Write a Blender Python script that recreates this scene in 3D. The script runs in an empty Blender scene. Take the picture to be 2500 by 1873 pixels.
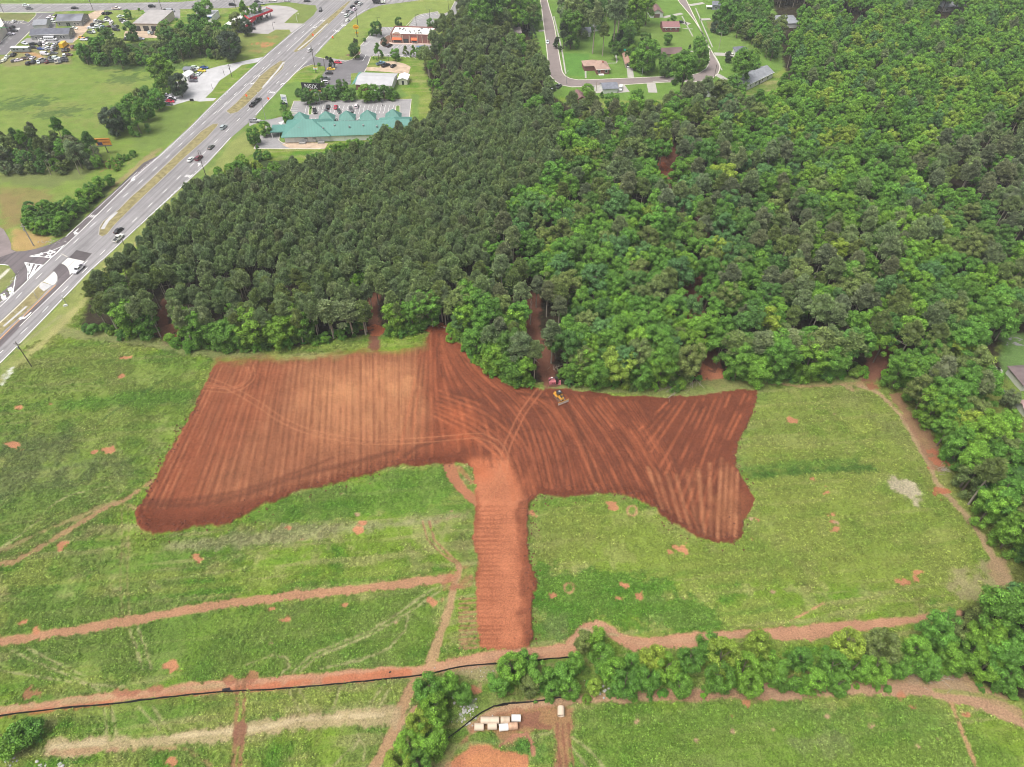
import bpy, bmesh, math, random
import numpy as np
from mathutils import Vector, Matrix

# ------------------------------------------------------------------ camera, sky, sun, exposure
CAM_H = 165.0; PITCH = math.radians(45.0); FPX = 1736.0     # metres, radians below the horizon, focal length in photo pixels (2500 wide)
scene = bpy.context.scene
cam_d = bpy.data.cameras.new('camera'); cam = bpy.data.objects.new('camera', cam_d)
scene.collection.objects.link(cam)
cam.location = (0, 0, CAM_H); cam.rotation_euler = (math.pi/2 - PITCH, 0, 0)
cam_d.sensor_width = 36.0; cam_d.lens = 36.0*FPX/2500.0; cam_d.clip_start = 1.0; cam_d.clip_end = 20000
scene.camera = cam

world = bpy.data.worlds.new('World'); scene.world = world; world.use_nodes = True
wn = world.node_tree; wn.nodes.clear()
sky = wn.nodes.new('ShaderNodeTexSky'); sky.sky_type = 'NISHITA'; sky.sun_disc = False
SUN_EL = math.radians(66); SUN_ROT = math.radians(-125)
sky.sun_elevation = SUN_EL; sky.sun_rotation = SUN_ROT
sky.air_density = 1.0; sky.dust_density = 7.0; sky.ozone_density = 0.6
bg = wn.nodes.new('ShaderNodeBackground'); bg.inputs['Strength'].default_value = 0.15
hs = wn.nodes.new('ShaderNodeHueSaturation'); hs.inputs['Saturation'].default_value = 0.30
wo = wn.nodes.new('ShaderNodeOutputWorld')
wn.links.new(sky.outputs[0], hs.inputs['Color']); wn.links.new(hs.outputs[0], bg.inputs['Color']); wn.links.new(bg.outputs[0], wo.inputs['Surface'])

sun_d = bpy.data.lights.new('sun', 'SUN'); sun_d.energy = 1.35; sun_d.angle = math.radians(26); sun_d.color = (1.0, 0.965, 0.91)
sun = bpy.data.objects.new('sun', sun_d); scene.collection.objects.link(sun)
# a sun in the sky texture at rotation r stands at azimuth (sin r, cos r); the lamp looks along its -Z
sdir = Vector((math.sin(SUN_ROT)*math.cos(SUN_EL), math.cos(SUN_ROT)*math.cos(SUN_EL), math.sin(SUN_EL)))
sun.rotation_euler = sdir.to_track_quat('Z', 'Y').to_euler()
sun.location = (0, 0, 400)
vs = scene.view_settings; vs.view_transform = 'Standard'; vs.look = 'None'; vs.gamma = 1.0; vs.exposure = 0.56
vs.use_curve_mapping = False
scene.cycles.max_bounces = 5; scene.cycles.diffuse_bounces = 3; scene.cycles.glossy_bounces = 2
scene.cycles.transparent_max_bounces = 8; scene.cycles.filter_width = 1.0

# ------------------------------------------------------------------ from a point in the photo to the ground and back
SP, CP = math.sin(PITCH), math.cos(PITCH)
def G(px, py, z=0.0):
    u, v = px-1250.0, py-936.5
    d = (CAM_H-z)/(SP + v/FPX*CP)
    return Vector((u/FPX*d, d*(CP - v/FPX*SP), z))
def project(P):
    x, y, h = P[0], P[1], CAM_H-P[2]
    d = y*CP + h*SP
    return (1250+FPX*x/d, 936.5+FPX*(h*CP - y*SP)/d)
def scale_at(py): return (py-936.5+FPX*SP/CP)*CP/CAM_H          # photo pixels per metre across
TILES = {'A1':(0,0,3.4516),'A2':(600,0,3.4516),'A3':(1200,0,3.2529),'A4':(1860,0,3.4516),
 'B1':(0,460,3.4516),'B2':(600,460,3.4516),'B3':(1200,460,3.2529),'B4':(1860,460,3.4516),
 'C1':(0,900,3.4516),'C2':(600,900,3.4516),'C3':(1200,900,3.2529),'C4':(1860,900,3.4516),
 'D1':(0,1370,3.294),'D2':(600,1370,3.294),'D3':(1200,1370,3.2529),'D4':(1860,1370,3.294),
 'E1':(0,0,9.204),'E2':(200,0,9.204),'E3':(420,0,6.903),'E4':(360,140,8.496),
 'F1':(700,0,6.903),'F2':(620,200,5.53),'F3':(880,0,8.496),'F4':(0,560,6.903),
 'H1':(1180,0,6.903),'H2':(1480,0,3.026),'H3':(2330,780,3.4),'H4':(1310,890,7.933),'H5':(1140,1690,4.888),
 'V':(0,0,0.8848),'S':(0,0,1.0)}
def T(tile, *pts):
    x0, y0, k = TILES[tile]
    return [(x0+x/k, y0+y/k) for x, y in pts]
def T1(tile, x, y): return T(tile, (x, y))[0]
def GP(pts): return [tuple(G(*p)[:2]) for p in pts]
def GT(tile, *pts): return GP(T(tile, *pts))

# ------------------------------------------------------------------ materials
MATS = {}
def new_mat(name):
    m = bpy.data.materials.new(name); m.use_nodes = True; m.node_tree.nodes.clear()
    nt = m.node_tree; out = nt.nodes.new('ShaderNodeOutputMaterial'); b = nt.nodes.new('ShaderNodeBsdfPrincipled')
    nt.links.new(b.outputs[0], out.inputs['Surface']); MATS[name] = m
    return m, nt, b
def flat(name, col, rough=0.7, metal=0.0, noise=0.12, scale=2.0, spec=0.3):
    if name in MATS: return MATS[name]
    m, nt, b = new_mat(name)
    b.inputs['Roughness'].default_value = rough; b.inputs['Metallic'].default_value = metal
    b.inputs['Specular IOR Level'].default_value = spec
    tc = nt.nodes.new('ShaderNodeTexCoord'); n = nt.nodes.new('ShaderNodeTexNoise')
    n.inputs['Scale'].default_value = scale; n.inputs['Detail'].default_value = 5
    nt.links.new(tc.outputs['Object'], n.inputs['Vector'])
    r = nt.nodes.new('ShaderNodeMapRange'); r.inputs['From Min'].default_value = .25; r.inputs['From Max'].default_value = .75
    r.inputs['To Min'].default_value = 1-noise; r.inputs['To Max'].default_value = 1+noise
    nt.links.new(n.outputs['Fac'], r.inputs['Value'])
    mx = nt.nodes.new('ShaderNodeVectorMath'); mx.operation = 'SCALE'; mx.inputs[0].default_value = col[:3]
    nt.links.new(r.outputs[0], mx.inputs['Scale']); nt.links.new(mx.outputs[0], b.inputs['Base Color'])
    return m
def node(nt, t, **kw):
    n = nt.nodes.new(t)
    for k, v in kw.items():
        if k.startswith('i_'):
            n.inputs[k[2:].replace('_', ' ')].default_value = v
        else: setattr(n, k, v)
    return n
def maprange(nt, src, a, b, c, d):
    r = nt.nodes.new('ShaderNodeMapRange')
    r.inputs['From Min'].default_value = a; r.inputs['From Max'].default_value = b
    r.inputs['To Min'].default_value = c; r.inputs['To Max'].default_value = d
    nt.links.new(src, r.inputs['Value']); return r.outputs[0]
def scl(nt, vec, fac):
    m = nt.nodes.new('ShaderNodeVectorMath'); m.operation = 'SCALE'
    nt.links.new(vec, m.inputs[0]); nt.links.new(fac, m.inputs['Scale']); return m.outputs[0]
def mathn(nt, op, a, b):
    m = nt.nodes.new('ShaderNodeMath'); m.operation = op
    for i, x in enumerate((a, b)):
        if isinstance(x, (int, float)): m.inputs[i].default_value = x
        else: nt.links.new(x, m.inputs[i])
    return m.outputs[0]

# painted ground: colour and cover are stored on the mesh (what grows or lies where), fine grain comes from noise
def ground_mat():
    m, nt, b = new_mat('ground')
    at = node(nt, 'ShaderNodeAttribute', attribute_name='cover_colour')
    av = node(nt, 'ShaderNodeAttribute', attribute_name='weeds')
    geo = node(nt, 'ShaderNodeNewGeometry')
    def nz(scale, detail=3, rough=.6):
        n = node(nt, 'ShaderNodeTexNoise'); n.inputs['Scale'].default_value = scale
        n.inputs['Detail'].default_value = detail; n.inputs['Roughness'].default_value = rough
        nt.links.new(geo.outputs['Position'], n.inputs['Vector']); return n
    n1, n2, n3 = nz(2.3, 3, .7), nz(.16, 5, .65), nz(5.5, 2, .6)
    w = av.outputs['Fac']
    # weeds: strong clumps; soil: fine crumbs
    a = maprange(nt, n1.outputs['Fac'], .3, .7, -1, 1)
    amp = maprange(nt, w, 0, 1, .30, .42)
    c = maprange(nt, n2.outputs['Fac'], .3, .7, -.16, .16)
    d = maprange(nt, n3.outputs['Fac'], .3, .7, -.22, .22)
    f = mathn(nt, 'ADD', mathn(nt, 'ADD', mathn(nt, 'ADD', mathn(nt, 'MULTIPLY', a, amp), c), d), 1.0)
    col = scl(nt, at.outputs['Color'], f)
    # yellowish dead blades scattered through the weeds
    n4 = nz(.8, 4, .7)
    mixf = mathn(nt, 'MULTIPLY', maprange(nt, n4.outputs['Fac'], .52, .72, 0, .55), w)
    mx = node(nt, 'ShaderNodeMix', data_type='RGBA'); nt.links.new(mixf, mx.inputs[0]); nt.links.new(col, mx.inputs[6])
    mx.inputs[7].default_value = (.20, .26, .07, 1)
    nt.links.new(mx.outputs[2], b.inputs['Base Color'])
    b.inputs['Roughness'].default_value = .95; b.inputs['Specular IOR Level'].default_value = .1
    bp = node(nt, 'ShaderNodeBump'); bp.inputs['Distance'].default_value = .5
    bs = maprange(nt, w, 0, 1, .35, 1.0)
    nt.links.new(bs, bp.inputs['Strength']); nt.links.new(mathn(nt, 'ADD', n1.outputs['Fac'], mathn(nt, 'MULTIPLY', n3.outputs['Fac'], .5)), bp.inputs['Height'])
    nt.links.new(bp.outputs[0], b.inputs['Normal'])
    return m

def asphalt(name, col, streak=None, var=.12):
    m, nt, b = new_mat(name)
    geo = node(nt, 'ShaderNodeNewGeometry')
    n1 = node(nt, 'ShaderNodeTexNoise'); n1.inputs['Scale'].default_value = .12; n1.inputs['Detail'].default_value = 6; n1.inputs['Roughness'].default_value = .7
    nt.links.new(geo.outputs['Position'], n1.inputs['Vector'])
    n2 = node(nt, 'ShaderNodeTexNoise'); n2.inputs['Scale'].default_value = 1.6; n2.inputs['Detail'].default_value = 4
    nt.links.new(geo.outputs['Position'], n2.inputs['Vector'])
    f = mathn(nt, 'ADD', maprange(nt, n1.outputs['Fac'], .3, .7, 1-var, 1+var), maprange(nt, n2.outputs['Fac'], .3, .7, -.06, .06))
    if streak is not None:
        rot = node(nt, 'ShaderNodeMapping'); rot.vector_type = 'TEXTURE'; rot.inputs['Rotation'].default_value = (0, 0, streak); rot.inputs['Scale'].default_value = (60, 1, 1)
        nt.links.new(geo.outputs['Position'], rot.inputs['Vector'])
        n3 = node(nt, 'ShaderNodeTexNoise'); n3.inputs['Scale'].default_value = .75; n3.inputs['Detail'].default_value = 3
        nt.links.new(rot.outputs[0], n3.inputs['Vector'])
        f = mathn(nt, 'ADD', f, maprange(nt, n3.outputs['Fac'], .35, .65, -.24, .17))
    v = node(nt, 'ShaderNodeTexVoronoi', feature='DISTANCE_TO_EDGE'); v.inputs['Scale'].default_value = .09
    nn = node(nt, 'ShaderNodeTexNoise'); nn.inputs['Scale'].default_value = .3; nt.links.new(geo.outputs['Position'], nn.inputs['Vector'])
    ad = node(nt, 'ShaderNodeVectorMath', operation='MULTIPLY_ADD'); nt.links.new(nn.outputs['Color'], ad.inputs[0]); ad.inputs[1].default_value = (9, 9, 0)
    nt.links.new(geo.outputs['Position'], ad.inputs[2]); nt.links.new(ad.outputs[0], v.inputs['Vector'])
    f = mathn(nt, 'MULTIPLY', f, maprange(nt, v.outputs['Distance'], 0, .012, .86, 1))
    vm = node(nt, 'ShaderNodeVectorMath', operation='SCALE'); vm.inputs[0].default_value = col; nt.links.new(f, vm.inputs['Scale'])
    nt.links.new(vm.outputs[0], b.inputs['Base Color']); b.inputs['Roughness'].default_value = .85; b.inputs['Specular IOR Level'].default_value = .2
    return m

def foliage_mat(name, trans=.12, sat=.9):
    m, nt, b = new_mat(name)
    ti = node(nt, 'ShaderNodeAttribute', attribute_name='tint'); ti.attribute_type = 'INSTANCER'
    sh = node(nt, 'ShaderNodeAttribute', attribute_name='leaf')
    tc = node(nt, 'ShaderNodeTexCoord')
    n = node(nt, 'ShaderNodeTexNoise'); n.inputs['Scale'].default_value = .55; n.inputs['Detail'].default_value = 3
    nt.links.new(tc.outputs['Object'], n.inputs['Vector'])
    f = mathn(nt, 'MULTIPLY', sh.outputs['Fac'], maprange(nt, n.outputs['Fac'], .3, .7, .80, 1.22))
    col = scl(nt, ti.outputs['Color'], f)
    # some leaves are yellower
    ys = mathn(nt, 'MULTIPLY', maprange(nt, n.outputs['Fac'], .45, .75, 0, .45), 1.0)
    gm = node(nt, 'ShaderNodeVectorMath', operation='MULTIPLY'); nt.links.new(col, gm.inputs[0]); gm.inputs[1].default_value = (1.22, 1.10, .85)
    mx = node(nt, 'ShaderNodeMix', data_type='RGBA'); nt.links.new(ys, mx.inputs[0]); nt.links.new(col, mx.inputs[6]); nt.links.new(gm.outputs[0], mx.inputs[7])
    nt.links.new(mx.outputs[2], b.inputs['Base Color'])
    b.inputs['Roughness'].default_value = .6; b.inputs['Specular IOR Level'].default_value = .25
    out = [x for x in nt.nodes if x.type == 'OUTPUT_MATERIAL'][0]
    tr = node(nt, 'ShaderNodeBsdfTranslucent'); nt.links.new(mx.outputs[2], tr.inputs['Color'])
    ms = node(nt, 'ShaderNodeMixShader'); ms.inputs[0].default_value = trans
    nt.links.new(b.outputs[0], ms.inputs[1]); nt.links.new(tr.outputs[0], ms.inputs[2]); nt.links.new(ms.outputs[0], out.inputs['Surface'])
    return m

def paint_mat():
    m, nt, b = new_mat('car_paint')
    oi = node(nt, 'ShaderNodeObjectInfo'); nt.links.new(oi.outputs['Color'], b.inputs['Base Color'])
    b.inputs['Roughness'].default_value = .32; b.inputs['Coat Weight'].default_value = .35; b.inputs['Specular IOR Level'].default_value = .4
    return m

# ------------------------------------------------------------------ mesh helpers
class MB:
    """collects shapes; build() links them as ONE mesh object"""
    def __init__(s): s.v = []; s.f = []; s.mi = []; s.mats = []
    def mat(s, m):
        if m not in s.mats: s.mats.append(m)
        return s.mats.index(m)
    def add(s, vs_, fs, m):
        o = len(s.v); s.v += [tuple(p) for p in vs_]; k = s.mat(m)
        for f in fs: s.f.append(tuple(i+o for i in f)); s.mi.append(k)
    def box(s, c, size, m, rz=0.0, taper=1.0):
        x, y, z = size[0]/2, size[1]/2, size[2]/2; ca, sa = math.cos(rz), math.sin(rz)
        vs_ = []
        for dz in (-1, 1):
            t = taper if dz > 0 else 1
            for dx, dy in ((-1,-1),(1,-1),(1,1),(-1,1)):
                a, b2 = dx*x*t, dy*y*t
                vs_.append((c[0]+a*ca-b2*sa, c[1]+a*sa+b2*ca, c[2]+dz*z))
        s.add(vs_, [(3,2,1,0),(4,5,6,7),(0,1,5,4),(1,2,6,5),(2,3,7,6),(3,0,4,7)], m)
    def prism(s, poly, z0, z1, m, bottom=False):
        n = len(poly); area = sum(poly[i][0]*poly[(i+1)%n][1]-poly[(i+1)%n][0]*poly[i][1] for i in range(n))
        if area < 0: poly = poly[::-1]
        vs_ = [(p[0], p[1], z0) for p in poly]+[(p[0], p[1], z1) for p in poly]
        fs = [tuple(range(n, 2*n))]+[(i, (i+1)%n, n+(i+1)%n, n+i) for i in range(n)]
        if bottom: fs.append(tuple(range(n-1, -1, -1)))
        s.add(vs_, fs, m)
    def sheet(s, poly, z, m):
        n = len(poly); area = sum(poly[i][0]*poly[(i+1)%n][1]-poly[(i+1)%n][0]*poly[i][1] for i in range(n))
        if area < 0: poly = poly[::-1]
        s.add([(p[0], p[1], z) for p in poly], [tuple(range(n))], m)
    def tube(s, a, b, r0, r1, m, n=8, caps=True):
        a, b = Vector(a), Vector(b); d = (b-a)
        if d.length < 1e-6: return
        q = d.to_track_quat('Z', 'Y'); vs_ = []
        for P, r in ((a, r0), (b, r1)):
            for i in range(n):
                t = 2*math.pi*i/n; vs_.append(P + q @ Vector((r*math.cos(t), r*math.sin(t), 0)))
        fs = [(i, (i+1)%n, n+(i+1)%n, n+i) for i in range(n)]
        if caps: fs += [tuple(range(n-1, -1, -1)), tuple(range(n, 2*n))]
        s.add(vs_, fs, m)
    def ribbon(s, pts, w, z, m, h=0.0):
        """flat strip (h=0) or raised kerb (h>0) along pts"""
        L, R = offset(pts, w/2), offset(pts, -w/2); n = len(pts)
        if h <= 0:
            s.add([(x, y, z) for x, y in L]+[(x, y, z) for x, y in R], [(n+i, n+i+1, i+1, i) for i in range(n-1)], m)
        else:
            vs_ = [(x, y, z) for x, y in L]+[(x, y, z) for x, y in R]+[(x, y, z+h) for x, y in L]+[(x, y, z+h) for x, y in R]
            fs = []
            for i in range(n-1):
                fs += [(3*n+i, 3*n+i+1, 2*n+i+1, 2*n+i), (i, i+1, 2*n+i+1, 2*n+i)[::-1], (n+i, n+i+1, 3*n+i+1, 3*n+i)]
            fs += [(0, n, 3*n, 2*n)[::-1], (n-1, 2*n-1, 4*n-1, 3*n-1)]
            s.add(vs_, fs, m)
    def build(s, name, parent=None, smooth=False):
        me = bpy.data.meshes.new(name); me.from_pydata(s.v, [], s.f); 
        for m in s.mats: me.materials.append(m)
        me.polygons.foreach_set('material_index', s.mi)
        if smooth: me.polygons.foreach_set('use_smooth', [True]*len(s.f))
        me.update()
        o = bpy.data.objects.new(name, me); scene.collection.objects.link(o)
        if parent: o.parent = parent
        return o
def offset(pts, d):
    out = []; n = len(pts)
    for i in range(n):
        a = Vector(pts[max(0, i-1)][:2]); b = Vector(pts[min(n-1, i+1)][:2]); t = (b-a).normalized()
        out.append((pts[i][0]-t.y*d, pts[i][1]+t.x*d))
    return out
def smooth_line(pts, step=2.0):
    """Catmull-Rom through the points, resampled about every step metres"""
    P = [np.array(p[:2], float) for p in pts]
    if len(P) < 3:
        a, b = P[0], P[-1]; k = max(1, int(np.linalg.norm(b-a)/step)); return [tuple(a+(b-a)*i/k) for i in range(k+1)]
    Q = [2*P[0]-P[1]]+P+[2*P[-1]-P[-2]]; out = []
    for i in range(1, len(Q)-2):
        p0, p1, p2, p3 = Q[i-1:i+3]; k = max(1, int(np.linalg.norm(p2-p1)/step))
        for j in range(k):
            t = j/k; out.append(tuple(.5*((2*p1)+(-p0+p2)*t+(2*p0-5*p1+4*p2-p3)*t*t+(-p0+3*p1-3*p2+p3)*t**3)))
    out.append(tuple(P[-1])); return out
def tag(o, label=None, cat=None, group=None, kind=None):
    if label: o['label'] = label
    if cat: o['category'] = cat
    if group: o['group'] = group
    if kind: o['kind'] = kind
    return o
def thing(name, loc, rz, label, cat, group=None):
    o = bpy.data.objects.new(name, None); scene.collection.objects.link(o)
    o.location = loc; o.rotation_euler = (0, 0, rz); o.empty_display_size = .5
    return tag(o, label, cat, group)
def copy_tree(o, parent=None):
    c = o.copy(); scene.collection.objects.link(c); c.parent = parent
    for ch in list(o.children): copy_tree(ch, c)
    return c
ORD = ['leftmost','second from left','third from left','fourth from left','fifth from left','sixth from left','seventh from left','eighth from left','ninth from left','tenth from left']
def ordinal(i, n):
    if i == n-1 and n > 1: return 'rightmost'
    if i < 10: return ORD[i]
    j = n-1-i
    if j < 10: return ORD[j].replace('leftmost', 'rightmost').replace('from left', 'from right')
    return None
# ------------------------------------------------------------------ noise and distance fields for the ground cover
def vnoise(x, y, scale, seed, octaves=4, rough=.5):
    out = np.zeros_like(x); amp = 1.0; tot = 0.0
    for o in range(octaves):
        rs = np.random.RandomState(seed*31+o); L = rs.rand(256, 256)
        fx, fy = x*scale*(2**o)+37.3*o, y*scale*(2**o)+11.7*o
        ix, iy = np.floor(fx).astype(int), np.floor(fy).astype(int); tx, ty = fx-ix, fy-iy
        tx = tx*tx*(3-2*tx); ty = ty*ty*(3-2*ty)
        g = lambda a, b: L[a & 255, b & 255]
        v = (g(ix, iy)*(1-tx)+g(ix+1, iy)*tx)*(1-ty)+(g(ix, iy+1)*(1-tx)+g(ix+1, iy+1)*tx)*ty
        out += v*amp; tot += amp; amp *= rough
    return out/tot                      # 0..1
def seg_dist(X, Y, pts):
    d = np.full(X.shape, 1e9)
    for (x0, y0), (x1, y1) in zip(pts[:-1], pts[1:]):
        dx, dy = x1-x0, y1-y0; L = dx*dx+dy*dy+1e-12
        t = np.clip(((X-x0)*dx+(Y-y0)*dy)/L, 0, 1)
        d = np.minimum(d, np.hypot(X-x0-t*dx, Y-y0-t*dy))
    return d
def inside(X, Y, poly):
    c = np.zeros(X.shape, bool); n = len(poly)
    for i in range(n):
        x0, y0 = poly[i]; x1, y1 = poly[(i+1)%n]
        if y0 == y1: continue
        c ^= ((y0 > Y) != (y1 > Y)) & (X < (x1-x0)*(Y-y0)/(y1-y0)+x0)
    return c
def inside1(x, y, poly):
    return bool(inside(np.array([x]), np.array([y]), poly)[0])

# ground grid, in metres, finest where the fields lie nearest the camera
def axis(parts):
    out = []
    for a, b, s in parts: out += list(np.arange(a, b, s))
    out.append(parts[-1][1]); return np.array(out)
gx = axis([(-3000,-600,200),(-600,-420,15),(-420,-200,1.3),(-200,-135,.5),(-135,125,.28),(125,200,.5),(200,420,1.3),(420,600,15),(600,3001,200)])
gy = axis([(-600,0,60),(0,44,4),(44,206,.28),(206,600,1.1),(600,800,10),(800,4001,200)])
XX, YY = np.meshgrid(gx, gy); NX, NY = len(gx), len(gy)
X, Y = XX.ravel(), YY.ravel(); Z = np.zeros_like(X)
C = np.zeros((len(X), 3)); W = np.ones(len(X))          # cover colour, weediness
N_big = vnoise(X, Y, 1/45., 1, 4); N_mid = vnoise(X, Y, 1/9., 2, 4, .6); N_fine = vnoise(X, Y, 1/1.6, 3, 3, .6); N_pat = vnoise(X, Y, 1/16., 5, 5, .62)
def mixc(a, b, t): return a*(1-t[:, None])+np.array(b)*t[:, None]
def sst(x, a, b): t = np.clip((x-a)/(b-a), 0, 1); return t*t*(3-2*t)
LUSH = (.090, .200, .020); GREEN = (.155, .240, .028); PALE = (.210, .262, .055); STRAW = (.31, .285, .125); OLIVE = (.125, .175, .045)
DRY = (.20, .165, .075)
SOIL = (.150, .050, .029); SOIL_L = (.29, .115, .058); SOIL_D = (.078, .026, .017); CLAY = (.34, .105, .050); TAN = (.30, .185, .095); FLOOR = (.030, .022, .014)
C[:] = GREEN
C = mixc(C, OLIVE, .7*sst(N_big, .52, .62)); C = mixc(C, LUSH, sst(N_mid+.5*(N_pat-.5), .45, .62)); C = mixc(C, PALE, sst(N_pat, .47, .66)); C = mixc(C, STRAW, .5*sst(vnoise(X, Y, 1/6., 9, 4, .6), .57, .72)); C = mixc(C, (.15,.10,.055), .3*sst(vnoise(X, Y, 1/11., 12, 5, .65), .62, .74))

# long streaks left by mowing and drilling, a little off level across the field
def streak(seed, ang, L_, w_):
    ca_, sa_ = math.cos(ang), math.sin(ang); return vnoise((X*ca_+Y*sa_)/L_, (-X*sa_+Y*ca_)/w_, 1.0, seed, 3, .55)
C = mixc(C, PALE, .7*sst(streak(51, .10, 30, 2.2), .52, .70)); C = mixc(C, LUSH, .5*sst(streak(52, .16, 26, 3.0), .55, .72)); C = mixc(C, STRAW, .5*sst(streak(53, .12, 24, 1.6), .56, .74))

class Area:
    """everything inside bbox of a shape, for cheap painting"""
    def __init__(s, pts, pad=6):
        xs = [p[0] for p in pts]; ys = [p[1] for p in pts]
        s.i = np.nonzero((X > min(xs)-pad) & (X < max(xs)+pad) & (Y > min(ys)-pad) & (Y < max(ys)+pad))[0]
        s.x, s.y = X[s.i], Y[s.i]
def put(i, t, col, weeds=None, keep=0.0):
    """blend cover colour col (constant or per vertex) with weight t at vertices i"""
    c = np.array(col)
    C[i] = C[i]*(1-t[:, None])+ (c if c.ndim == 2 else c[None, :])*t[:, None]
    if weeds is not None: W[i] = W[i]*(1-t)+weeds*t
def poly_sd(a, poly):
    d = seg_dist(a.x, a.y, list(poly)+[poly[0]]); return np.where(inside(a.x, a.y, poly), d, -d)
def paint_poly(poly, col, soft=1.0, weeds=None, rag=1.0, alpha=1.0, breakup=0.0):
    a = Area(poly); sd = poly_sd(a, poly)+(N_fine[a.i]-.5)*rag+(N_mid[a.i]-.5)*rag*1.5
    t = sst(sd, -soft/2, soft/2)*alpha
    if breakup: t = t*sst(N_mid[a.i]*.6+N_fine[a.i]*.4, breakup-.12, breakup+.12)
    put(a.i, t, col, weeds)
def paint_line(pts, width, col, soft=.8, weeds=.15, rag=.8, alpha=1.0, breakup=0.0, smooth=True):
    if smooth: pts = smooth_line(pts, 3.0)
    a = Area(pts, width+3); d = seg_dist(a.x, a.y, pts)
    sd = width/2-d+(N_fine[a.i]-.5)*rag+(N_mid[a.i]-.5)*rag
    t = sst(sd, -soft/2, soft/2)*alpha
    if breakup: t = t*sst(N_mid[a.i]*.5+N_fine[a.i]*.5, breakup-.1, breakup+.1)
    put(a.i, t, col, weeds)
def spot(px, py, r, col=CLAY, weeds=.1, elong=1.0, alpha=.85):
    g = G(px, py); i = np.nonzero((abs(X-g.x) < r*3) & (abs(Y-g.y) < r*3))[0]
    d = np.hypot((X[i]-g.x)/elong, Y[i]-g.y)+(N_fine[i]-.5)*r*1.5+(vnoise(X[i], Y[i], 1/2.4, 8, 3)-.5)*r*2.6
    put(i, sst(r-d, -.2, .35)*alpha, col, weeds)

# --- the far fields and verges
paint_poly(GT('V',(-60,135),(330,125),(560,115),(450,215),(330,350),(230,470),(150,560),(-60,560)), (.165,.235,.046), 3, .8, 5, .7)
paint_poly(GT('A1',(0,1400),(500,1370),(900,1360),(700,1500),(400,1580),(0,1540)), (.15,.165,.065), 4, .8, 5, .7)
paint_poly(GT('A1',(0,1570),(350,1600),(420,1657),(400,1800),(180,1900),(0,1950)), (.20,.155,.062), 4, .5, 5, .75)
paint_poly(GT('B1',(0,60),(180,60),(160,260),(120,300),(60,280),(0,250)), (.23,.155,.07), 3, .4, 5, .5)
paint_poly(GT('F4',(-300,590),(0,600),(150,620),(210,700),(250,770),(230,850),(150,940),(0,1070),(-300,1300)), (.19,.20,.075), 1.5, .3, 2, .85)
paint_line(GT('F4',(-40,850),(50,760),(130,690)), 1.4, (.52,.50,.42), .6, .1, 1, .9)
paint_poly(GT('F4',(190,0),(400,0),(900,120),(830,270),(500,370),(230,360),(180,150)), (.36,.23,.10), 3, .3, 3, .85)
for q, r in (((950,1370),3.5),((1000,1350),2.5),((920,1410),3.0)): spot(*T1('A1',*q), r, (.30,.16,.09), .2)
for q, r in (((960,590),5),((990,720),7),((1020,760),5),((860,1010),8),((500,920),9),((1380,900),4)): spot(*T1('A1',*q), r, (.19,.21,.06), .6, 1.6, .6)
for q, r in (((1000,560),7),((1080,660),6),((1200,560),8),((600,930),5),((410,970),4),((300,850),6),((150,880),7),((1500,560),6)): spot(*T1('A1',*q), r, (.065,.12,.03), .9, 1.8, .7)
# mown verges along the highway
VERGE = (.205,.23,.07); VERGE_Y = (.31,.28,.12)
paint_poly(GT('S',(0,889),(88,800),(217,666),(320,572),(420,480),(507,400),(568,333),(600,320),(640,360),(540,420),(470,500),(380,560),(300,620),(210,700),(170,790),(60,850),(0,960)), VERGE, 3, .35, 2, .9)
paint_line(GT('B1',(1620,0),(1400,230),(1130,480),(960,600),(740,900),(640,1020),(440,1230),(250,1400),(0,1620)), 3.0, VERGE_Y, 3, .3, 2, .75)
paint_line(GT('B1',(500,1080),(300,1230),(120,1360),(-60,1490)), 1.0, (.25,.24,.12), 1, .3, 1, .6)
paint_poly(GT('A1',(1780,860),(2209,1000),(2070,1090),(1960,1190),(1700,1500),(1560,1657),(1480,1657),(1700,1420),(1900,1230),(2000,1100)), (.125,.19,.045), 2, .35, 2, .8)
paint_line(GT('A1',(1330,1260),(1150,1420),(980,1550),(850,1657),(700,1780),(480,1980)), 3.4, (.27,.20,.105), 2, .3, 2.5, .75)
paint_poly(GT('A1',(1500,880),(1800,860),(1640,1010),(1470,1180),(1300,1270),(1100,1250),(1150,1050),(1300,930)), (.135,.195,.045), 3, .6, 4, .8)
# parcels and lawns further off
LAWN = (.110,.200,.038); LAWN_Y = (.185,.235,.060)
paint_poly(GT('F1',(490,930),(760,640),(1180,280),(1600,90),(2209,20),(2600,-60),(3000,40),(3000,300),(2209,300),(2000,430),(1750,450),(1350,480),(1200,780),(1000,950),(480,980)), LAWN_Y, 2, .25, 3, .85)
paint_poly(GT('F2',(0,440),(230,200),(380,60),(560,0),(1900,0),(2100,180),(1900,240),(800,255),(540,250),(480,410),(200,510),(60,520)), (.115,.195,.042), 2, .3, 2, .85)
paint_poly(GT('F2',(2130,160),(2230,160),(2230,640),(2100,640)), (.12,.20,.045), 2, .3, 2, .9)
paint_poly(GT('E2',(480,240),(1200,240),(1060,700),(880,850),(450,800),(50,800),(250,600),(330,400)), LAWN_Y, 2, .4, 3, .85)
paint_poly(GT('E3',(1020,560),(1650,570),(1800,500),(2000,540),(1550,930),(1160,910)), (.165,.19,.055), 2, .35, 3, .85)
spot(*T1('E3',1530,750), 3.2, (.36,.17,.08), .1, 1.8, .8); spot(*T1('E3',1690,630), 2.2, (.28,.17,.07), .2, 1.8, .5); spot(*T1('E3',1440,860), 2, (.26,.17,.07), .2, 1.8, .6)
paint_poly(GT('E3',(1100,150),(1200,110),(1310,115),(1280,180),(1130,230)), (.19,.18,.06), 2, .3, 2, .9)
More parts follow.
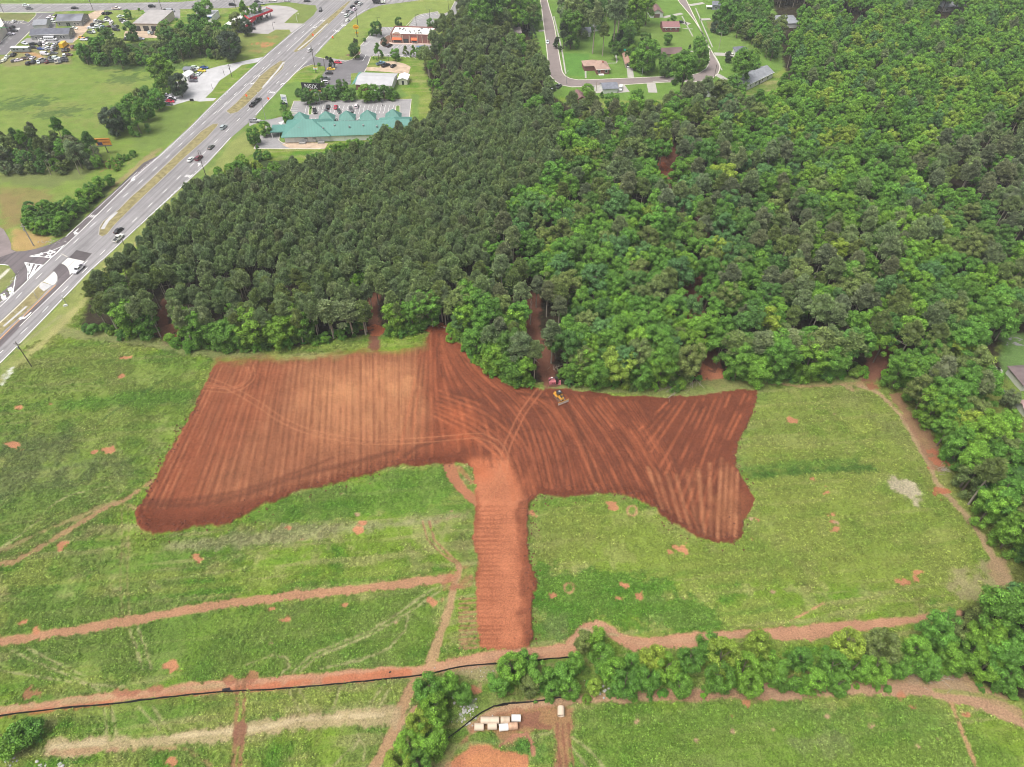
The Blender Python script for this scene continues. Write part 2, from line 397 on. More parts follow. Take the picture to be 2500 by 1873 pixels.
paint_poly(GT('E3',(1800,80),(2209,60),(2400,60),(2480,130),(2400,330),(2209,400),(1900,390),(2130,190),(1980,120)), (.15,.19,.05), 2, .3, 2, .9)
paint_poly(GT('E1',(0,310),(810,310),(760,400),(600,460),(0,450)), (.17,.165,.07), 2, .5, 3, .85)
paint_poly(GT('E1',(-200,-80),(2209,-60),(5000,-80),(5000,0),(2209,75),(1000,75),(0,85),(-200,85)), (.13,.19,.045), 2, .3, 3, .9)
paint_poly(GT('E1',(330,1080),(1650,960),(1600,1430),(600,1490),(-200,1470),(-200,1250),(150,1240)), (.22,.19,.09), 2, .3, 4, .8)
paint_line(GT('E1',(320,1150),(700,1200),(900,1290),(1000,1400)), 3, (.42,.23,.12), 2, .1, 2, .8)
paint_poly(GT('E1',(1400,960),(1650,1000),(1640,1120),(1500,1100)), (.42,.23,.12), 2, .1, 3, .7)
# neighbourhood lawns
paint_poly(GT('A3',(-200,-200),(1500,-200),(2400,-200),(2400,500),(2212,600),(1850,820),(400,760),(-200,400)), LAWN, 3, .25, 3, .9)
paint_poly(GT('A3',(570,420),(780,430),(760,610),(600,600)), (.085,.20,.035), 2, .2, 1, .8)
paint_poly(GT('A3',(1150,160),(1600,250),(1600,370),(1180,360)), (.135,.205,.045), 2, .25, 2, .8)
paint_poly(GT('A3',(1740,250),(2160,270),(2140,390),(1800,400)), (.13,.205,.045), 2, .25, 2, .8)
paint_poly(GT('A3',(1690,170),(1900,160),(2000,230),(1750,260)), (.17,.15,.07), 2, .4, 3, .7)
paint_poly(GT('A4',(130,90),(280,20),(480,0),(700,60),(480,130),(240,150)), (.42,.24,.16), 2, .1, 3, .8)
paint_poly(GT('B4',(2100,1150),(2500,1100),(2500,2500),(2150,2200),(1900,1700),(1950,1450)), (.085,.165,.04), 3, .3, 2, .9)

# --- forest floor under the woods (red clearing tracks are painted over it)
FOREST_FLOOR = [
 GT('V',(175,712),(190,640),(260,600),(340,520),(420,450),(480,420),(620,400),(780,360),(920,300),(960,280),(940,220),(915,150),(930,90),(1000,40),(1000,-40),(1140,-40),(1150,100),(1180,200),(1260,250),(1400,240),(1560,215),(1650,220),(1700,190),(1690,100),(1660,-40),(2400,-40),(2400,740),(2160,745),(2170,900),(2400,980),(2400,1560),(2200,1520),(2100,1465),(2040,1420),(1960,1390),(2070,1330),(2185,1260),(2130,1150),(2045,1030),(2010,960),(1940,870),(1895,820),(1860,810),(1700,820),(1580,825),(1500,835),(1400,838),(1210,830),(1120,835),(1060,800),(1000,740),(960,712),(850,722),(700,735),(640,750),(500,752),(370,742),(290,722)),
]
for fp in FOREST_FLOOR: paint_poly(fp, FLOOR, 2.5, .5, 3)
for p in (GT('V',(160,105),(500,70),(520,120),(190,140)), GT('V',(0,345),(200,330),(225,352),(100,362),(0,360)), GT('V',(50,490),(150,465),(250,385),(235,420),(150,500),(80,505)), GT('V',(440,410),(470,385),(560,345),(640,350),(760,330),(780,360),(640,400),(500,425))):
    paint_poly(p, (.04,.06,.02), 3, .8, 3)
for pts, w in ((GT('B2',(1090,900),(1075,1050),(1090,1200),(1080,1330)), 5.5), (GT('B3',(330,850),(330,1000),(340,1150),(420,1350),(470,1600)), 7),
               (GT('B3',(1600,600),(1600,800),(1590,950),(1640,1100)), 9), (GT('B3',(1680,1180),(1720,1350),(1760,1520)), 10), (GT('B4',(1100,1150),(1020,1350),(960,1500),(860,1620)), 9),
               (GT('A3',(1400,1150),(1390,1300),(1350,1450)), 11), (GT('B3',(1380,0),(1350,100),(1400,200)), 7), (GT('B1',(1420,950),(1370,1150),(1420,1290)), 5), (GT('B3',(1650,200),(1700,400)), 6)):
    paint_line(pts, w*.75, (.15,.065,.042), 1.8, .1, 2.5)
for q in (((1080,1210)), ((1050,1180)), ((1120,1190))): spot(*T1('B2',*q), 1.8, CLAY, .1, 1.4)
spot(*T1('B3',1740,1480), 3.2, (.33,.13,.07), .1, 1.3); spot(*T1('A3',1370,1330), 4, (.26,.085,.045), .1, 1.2); spot(*T1('B2',1620,1180), 3, CLAY, .1)
spot(*T1('B1',1400,1200), 3, (.22,.10,.06), .1, 1.2); spot(*T1('B1',1430,1270), 1.6, (.26,.09,.05), .1, 1.2)

paint_poly(GT('H3',(330,130),(450,110),(900,100),(900,420),(420,430),(380,330),(440,240)), (.10,.17,.05), 3, .4, 3, .95)
# --- the fields
paint_poly(GT('V',(0,800),(150,740),(420,775),(430,860),(300,1080),(200,1140),(0,1220)), (.135,.195,.042), 5, 1, 5, .5)
paint_poly(GT('C1',(0,600),(500,560),(800,700),(1000,850),(600,1000),(0,1050)), (.085,.105,.048), 8, 1, 8, .55, .40)
paint_poly(GT('C1',(500,280),(900,230),(1300,180),(1650,200),(1560,300),(1100,320),(520,350)), (.092,.195,.024), 3, 1, 3, .8)
paint_poly(GT('B1',(500,1180),(900,1190),(1300,1260),(1700,1330),(2209,1370),(2209,1430),(1750,1430),(1200,1330),(700,1280),(520,1260)), (.165,.165,.072), 2, .5, 3, .7)
paint_poly(GT('C2',(0,1180),(400,1060),(900,960),(1300,850),(1700,830),(1760,1000),(1740,1150),(1300,1230),(600,1290),(0,1300)), (.092,.195,.024), 2, 1, 3, .75)
paint_poly(GT('C2',(400,1070),(900,960),(1200,900),(1200,960),(800,1050),(500,1130)), (.15,.20,.05), 3, .8, 4, .6)
paint_poly(GT('C2',(-700,1480),(0,1400),(300,1330),(700,1300),(1400,1250),(1900,1200),(1920,1260),(1500,1330),(900,1400),(450,1480),(0,1500),(-700,1560)), (.235,.225,.115), 2.5, .7, 3, .75)
paint_poly(GT('D2',(-1900,200),(-900,300),(0,380),(700,300),(1500,200),(1600,350),(1400,800),(600,900),(-400,960),(-1900,900)), (.105,.190,.028), 4, 1, 6, .7)
paint_poly(GT('C3',(300,1080),(1000,1030),(1400,1200),(1700,1390),(1880,1400),(2000,1150),(2100,1000),(1980,700),(2080,300),(2212,120),(4200,120),(4500,1300),(4500,1900),(2212,1700),(300,1560)), (.185,.225,.045), 5, .9, 5, .6)
paint_poly(GT('D3',(320,30),(900,60),(1350,130),(1450,260),(1750,400),(1880,500),(1750,555),(1200,590),(1050,580),(930,470),(800,455),(650,520),(560,640),(350,660)), (.070,.175,.018), 3, 1, 9, .75)
paint_poly(GT('D3',(410,440),(560,420),(620,520),(580,620),(420,650)), (.12,.17,.05), 2, .8, 3, .7)
paint_poly(GT('C4',(-100,860),(400,845),(900,815),(950,850),(500,890),(0,930),(-100,930)), (.040,.115,.016), 2.0, 1, 2, .8)
paint_poly(GT('C4',(-300,830),(300,790),(800,760),(800,810),(0,870),(-300,890)), (.072,.165,.024), 2, 1, 2, .6)
paint_poly(GT('D3',(700,1170),(1500,1110),(2212,1130),(2900,1150),(3800,1300),(4200,1500),(4300,1800),(650,1800)), (.110,.195,.028), 4, 1, 4, .7)
paint_poly(GT('D4',(0,1180),(1300,1100),(1500,1200),(1500,1300),(1300,1330),(0,1300)), (.10,.18,.03), 4, 1, 5, .6)
paint_poly(GT('D4',(100,1430),(600,1400),(700,1500),(300,1560)), (.17,.19,.08), 3, .8, 5, .5)
paint_poly(GT('C4',(650,120),(850,150),(950,350),(1250,480),(1200,700),(900,450),(600,250)), (.17,.19,.06), 6, .8, 6, .6)
# dirt roads and tracks
P = paint_poly; L_ = paint_line
ROADDIRT = (.33,.175,.105)
main_track = T('D1',(-300,1210),(0,1170),(500,1100),(1000,1040),(1500,985),(2108,940))+T('D2',(700,890),(1400,850),(1600,800),(2108,700))+T('D3',(350,680),(580,645),(660,570),(730,500),(850,470),(960,515),(1060,585),(1200,605),(1700,565),(2212,525))+T('D4',(700,480),(1200,435),(1590,390),(1595,460),(1200,520),(800,570),(400,650),(0,620))+T('D3',(1900,610),(1600,690),(1300,700),(1130,720),(1000,660),(900,590),(760,600),(720,650),(690,740),(600,775),(300,795),(0,815))+T('D2',(2000,832),(1500,905),(1100,955),(500,1015),(0,1048))+T('D1',(1850,1052),(1400,1095),(900,1155),(300,1212),(0,1252),(-300,1290))
P(GP(main_track), ROADDIRT, .8, .12, 1.0)
for pts, w, c, al in ((T('D1',(0,1240),(500,1180),(1000,1120),(1500,1060),(2108,1015))+T('D2',(600,965),(1300,900)), 1.6, CLAY, .7), (T('D1',(0,1200),(500,1140),(1200,1060),(1800,1010)), 1.5, (.27,.21,.11), .7),
                      (T('D2',(1400,880),(1700,830),(2108,740))+T('D3',(350,720),(600,690),(700,580),(850,505),(1000,570),(1100,640),(1300,650),(1700,610),(2212,570)), 1.3, (.33,.20,.12), .6)):
    L_(GP(pts), w, c, .8, .1, 1, al, .42)
for q, r in (((200,1080),1.3),((1000,1060),1.0),((1230,1030),.9),((1800,960),1.1),((2000,960),1.2),((1100,1050),.6)): spot(*T1('D1',*q), r, (.24,.10,.06), .1, 1.8)
L_(GP(T('D1',(-200,690),(0,655),(400,590),(1000,490),(1600,380),(2108,310))+T('D2',(600,260),(1200,190),(1650,140))), 2.5, (.31,.155,.095), .8, .2, 1.2, .92)
L_(GP(T('D2',(1490,820),(1560,600),(1620,430),(1680,200),(1720,60))), 2.3, (.30,.19,.105), .7, .15, .9, .92)
L_(GP(T('D2',(1400,940),(1310,1060),(1230,1230),(1180,1400),(1080,1580),(980,1720))), 2.5, (.28,.165,.095), .8, .15, 1, .92)
L_(GP(T('D2',(1420,1140),(1320,1240),(1230,1330))), 1.2, (.30,.19,.11), .6, .1, 1)
P(GP(T('D1',(380,1470),(900,1410),(1500,1360),(2108,1290))+T('D2',(600,1220),(1050,1185),(1230,1190),(1170,1330),(800,1320),(600,1345),(0,1400))+T('D1',(1500,1480),(1000,1540),(360,1560))), (.31,.235,.135), 1.2, .3, 2.2, .85)
L_(GP(T('D1',(420,1500),(900,1450),(1500,1400),(2108,1340))+T('D2',(500,1270),(1100,1240))), .8, (.42,.34,.21), .6, .1, 1.0, .6, .45)
L_(GP(T('D1',(430,1540),(900,1520),(1500,1510),(1650,1600),(1700,1657))), 1.0, (.28,.15,.09), .6, .2, 1, .6, .45)
for a_ in ((1905,1940),(1960,1975)):
    L_(GP(T('D1',(a_[0],950),(a_[0]+8,1100),(a_[0]-4,1300),(a_[0]-30,1657))), .9, (.20,.10,.055), .5, .2, .8, .85)
L_(GP(T('D1',(1935,1340),(1925,1440))), 2.6, (.17,.08,.05), .5, .1, 1, .9)
for x0 in (975, 1030): L_(GP(T('C1',(x0+50,1180),(x0+55,1400))+T('D1',(x0,0),(x0-5,200),(x0+12,430))), .55, (.20,.155,.075), .5, .4, .5, .6)
for pts in (T('D1',(1040,550),(1095,700),(1150,870)), T('D1',(1110,540),(1170,700),(1215,870)), T('D1',(100,720),(300,820),(560,920),(800,1040)), T('D1',(220,700),(500,840),(700,930)), T('D1',(0,880),(300,930),(700,990),(1000,1010)),
            T('D1',(1110,1170),(1200,1260),(1310,1390)), T('D1',(1230,1170),(1300,1280),(1390,1380)), T('D1',(840,1190),(860,1390)), T('D1',(900,1190),(935,1390)), T('D2',(380,890),(520,760),(1000,560),(1300,370),(1500,230),(1620,190)),
            T('D2',(440,890),(560,780),(1010,590),(1330,400),(1560,240)), T('D2',(980,1190),(1100,1010)), T('D2',(1060,1190),(1180,1000)), T('D2',(350,1050),(430,1190)), T('D2',(430,1040),(520,1200)), T('D2',(760,1020),(700,1200)),
            T('D2',(0,840),(200,760),(330,770),(350,850),(280,910)), T('D2',(600,870),(900,800),(1150,700),(1280,560),(1310,430)), T('D2',(840,1560),(900,1450),(700,1657)), T('D2',(900,1400),(960,1500),(940,1657)),
            T('D3',(640,1400),(800,1520),(900,1657)), T('D3',(600,1430),(700,1560),(760,1657)), T('D3',(1000,590),(700,540)), T('C1',(0,1520),(250,1350),(520,1100),(900,1000)), T('C3',(2030,100),(2100,250))):
    L_(GP(pts), .6, (.27,.25,.12), .5, .35, .6, .75, .34)
for pts in (T('C1',(-100,1600),(100,1490),(400,1340)), T('C1',(880,420),(1100,260),(1400,90)), T('C1',(820,470),(1050,310),(1300,160))): L_(GP(pts), .9, (.05,.12,.02), .7, 1, .7, .5)
L_(GP(T('C1',(-100,1657),(100,1640),(400,1470),(700,1290),(900,1180),(1100,1080),(1300,930))), 1.5, (.27,.14,.085), .9, .2, 1.2, .75, .38)
L_(GP(T('C1',(-100,1560),(60,1520),(300,1400),(700,1240),(950,1130),(1150,1180),(1260,1150))), 1.2, (.24,.15,.085), .9, .3, 1.2, .6, .40)
L_(GP(T('C1',(1080,1400),(1070,1657))), 1.6, (.22,.17,.09), .8, .4, 1, .5, .4)
for dx in (0, 55): L_(GP(T('C2',(1490+dx,1290),(1530+dx,1440),(1640+dx,1550),(1780+dx*.6,1657))+T('D2',(1700+dx*.6,60))), .7, (.25,.12,.075), .5, .2, .6, .9)
L_(GP(T('C2',(1710,820),(1780,960),(1880,1080),(1940,1130))), 3.0, (.28,.11,.062), .8, .1, 1.2, .95)
L_(GP(T('C2',(1790,830),(1900,960))), 1.2, (.28,.11,.062), .7, .2, 1.2, .7)
P(GP(T('C2',(1500,1290),(1600,1270),(1920,1180),(1920,1260),(1600,1300))), (.28,.16,.09), 1, .4, 2, .5, .42)
P(GP(T('D2',(1560,250),(1600,150),(1720,20),(1840,0),(1840,230),(1740,230))), (.26,.115,.065), 1, .2, 2, .85, .36)
for yy in range(300, 720, 36):      # comb of bucket passes beside the haul strip
    L_(GP(T('D2',(1720,yy+8),(1850+(yy-300)*.03,yy))), .75, (.24,.12,.07), .4, .2, .4, .8)
# right side paths
L_(GP(T('C4',(830,150),(950,190),(1080,300),(1230,480),(1340,680),(1420,820),(1480,970),(1620,1130),(1750,1280),(1860,1440),(1960,1600),(2030,1720))), 1.9, (.28,.19,.11), 1, .2, 1.3, .92)
P(GP(T('C4',(1050,200),(1150,210),(1300,420),(1480,640),(1530,800),(1560,880),(1470,890),(1400,780),(1250,500))), (.20,.105,.065), 1.2, .15, 2, .85)
spot(*T1('C4',1480,780), 2.8, (.29,.10,.055), .1); spot(*T1('C4',1540,1040), 1.9, (.30,.10,.055), .1, 1.6); spot(*T1('C4',940,150), 1.5, (.20,.075,.045), .1, 1.4)
L_(GP(T('C3',(1650,240),(2000,120),(2212,115))+T('C4',(300,150),(600,130),(830,120))), 1.8, (.29,.19,.10), 1.4, .3, 1.6, .85)
P(GP(T('C4',(650,130),(830,130),(820,200),(720,190))), (.27,.18,.10), 1, .3, 2, .8, .4)
P(GP(T('C3',(330,150),(900,190),(1300,225),(1700,230),(2212,190),(2212,80),(1700,90),(1200,150),(700,140))), (.16,.185,.058), 1.2, .5, 1.6, .8)
P(GP(T('C4',(0,60),(500,70),(850,40),(830,120),(400,140),(0,110))), (.16,.185,.058), 1.2, .5, 1.6, .6)
P(GP(T('D4',(1480,60),(1900,0),(1990,150),(1900,300),(1600,300),(1440,250))), (.24,.20,.11), 2, .3, 3, .75, .45)
P(GP(T('D4',(1850,-40),(1960,-40),(2010,150),(1930,220),(1820,100))), (.25,.165,.095), 1, .2, 1.5, .85)
L_(GP(T('D3',(-150,1330),(0,1210),(250,1150),(700,1095),(1400,1060),(2212,1050))+T('D4',(0,1080),(600,1045),(1100,1030),(1400,1060),(1700,1130),(1950,1240),(2250,1400))), 2.6, (.33,.20,.125), .9, .15, 1.2, .92)
P(GP(T('D3',(1250,1050),(1800,1050),(2212,950),(2212,1130),(1800,1100),(1400,1120))), (.28,.16,.095), 1, .3, 2, .8, .4)
P(GP(T('D4',(0,950),(400,900),(700,960),(1000,930),(1200,800),(1500,830),(1700,980),(1850,1040),(2108,1180),(2108,1320),(1800,1180),(1400,1080),(1000,1060),(0,1090))), (.29,.175,.11), 1, .2, 2, .85, .34)
P(GP(T('D4',(1100,850),(1350,820),(1550,900),(1700,1080),(1450,1010),(1200,990))), (.27,.19,.12), 1, .1, 2, .6, .45)
L_(GP(T('D4',(1530,1160),(1570,1260),(1620,1400),(1700,1600),(1760,1750))), .9, (.32,.19,.10), .6, .2, .8, .95)
L_(GP(T('D4',(235,475),(350,420),(490,340))), .7, (.33,.185,.10), .5, .2, .9, .95)
L_(GP(T('D4',(1400,1040),(1900,1100),(2108,1190))), .8, (.15,.23,.03), .6, .8, .8, .5)
# earth round the pipes and the pad at the bottom edge
P(GP(T('H5',(-100,560),(100,380),(300,250),(600,180),(1000,150),(1271,180),(1271,330),(1200,895),(1060,895),(1050,420),(600,470),(560,640),(450,640),(300,480),(100,500),(0,620),(-100,780))), (.26,.125,.072), 1, .2, 2, .85)
P(GP(T('H5',(-400,1100),(-200,800),(0,620),(200,600),(420,690),(720,750),(740,1000),(740,1200))), (.31,.130,.066), .8, .05, 1.5)
P(GP(T('H5',(0,740),(150,690),(400,720),(640,790),(690,1100),(50,1100))), (.38,.165,.075), 2, .05, 2, .8)
P(GP(T('H5',(-150,640),(-60,580),(-200,895),(-330,895))), (.20,.15,.075), 1, .4, 2, .7)
P(GP(T('H5',(120,570),(300,520),(400,580),(330,620),(140,610))), (.085,.17,.03), 1.2, 1, 2, .8)
P(GP(T('H5',(640,580),(730,640),(740,740),(600,700),(500,670))), (.070,.165,.025), 1, 1, 1.2, .95)
P(GP(T('H5',(820,620),(960,560),(980,700),(900,800),(820,780))), (.085,.17,.03), 1.2, 1, 1.8, .75)
L_(GP(T('H5',(400,640),(560,520),(700,510),(780,600),(790,740))), .8, (.27,.13,.08), .4, .1, .6)
for dx in (0, 60, 130): L_(GP(T('H5',(1080+dx,380),(1085+dx*1.1,600),(1120+dx*1.2,895))), .55, (.17,.075,.045), .4, .1, .6, .85)
for dx in (0, 30, 60): L_(GP(T('H5',(1000,410+dx*.5),(700,340+dx),(560,420+dx*.4))), .5, (.18,.08,.05), .4, .1, .6, .7)
spot(*T1('H5',760,320), 1.4, (.19,.085,.055), .1, 1.8)
# pale gravel patch, rubble and riprap
P(GP(T('C4',(1100,905),(1200,930),(1290,960),(1340,1060),(1300,1150),(1200,1080),(1110,1010))), (.36,.30,.22), 1.6, .4, 3, .85, .40)
P(GP(T('B1',(0,1600),(110,1510),(125,1530),(20,1657))), (.50,.50,.48), .8, .1, 1.6, .8, .50)
P(GP(T('D2',(1690,1290),(1780,1130),(1850,1100),(1840,1180),(1760,1280))), (.30,.31,.25), 1, .4, 2, .6, .45)
P(GP(T('D2',(1600,880),(2000,840),(2100,900),(1900,960),(1750,920))), (.27,.19,.12), 1, .3, 2, .6, .45)
P(GP(T('D2',(1800,1010),(1900,990),(1920,1060),(1830,1080))), (.29,.17,.10), .7, .2, 1.5, .8)
# bare clay spots
SPOTS = [('B1',1040,1430,1.6),('B1',1020,1580,1.2),('C1',100,645,1.9),('C1',905,690,2.0),('C1',200,690,1.1),('C1',790,710,1.3),('C1',530,1495,1.9),('C1',1670,1605,1.5),('C1',430,300,1.2),('C1',155,325,1.4),
 ('C2',340,1335,1.6),('C2',945,1360,1.6),('C2',990,1300,1.1),('C2',1730,1200,.6),('C2',945,1230,.7),('C2',810,1060,.8),('C2',470,1440,.8),
 ('C3',950,1095,2.0),('C3',300,1150,1.6),('C3',1525,1435,2.1),('C3',2085,1350,1.9),('C3',2060,1200,.9),('C3',2110,1210,.9),('C3',1420,1460,.9),
 ('C4',250,435,1.8),('C4',605,385,.7),('C4',430,930,1.2),('C4',540,995,1.0),('C4',550,1050,1.2),('C4',610,1365,1.8),('C4',600,1230,1.2),('C4',555,1240,.9),('C4',580,1290,.9),('C4',620,1300,.8),
 ('D1',270,560,1.9),('D1',180,500,1.0),('D1',1380,840,1.9),('D1',1590,5,1.2),('D1',1380,1610,1.1),('D2',205,380,1.4),('D2',320,480,1.2),('D2',805,352,1.1),('D2',1515,320,1.6),('D2',1210,495,.6),('D2',205,670,.6),
 ('D3',480,275,1.5),('D3',1180,285,1.6),('D3',1090,200,1.2),('D3',1030,185,.8),('D3',1015,300,.8),('D3',2120,460,.5),('D3',1520,300,.5),('D3',2020,1120,1.2),('D3',1150,1270,.7),('D3',1620,1420,.7),('D3',1910,1240,.9),('D3',1910,1350,.8),
 ('D4',1125,175,1.6),('D4',1255,100,1.2),('D4',1260,150,1.2),('D4',85,250,.8),('D4',1200,1180,1.0),('D4',530,1250,.7),('D4',885,1330,.6),('D4',575,1410,.6),('D4',1240,1490,.8),('D4',95,1355,.7),('D4',1640,1240,.8),('D4',1420,1430,.7),('D4',1100,1080,1.4),('D2',1840,1040,1.3)]
for t_, x_, y_, r_ in SPOTS:
    r_ = r_*(.85+.3*((x_*7+y_*3) % 11)/11)
    pale = r_ < .85
    spot(*T1(t_, x_, y_), r_*.66, (.30,.20,.12) if pale else (.36,.150,.085), .1, 1.3, .9)
# horseshoe scuffs
for t_, x_, y_, r_ in (('D3',615,215,38),('C3',1115,1130,40)):
    c_ = T1(t_, x_, y_); k_ = TILES[t_][2]
    L_([tuple(G(c_[0]+r_/k_*math.cos(a_), c_[1]+r_/k_*math.sin(a_))[:2]) for a_ in np.linspace(0, 5.8, 14)], .7, (.30,.165,.09), .5, .2, .7, .85, smooth=False)

# --- the graded red soil
soil_v = [(470,782),(560,776),(640,778),(760,764),(860,754),(915,745),(928,720),(935,703),(955,700),(968,722),(1000,745),(1035,780),(1070,812),(1100,829),(1150,836),(1250,845),(1350,854),(1430,858),(1500,853),(1560,847),(1600,841),(1636,842),(1638,862),(1622,905),(1600,950),(1590,985),(1592,1010),(1605,1035),(1622,1058),(1630,1078),(1622,1100),(1605,1130),(1598,1160),(1583,1174),(1550,1174),(1510,1165),(1475,1145),(1445,1125),(1420,1104),(1390,1085),(1350,1072),(1300,1068),(1250,1072),(1200,1076),(1165,1070),(1148,1085),(1140,1090),(1140,1130),(1143,1180),(1150,1225),(1156,1262),(1148,1300),(1148,1345),(1155,1385),(1145,1398),(1090,1404),(1036,1400),(1033,1370),(1028,1320),(1027,1290),(1023,1285),(1024,1240),(1026,1225),(1022,1180),(1021,1120),(1026,1090),(1027,1060),(1021,1010),(1000,1003),(980,1000),(940,1005),(900,1012),(870,1008),(840,1012),(800,1028),(760,1038),(700,1052),(650,1062),(610,1078),(570,1095),(540,1112),(500,1130),(470,1140),(420,1142),(380,1150),(330,1158),(310,1152),(292,1128),(292,1108),(305,1090),(330,1040),(360,985),(400,915),(430,855),(455,805)]
SOILP = GT('V', *soil_v)
A = Area(SOILP); sd = poly_sd(A, SOILP)+(N_fine[A.i]-.5)*1.5+(N_mid[A.i]-.5)*2.2
# the top edge fades into scraped grass
top = seg_dist(A.x, A.y, GT('V',(470,775),(640,772),(860,748),(915,742)))
soil_t = sst(sd, -.25-0*sd, .35)
fade = np.clip(1-top/7.0, 0, 1); soft_t = sst(sd+ (N_mid[A.i]-.5)*9, -3.5, 3.5)
soil_t = soil_t*(1-fade)+soft_t*fade
sc = np.tile(np.array(SOIL), (len(A.i), 1))
def sp(col, t):
    global sc
    t = np.clip(t, 0, 1)
    sc = sc*(1-t[:, None])+np.array(col)*t[:, None]
def reg(poly, soft): 
    return sst(poly_sd(A, GT('V', *poly))+(N_mid[A.i]-.5)*6, -soft, soft)
# broad differences in the earth itself
sp((.215,.096,.056), .75*reg([(470,790),(900,750),(910,960),(800,1020),(500,1100),(400,1060),(440,880)], 6))
sp((.33,.165,.092), .75*reg([(660,800),(880,770),(905,800),(900,940),(700,950),(640,880)], 7))
sp((.40,.215,.115), .55*reg([(840,830),(900,840),(900,880),(850,880)], 4)*sst(N_fine[A.i], .3, .7))
sp((.42,.22,.12), .5*reg([(700,850),(760,810),(900,800),(900,850),(760,860)], 4)*sst(N_mid[A.i], .4, .65))
sp((.185,.058,.032), .6*reg([(440,790),(620,780),(560,900),(430,1080),(300,1110)], 6))
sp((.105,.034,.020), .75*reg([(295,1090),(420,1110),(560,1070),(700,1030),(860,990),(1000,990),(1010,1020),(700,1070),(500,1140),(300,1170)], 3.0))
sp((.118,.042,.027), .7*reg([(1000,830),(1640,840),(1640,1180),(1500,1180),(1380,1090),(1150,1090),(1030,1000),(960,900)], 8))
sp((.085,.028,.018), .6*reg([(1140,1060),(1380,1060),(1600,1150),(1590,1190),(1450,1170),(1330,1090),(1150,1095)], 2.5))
sp((.36,.150,.090), .88*reg([(1022,1000),(1100,990),(1130,1080),(1132,1400),(1030,1410),(1015,1290),(1024,1100)], 2.0))
sp((.15,.056,.034), .95*reg([(1124,1090),(1162,1080),(1165,1400),(1134,1400),(1120,1200)], 1.0)*(.25+1.3*N_fine[A.i]))
sp((.34,.10,.045), .55*reg([(960,880),(1010,880),(1020,950),(980,960)], 4)); sp((.34,.10,.045), .5*reg([(1020,1000),(1060,1000),(1050,1030),(1025,1030)], 3))
sp((.27,.125,.066), .55*reg([(1500,1030),(1590,1030),(1590,1130),(1520,1150)], 6)*sst(N_mid[A.i], .35, .6))
# passes of the blade: interpolated families of lines
rl = random.Random(7)
def family(keys, n, w, light, dark, la=.55, da=.55, brk=1.0):
    keys = [smooth_line(GT('V', *k), 6.0) for k in keys]
    def res(pts, m=14):
        P_ = np.array(pts); s_ = np.r_[0, np.cumsum(np.hypot(*np.diff(P_, axis=0).T))]; q = np.linspace(0, s_[-1], m)
        return np.c_[np.interp(q, s_, P_[:, 0]), np.interp(q, s_, P_[:, 1])]
    K = [res(k) for k in keys]; K = K if len(K) > 1 else K*2; m = len(K)-1
    for j in range(n):
        t = (j+rl.uniform(-.18, .18))/max(1, n-1)*m; t = min(max(t, 0), m-1e-6); i = int(t); L = K[i]*(1-(t-i))+K[i+1]*(t-i)
        L = [tuple(p) for p in L]
        lo = (min(p[0] for p in L), min(p[1] for p in L)); hi = (max(p[0] for p in L), max(p[1] for p in L))
        k = np.nonzero((A.x > lo[0]-3) & (A.x < hi[0]+3) & (A.y > lo[1]-3) & (A.y < hi[1]+3))[0]
        if not len(k): continue
        d = seg_dist(A.x[k], A.y[k], L)
        # distance along, for breaks in the streaks
        along = (A.x[k]-L[0][0])*(L[-1][0]-L[0][0])+(A.y[k]-L[0][1])*(L[-1][1]-L[0][1])
        ll = max(1., math.hypot(L[-1][0]-L[0][0], L[-1][1]-L[0][1])); u = along/ll
        b = vnoise(u, np.full_like(u, j*7.7), 1/9., 60+j % 9, 3)
        is_l = (j % 2 == 0); col = light if is_l else dark; al = (la if is_l else da)*rl.uniform(.6, 1.1)
        tt = al*np.clip(1.25-d/(w*.5)*1.0, 0, 1)*(1-brk+brk*sst(b, .36, .60)) 
        tt = np.clip(tt*(.7+.6*N_fine[A.i[k]]), 0, 1)
        sc[k] = sc[k]*(1-tt[:, None])+np.array(col)*tt[:, None]
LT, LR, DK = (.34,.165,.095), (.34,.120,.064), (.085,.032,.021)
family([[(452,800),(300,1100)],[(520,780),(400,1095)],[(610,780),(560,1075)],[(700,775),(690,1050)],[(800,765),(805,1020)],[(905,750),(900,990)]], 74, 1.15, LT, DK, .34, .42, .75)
family([[(452,800),(300,1100)],[(610,780),(560,1075)],[(800,765),(805,1020)],[(905,750),(900,990)]], 120, .6, (.30,.12,.065), (.10,.038,.024), .35, .40, 1)
family([[(910,760),(860,990)],[(930,710),(935,990)]], 7, 1.2, LR, DK, .4, .5, .6)
family([[(945,720),(940,820),(960,960)],[(965,730),(1000,800),(1100,900),(1150,1050)],[(1040,800),(1150,860),(1210,960),(1230,1060)],[(1120,840),(1230,900),(1290,1000),(1330,1060)]], 40, 1.2, LR, DK, .50, .45, 1)
family([[(945,720),(940,820),(960,960)],[(965,730),(1000,800),(1100,900),(1150,1050)],[(1040,800),(1150,860),(1210,960),(1230,1060)],[(1120,840),(1230,900),(1290,1000),(1330,1060)]], 60, .6, (.26,.085,.045), DK, .4, .4, 1)
family([[(940,900),(1000,930),(1080,990),(1110,1080)],[(950,840),(1060,880),(1140,960),(1170,1070)]], 14, 1.4, LR, DK, .6, .45, .8)
family([[(1180,850),(1250,960),(1290,1060)],[(1280,858),(1360,960),(1440,1100)],[(1380,868),(1450,980),(1520,1150)]], 32, 1.2, LR, DK, .55, .45, 1)
family([[(1180,850),(1250,960),(1290,1060)],[(1280,858),(1360,960),(1440,1100)],[(1380,868),(1450,980),(1520,1150)]], 60, .55, (.26,.085,.045), DK, .4, .4, 1)
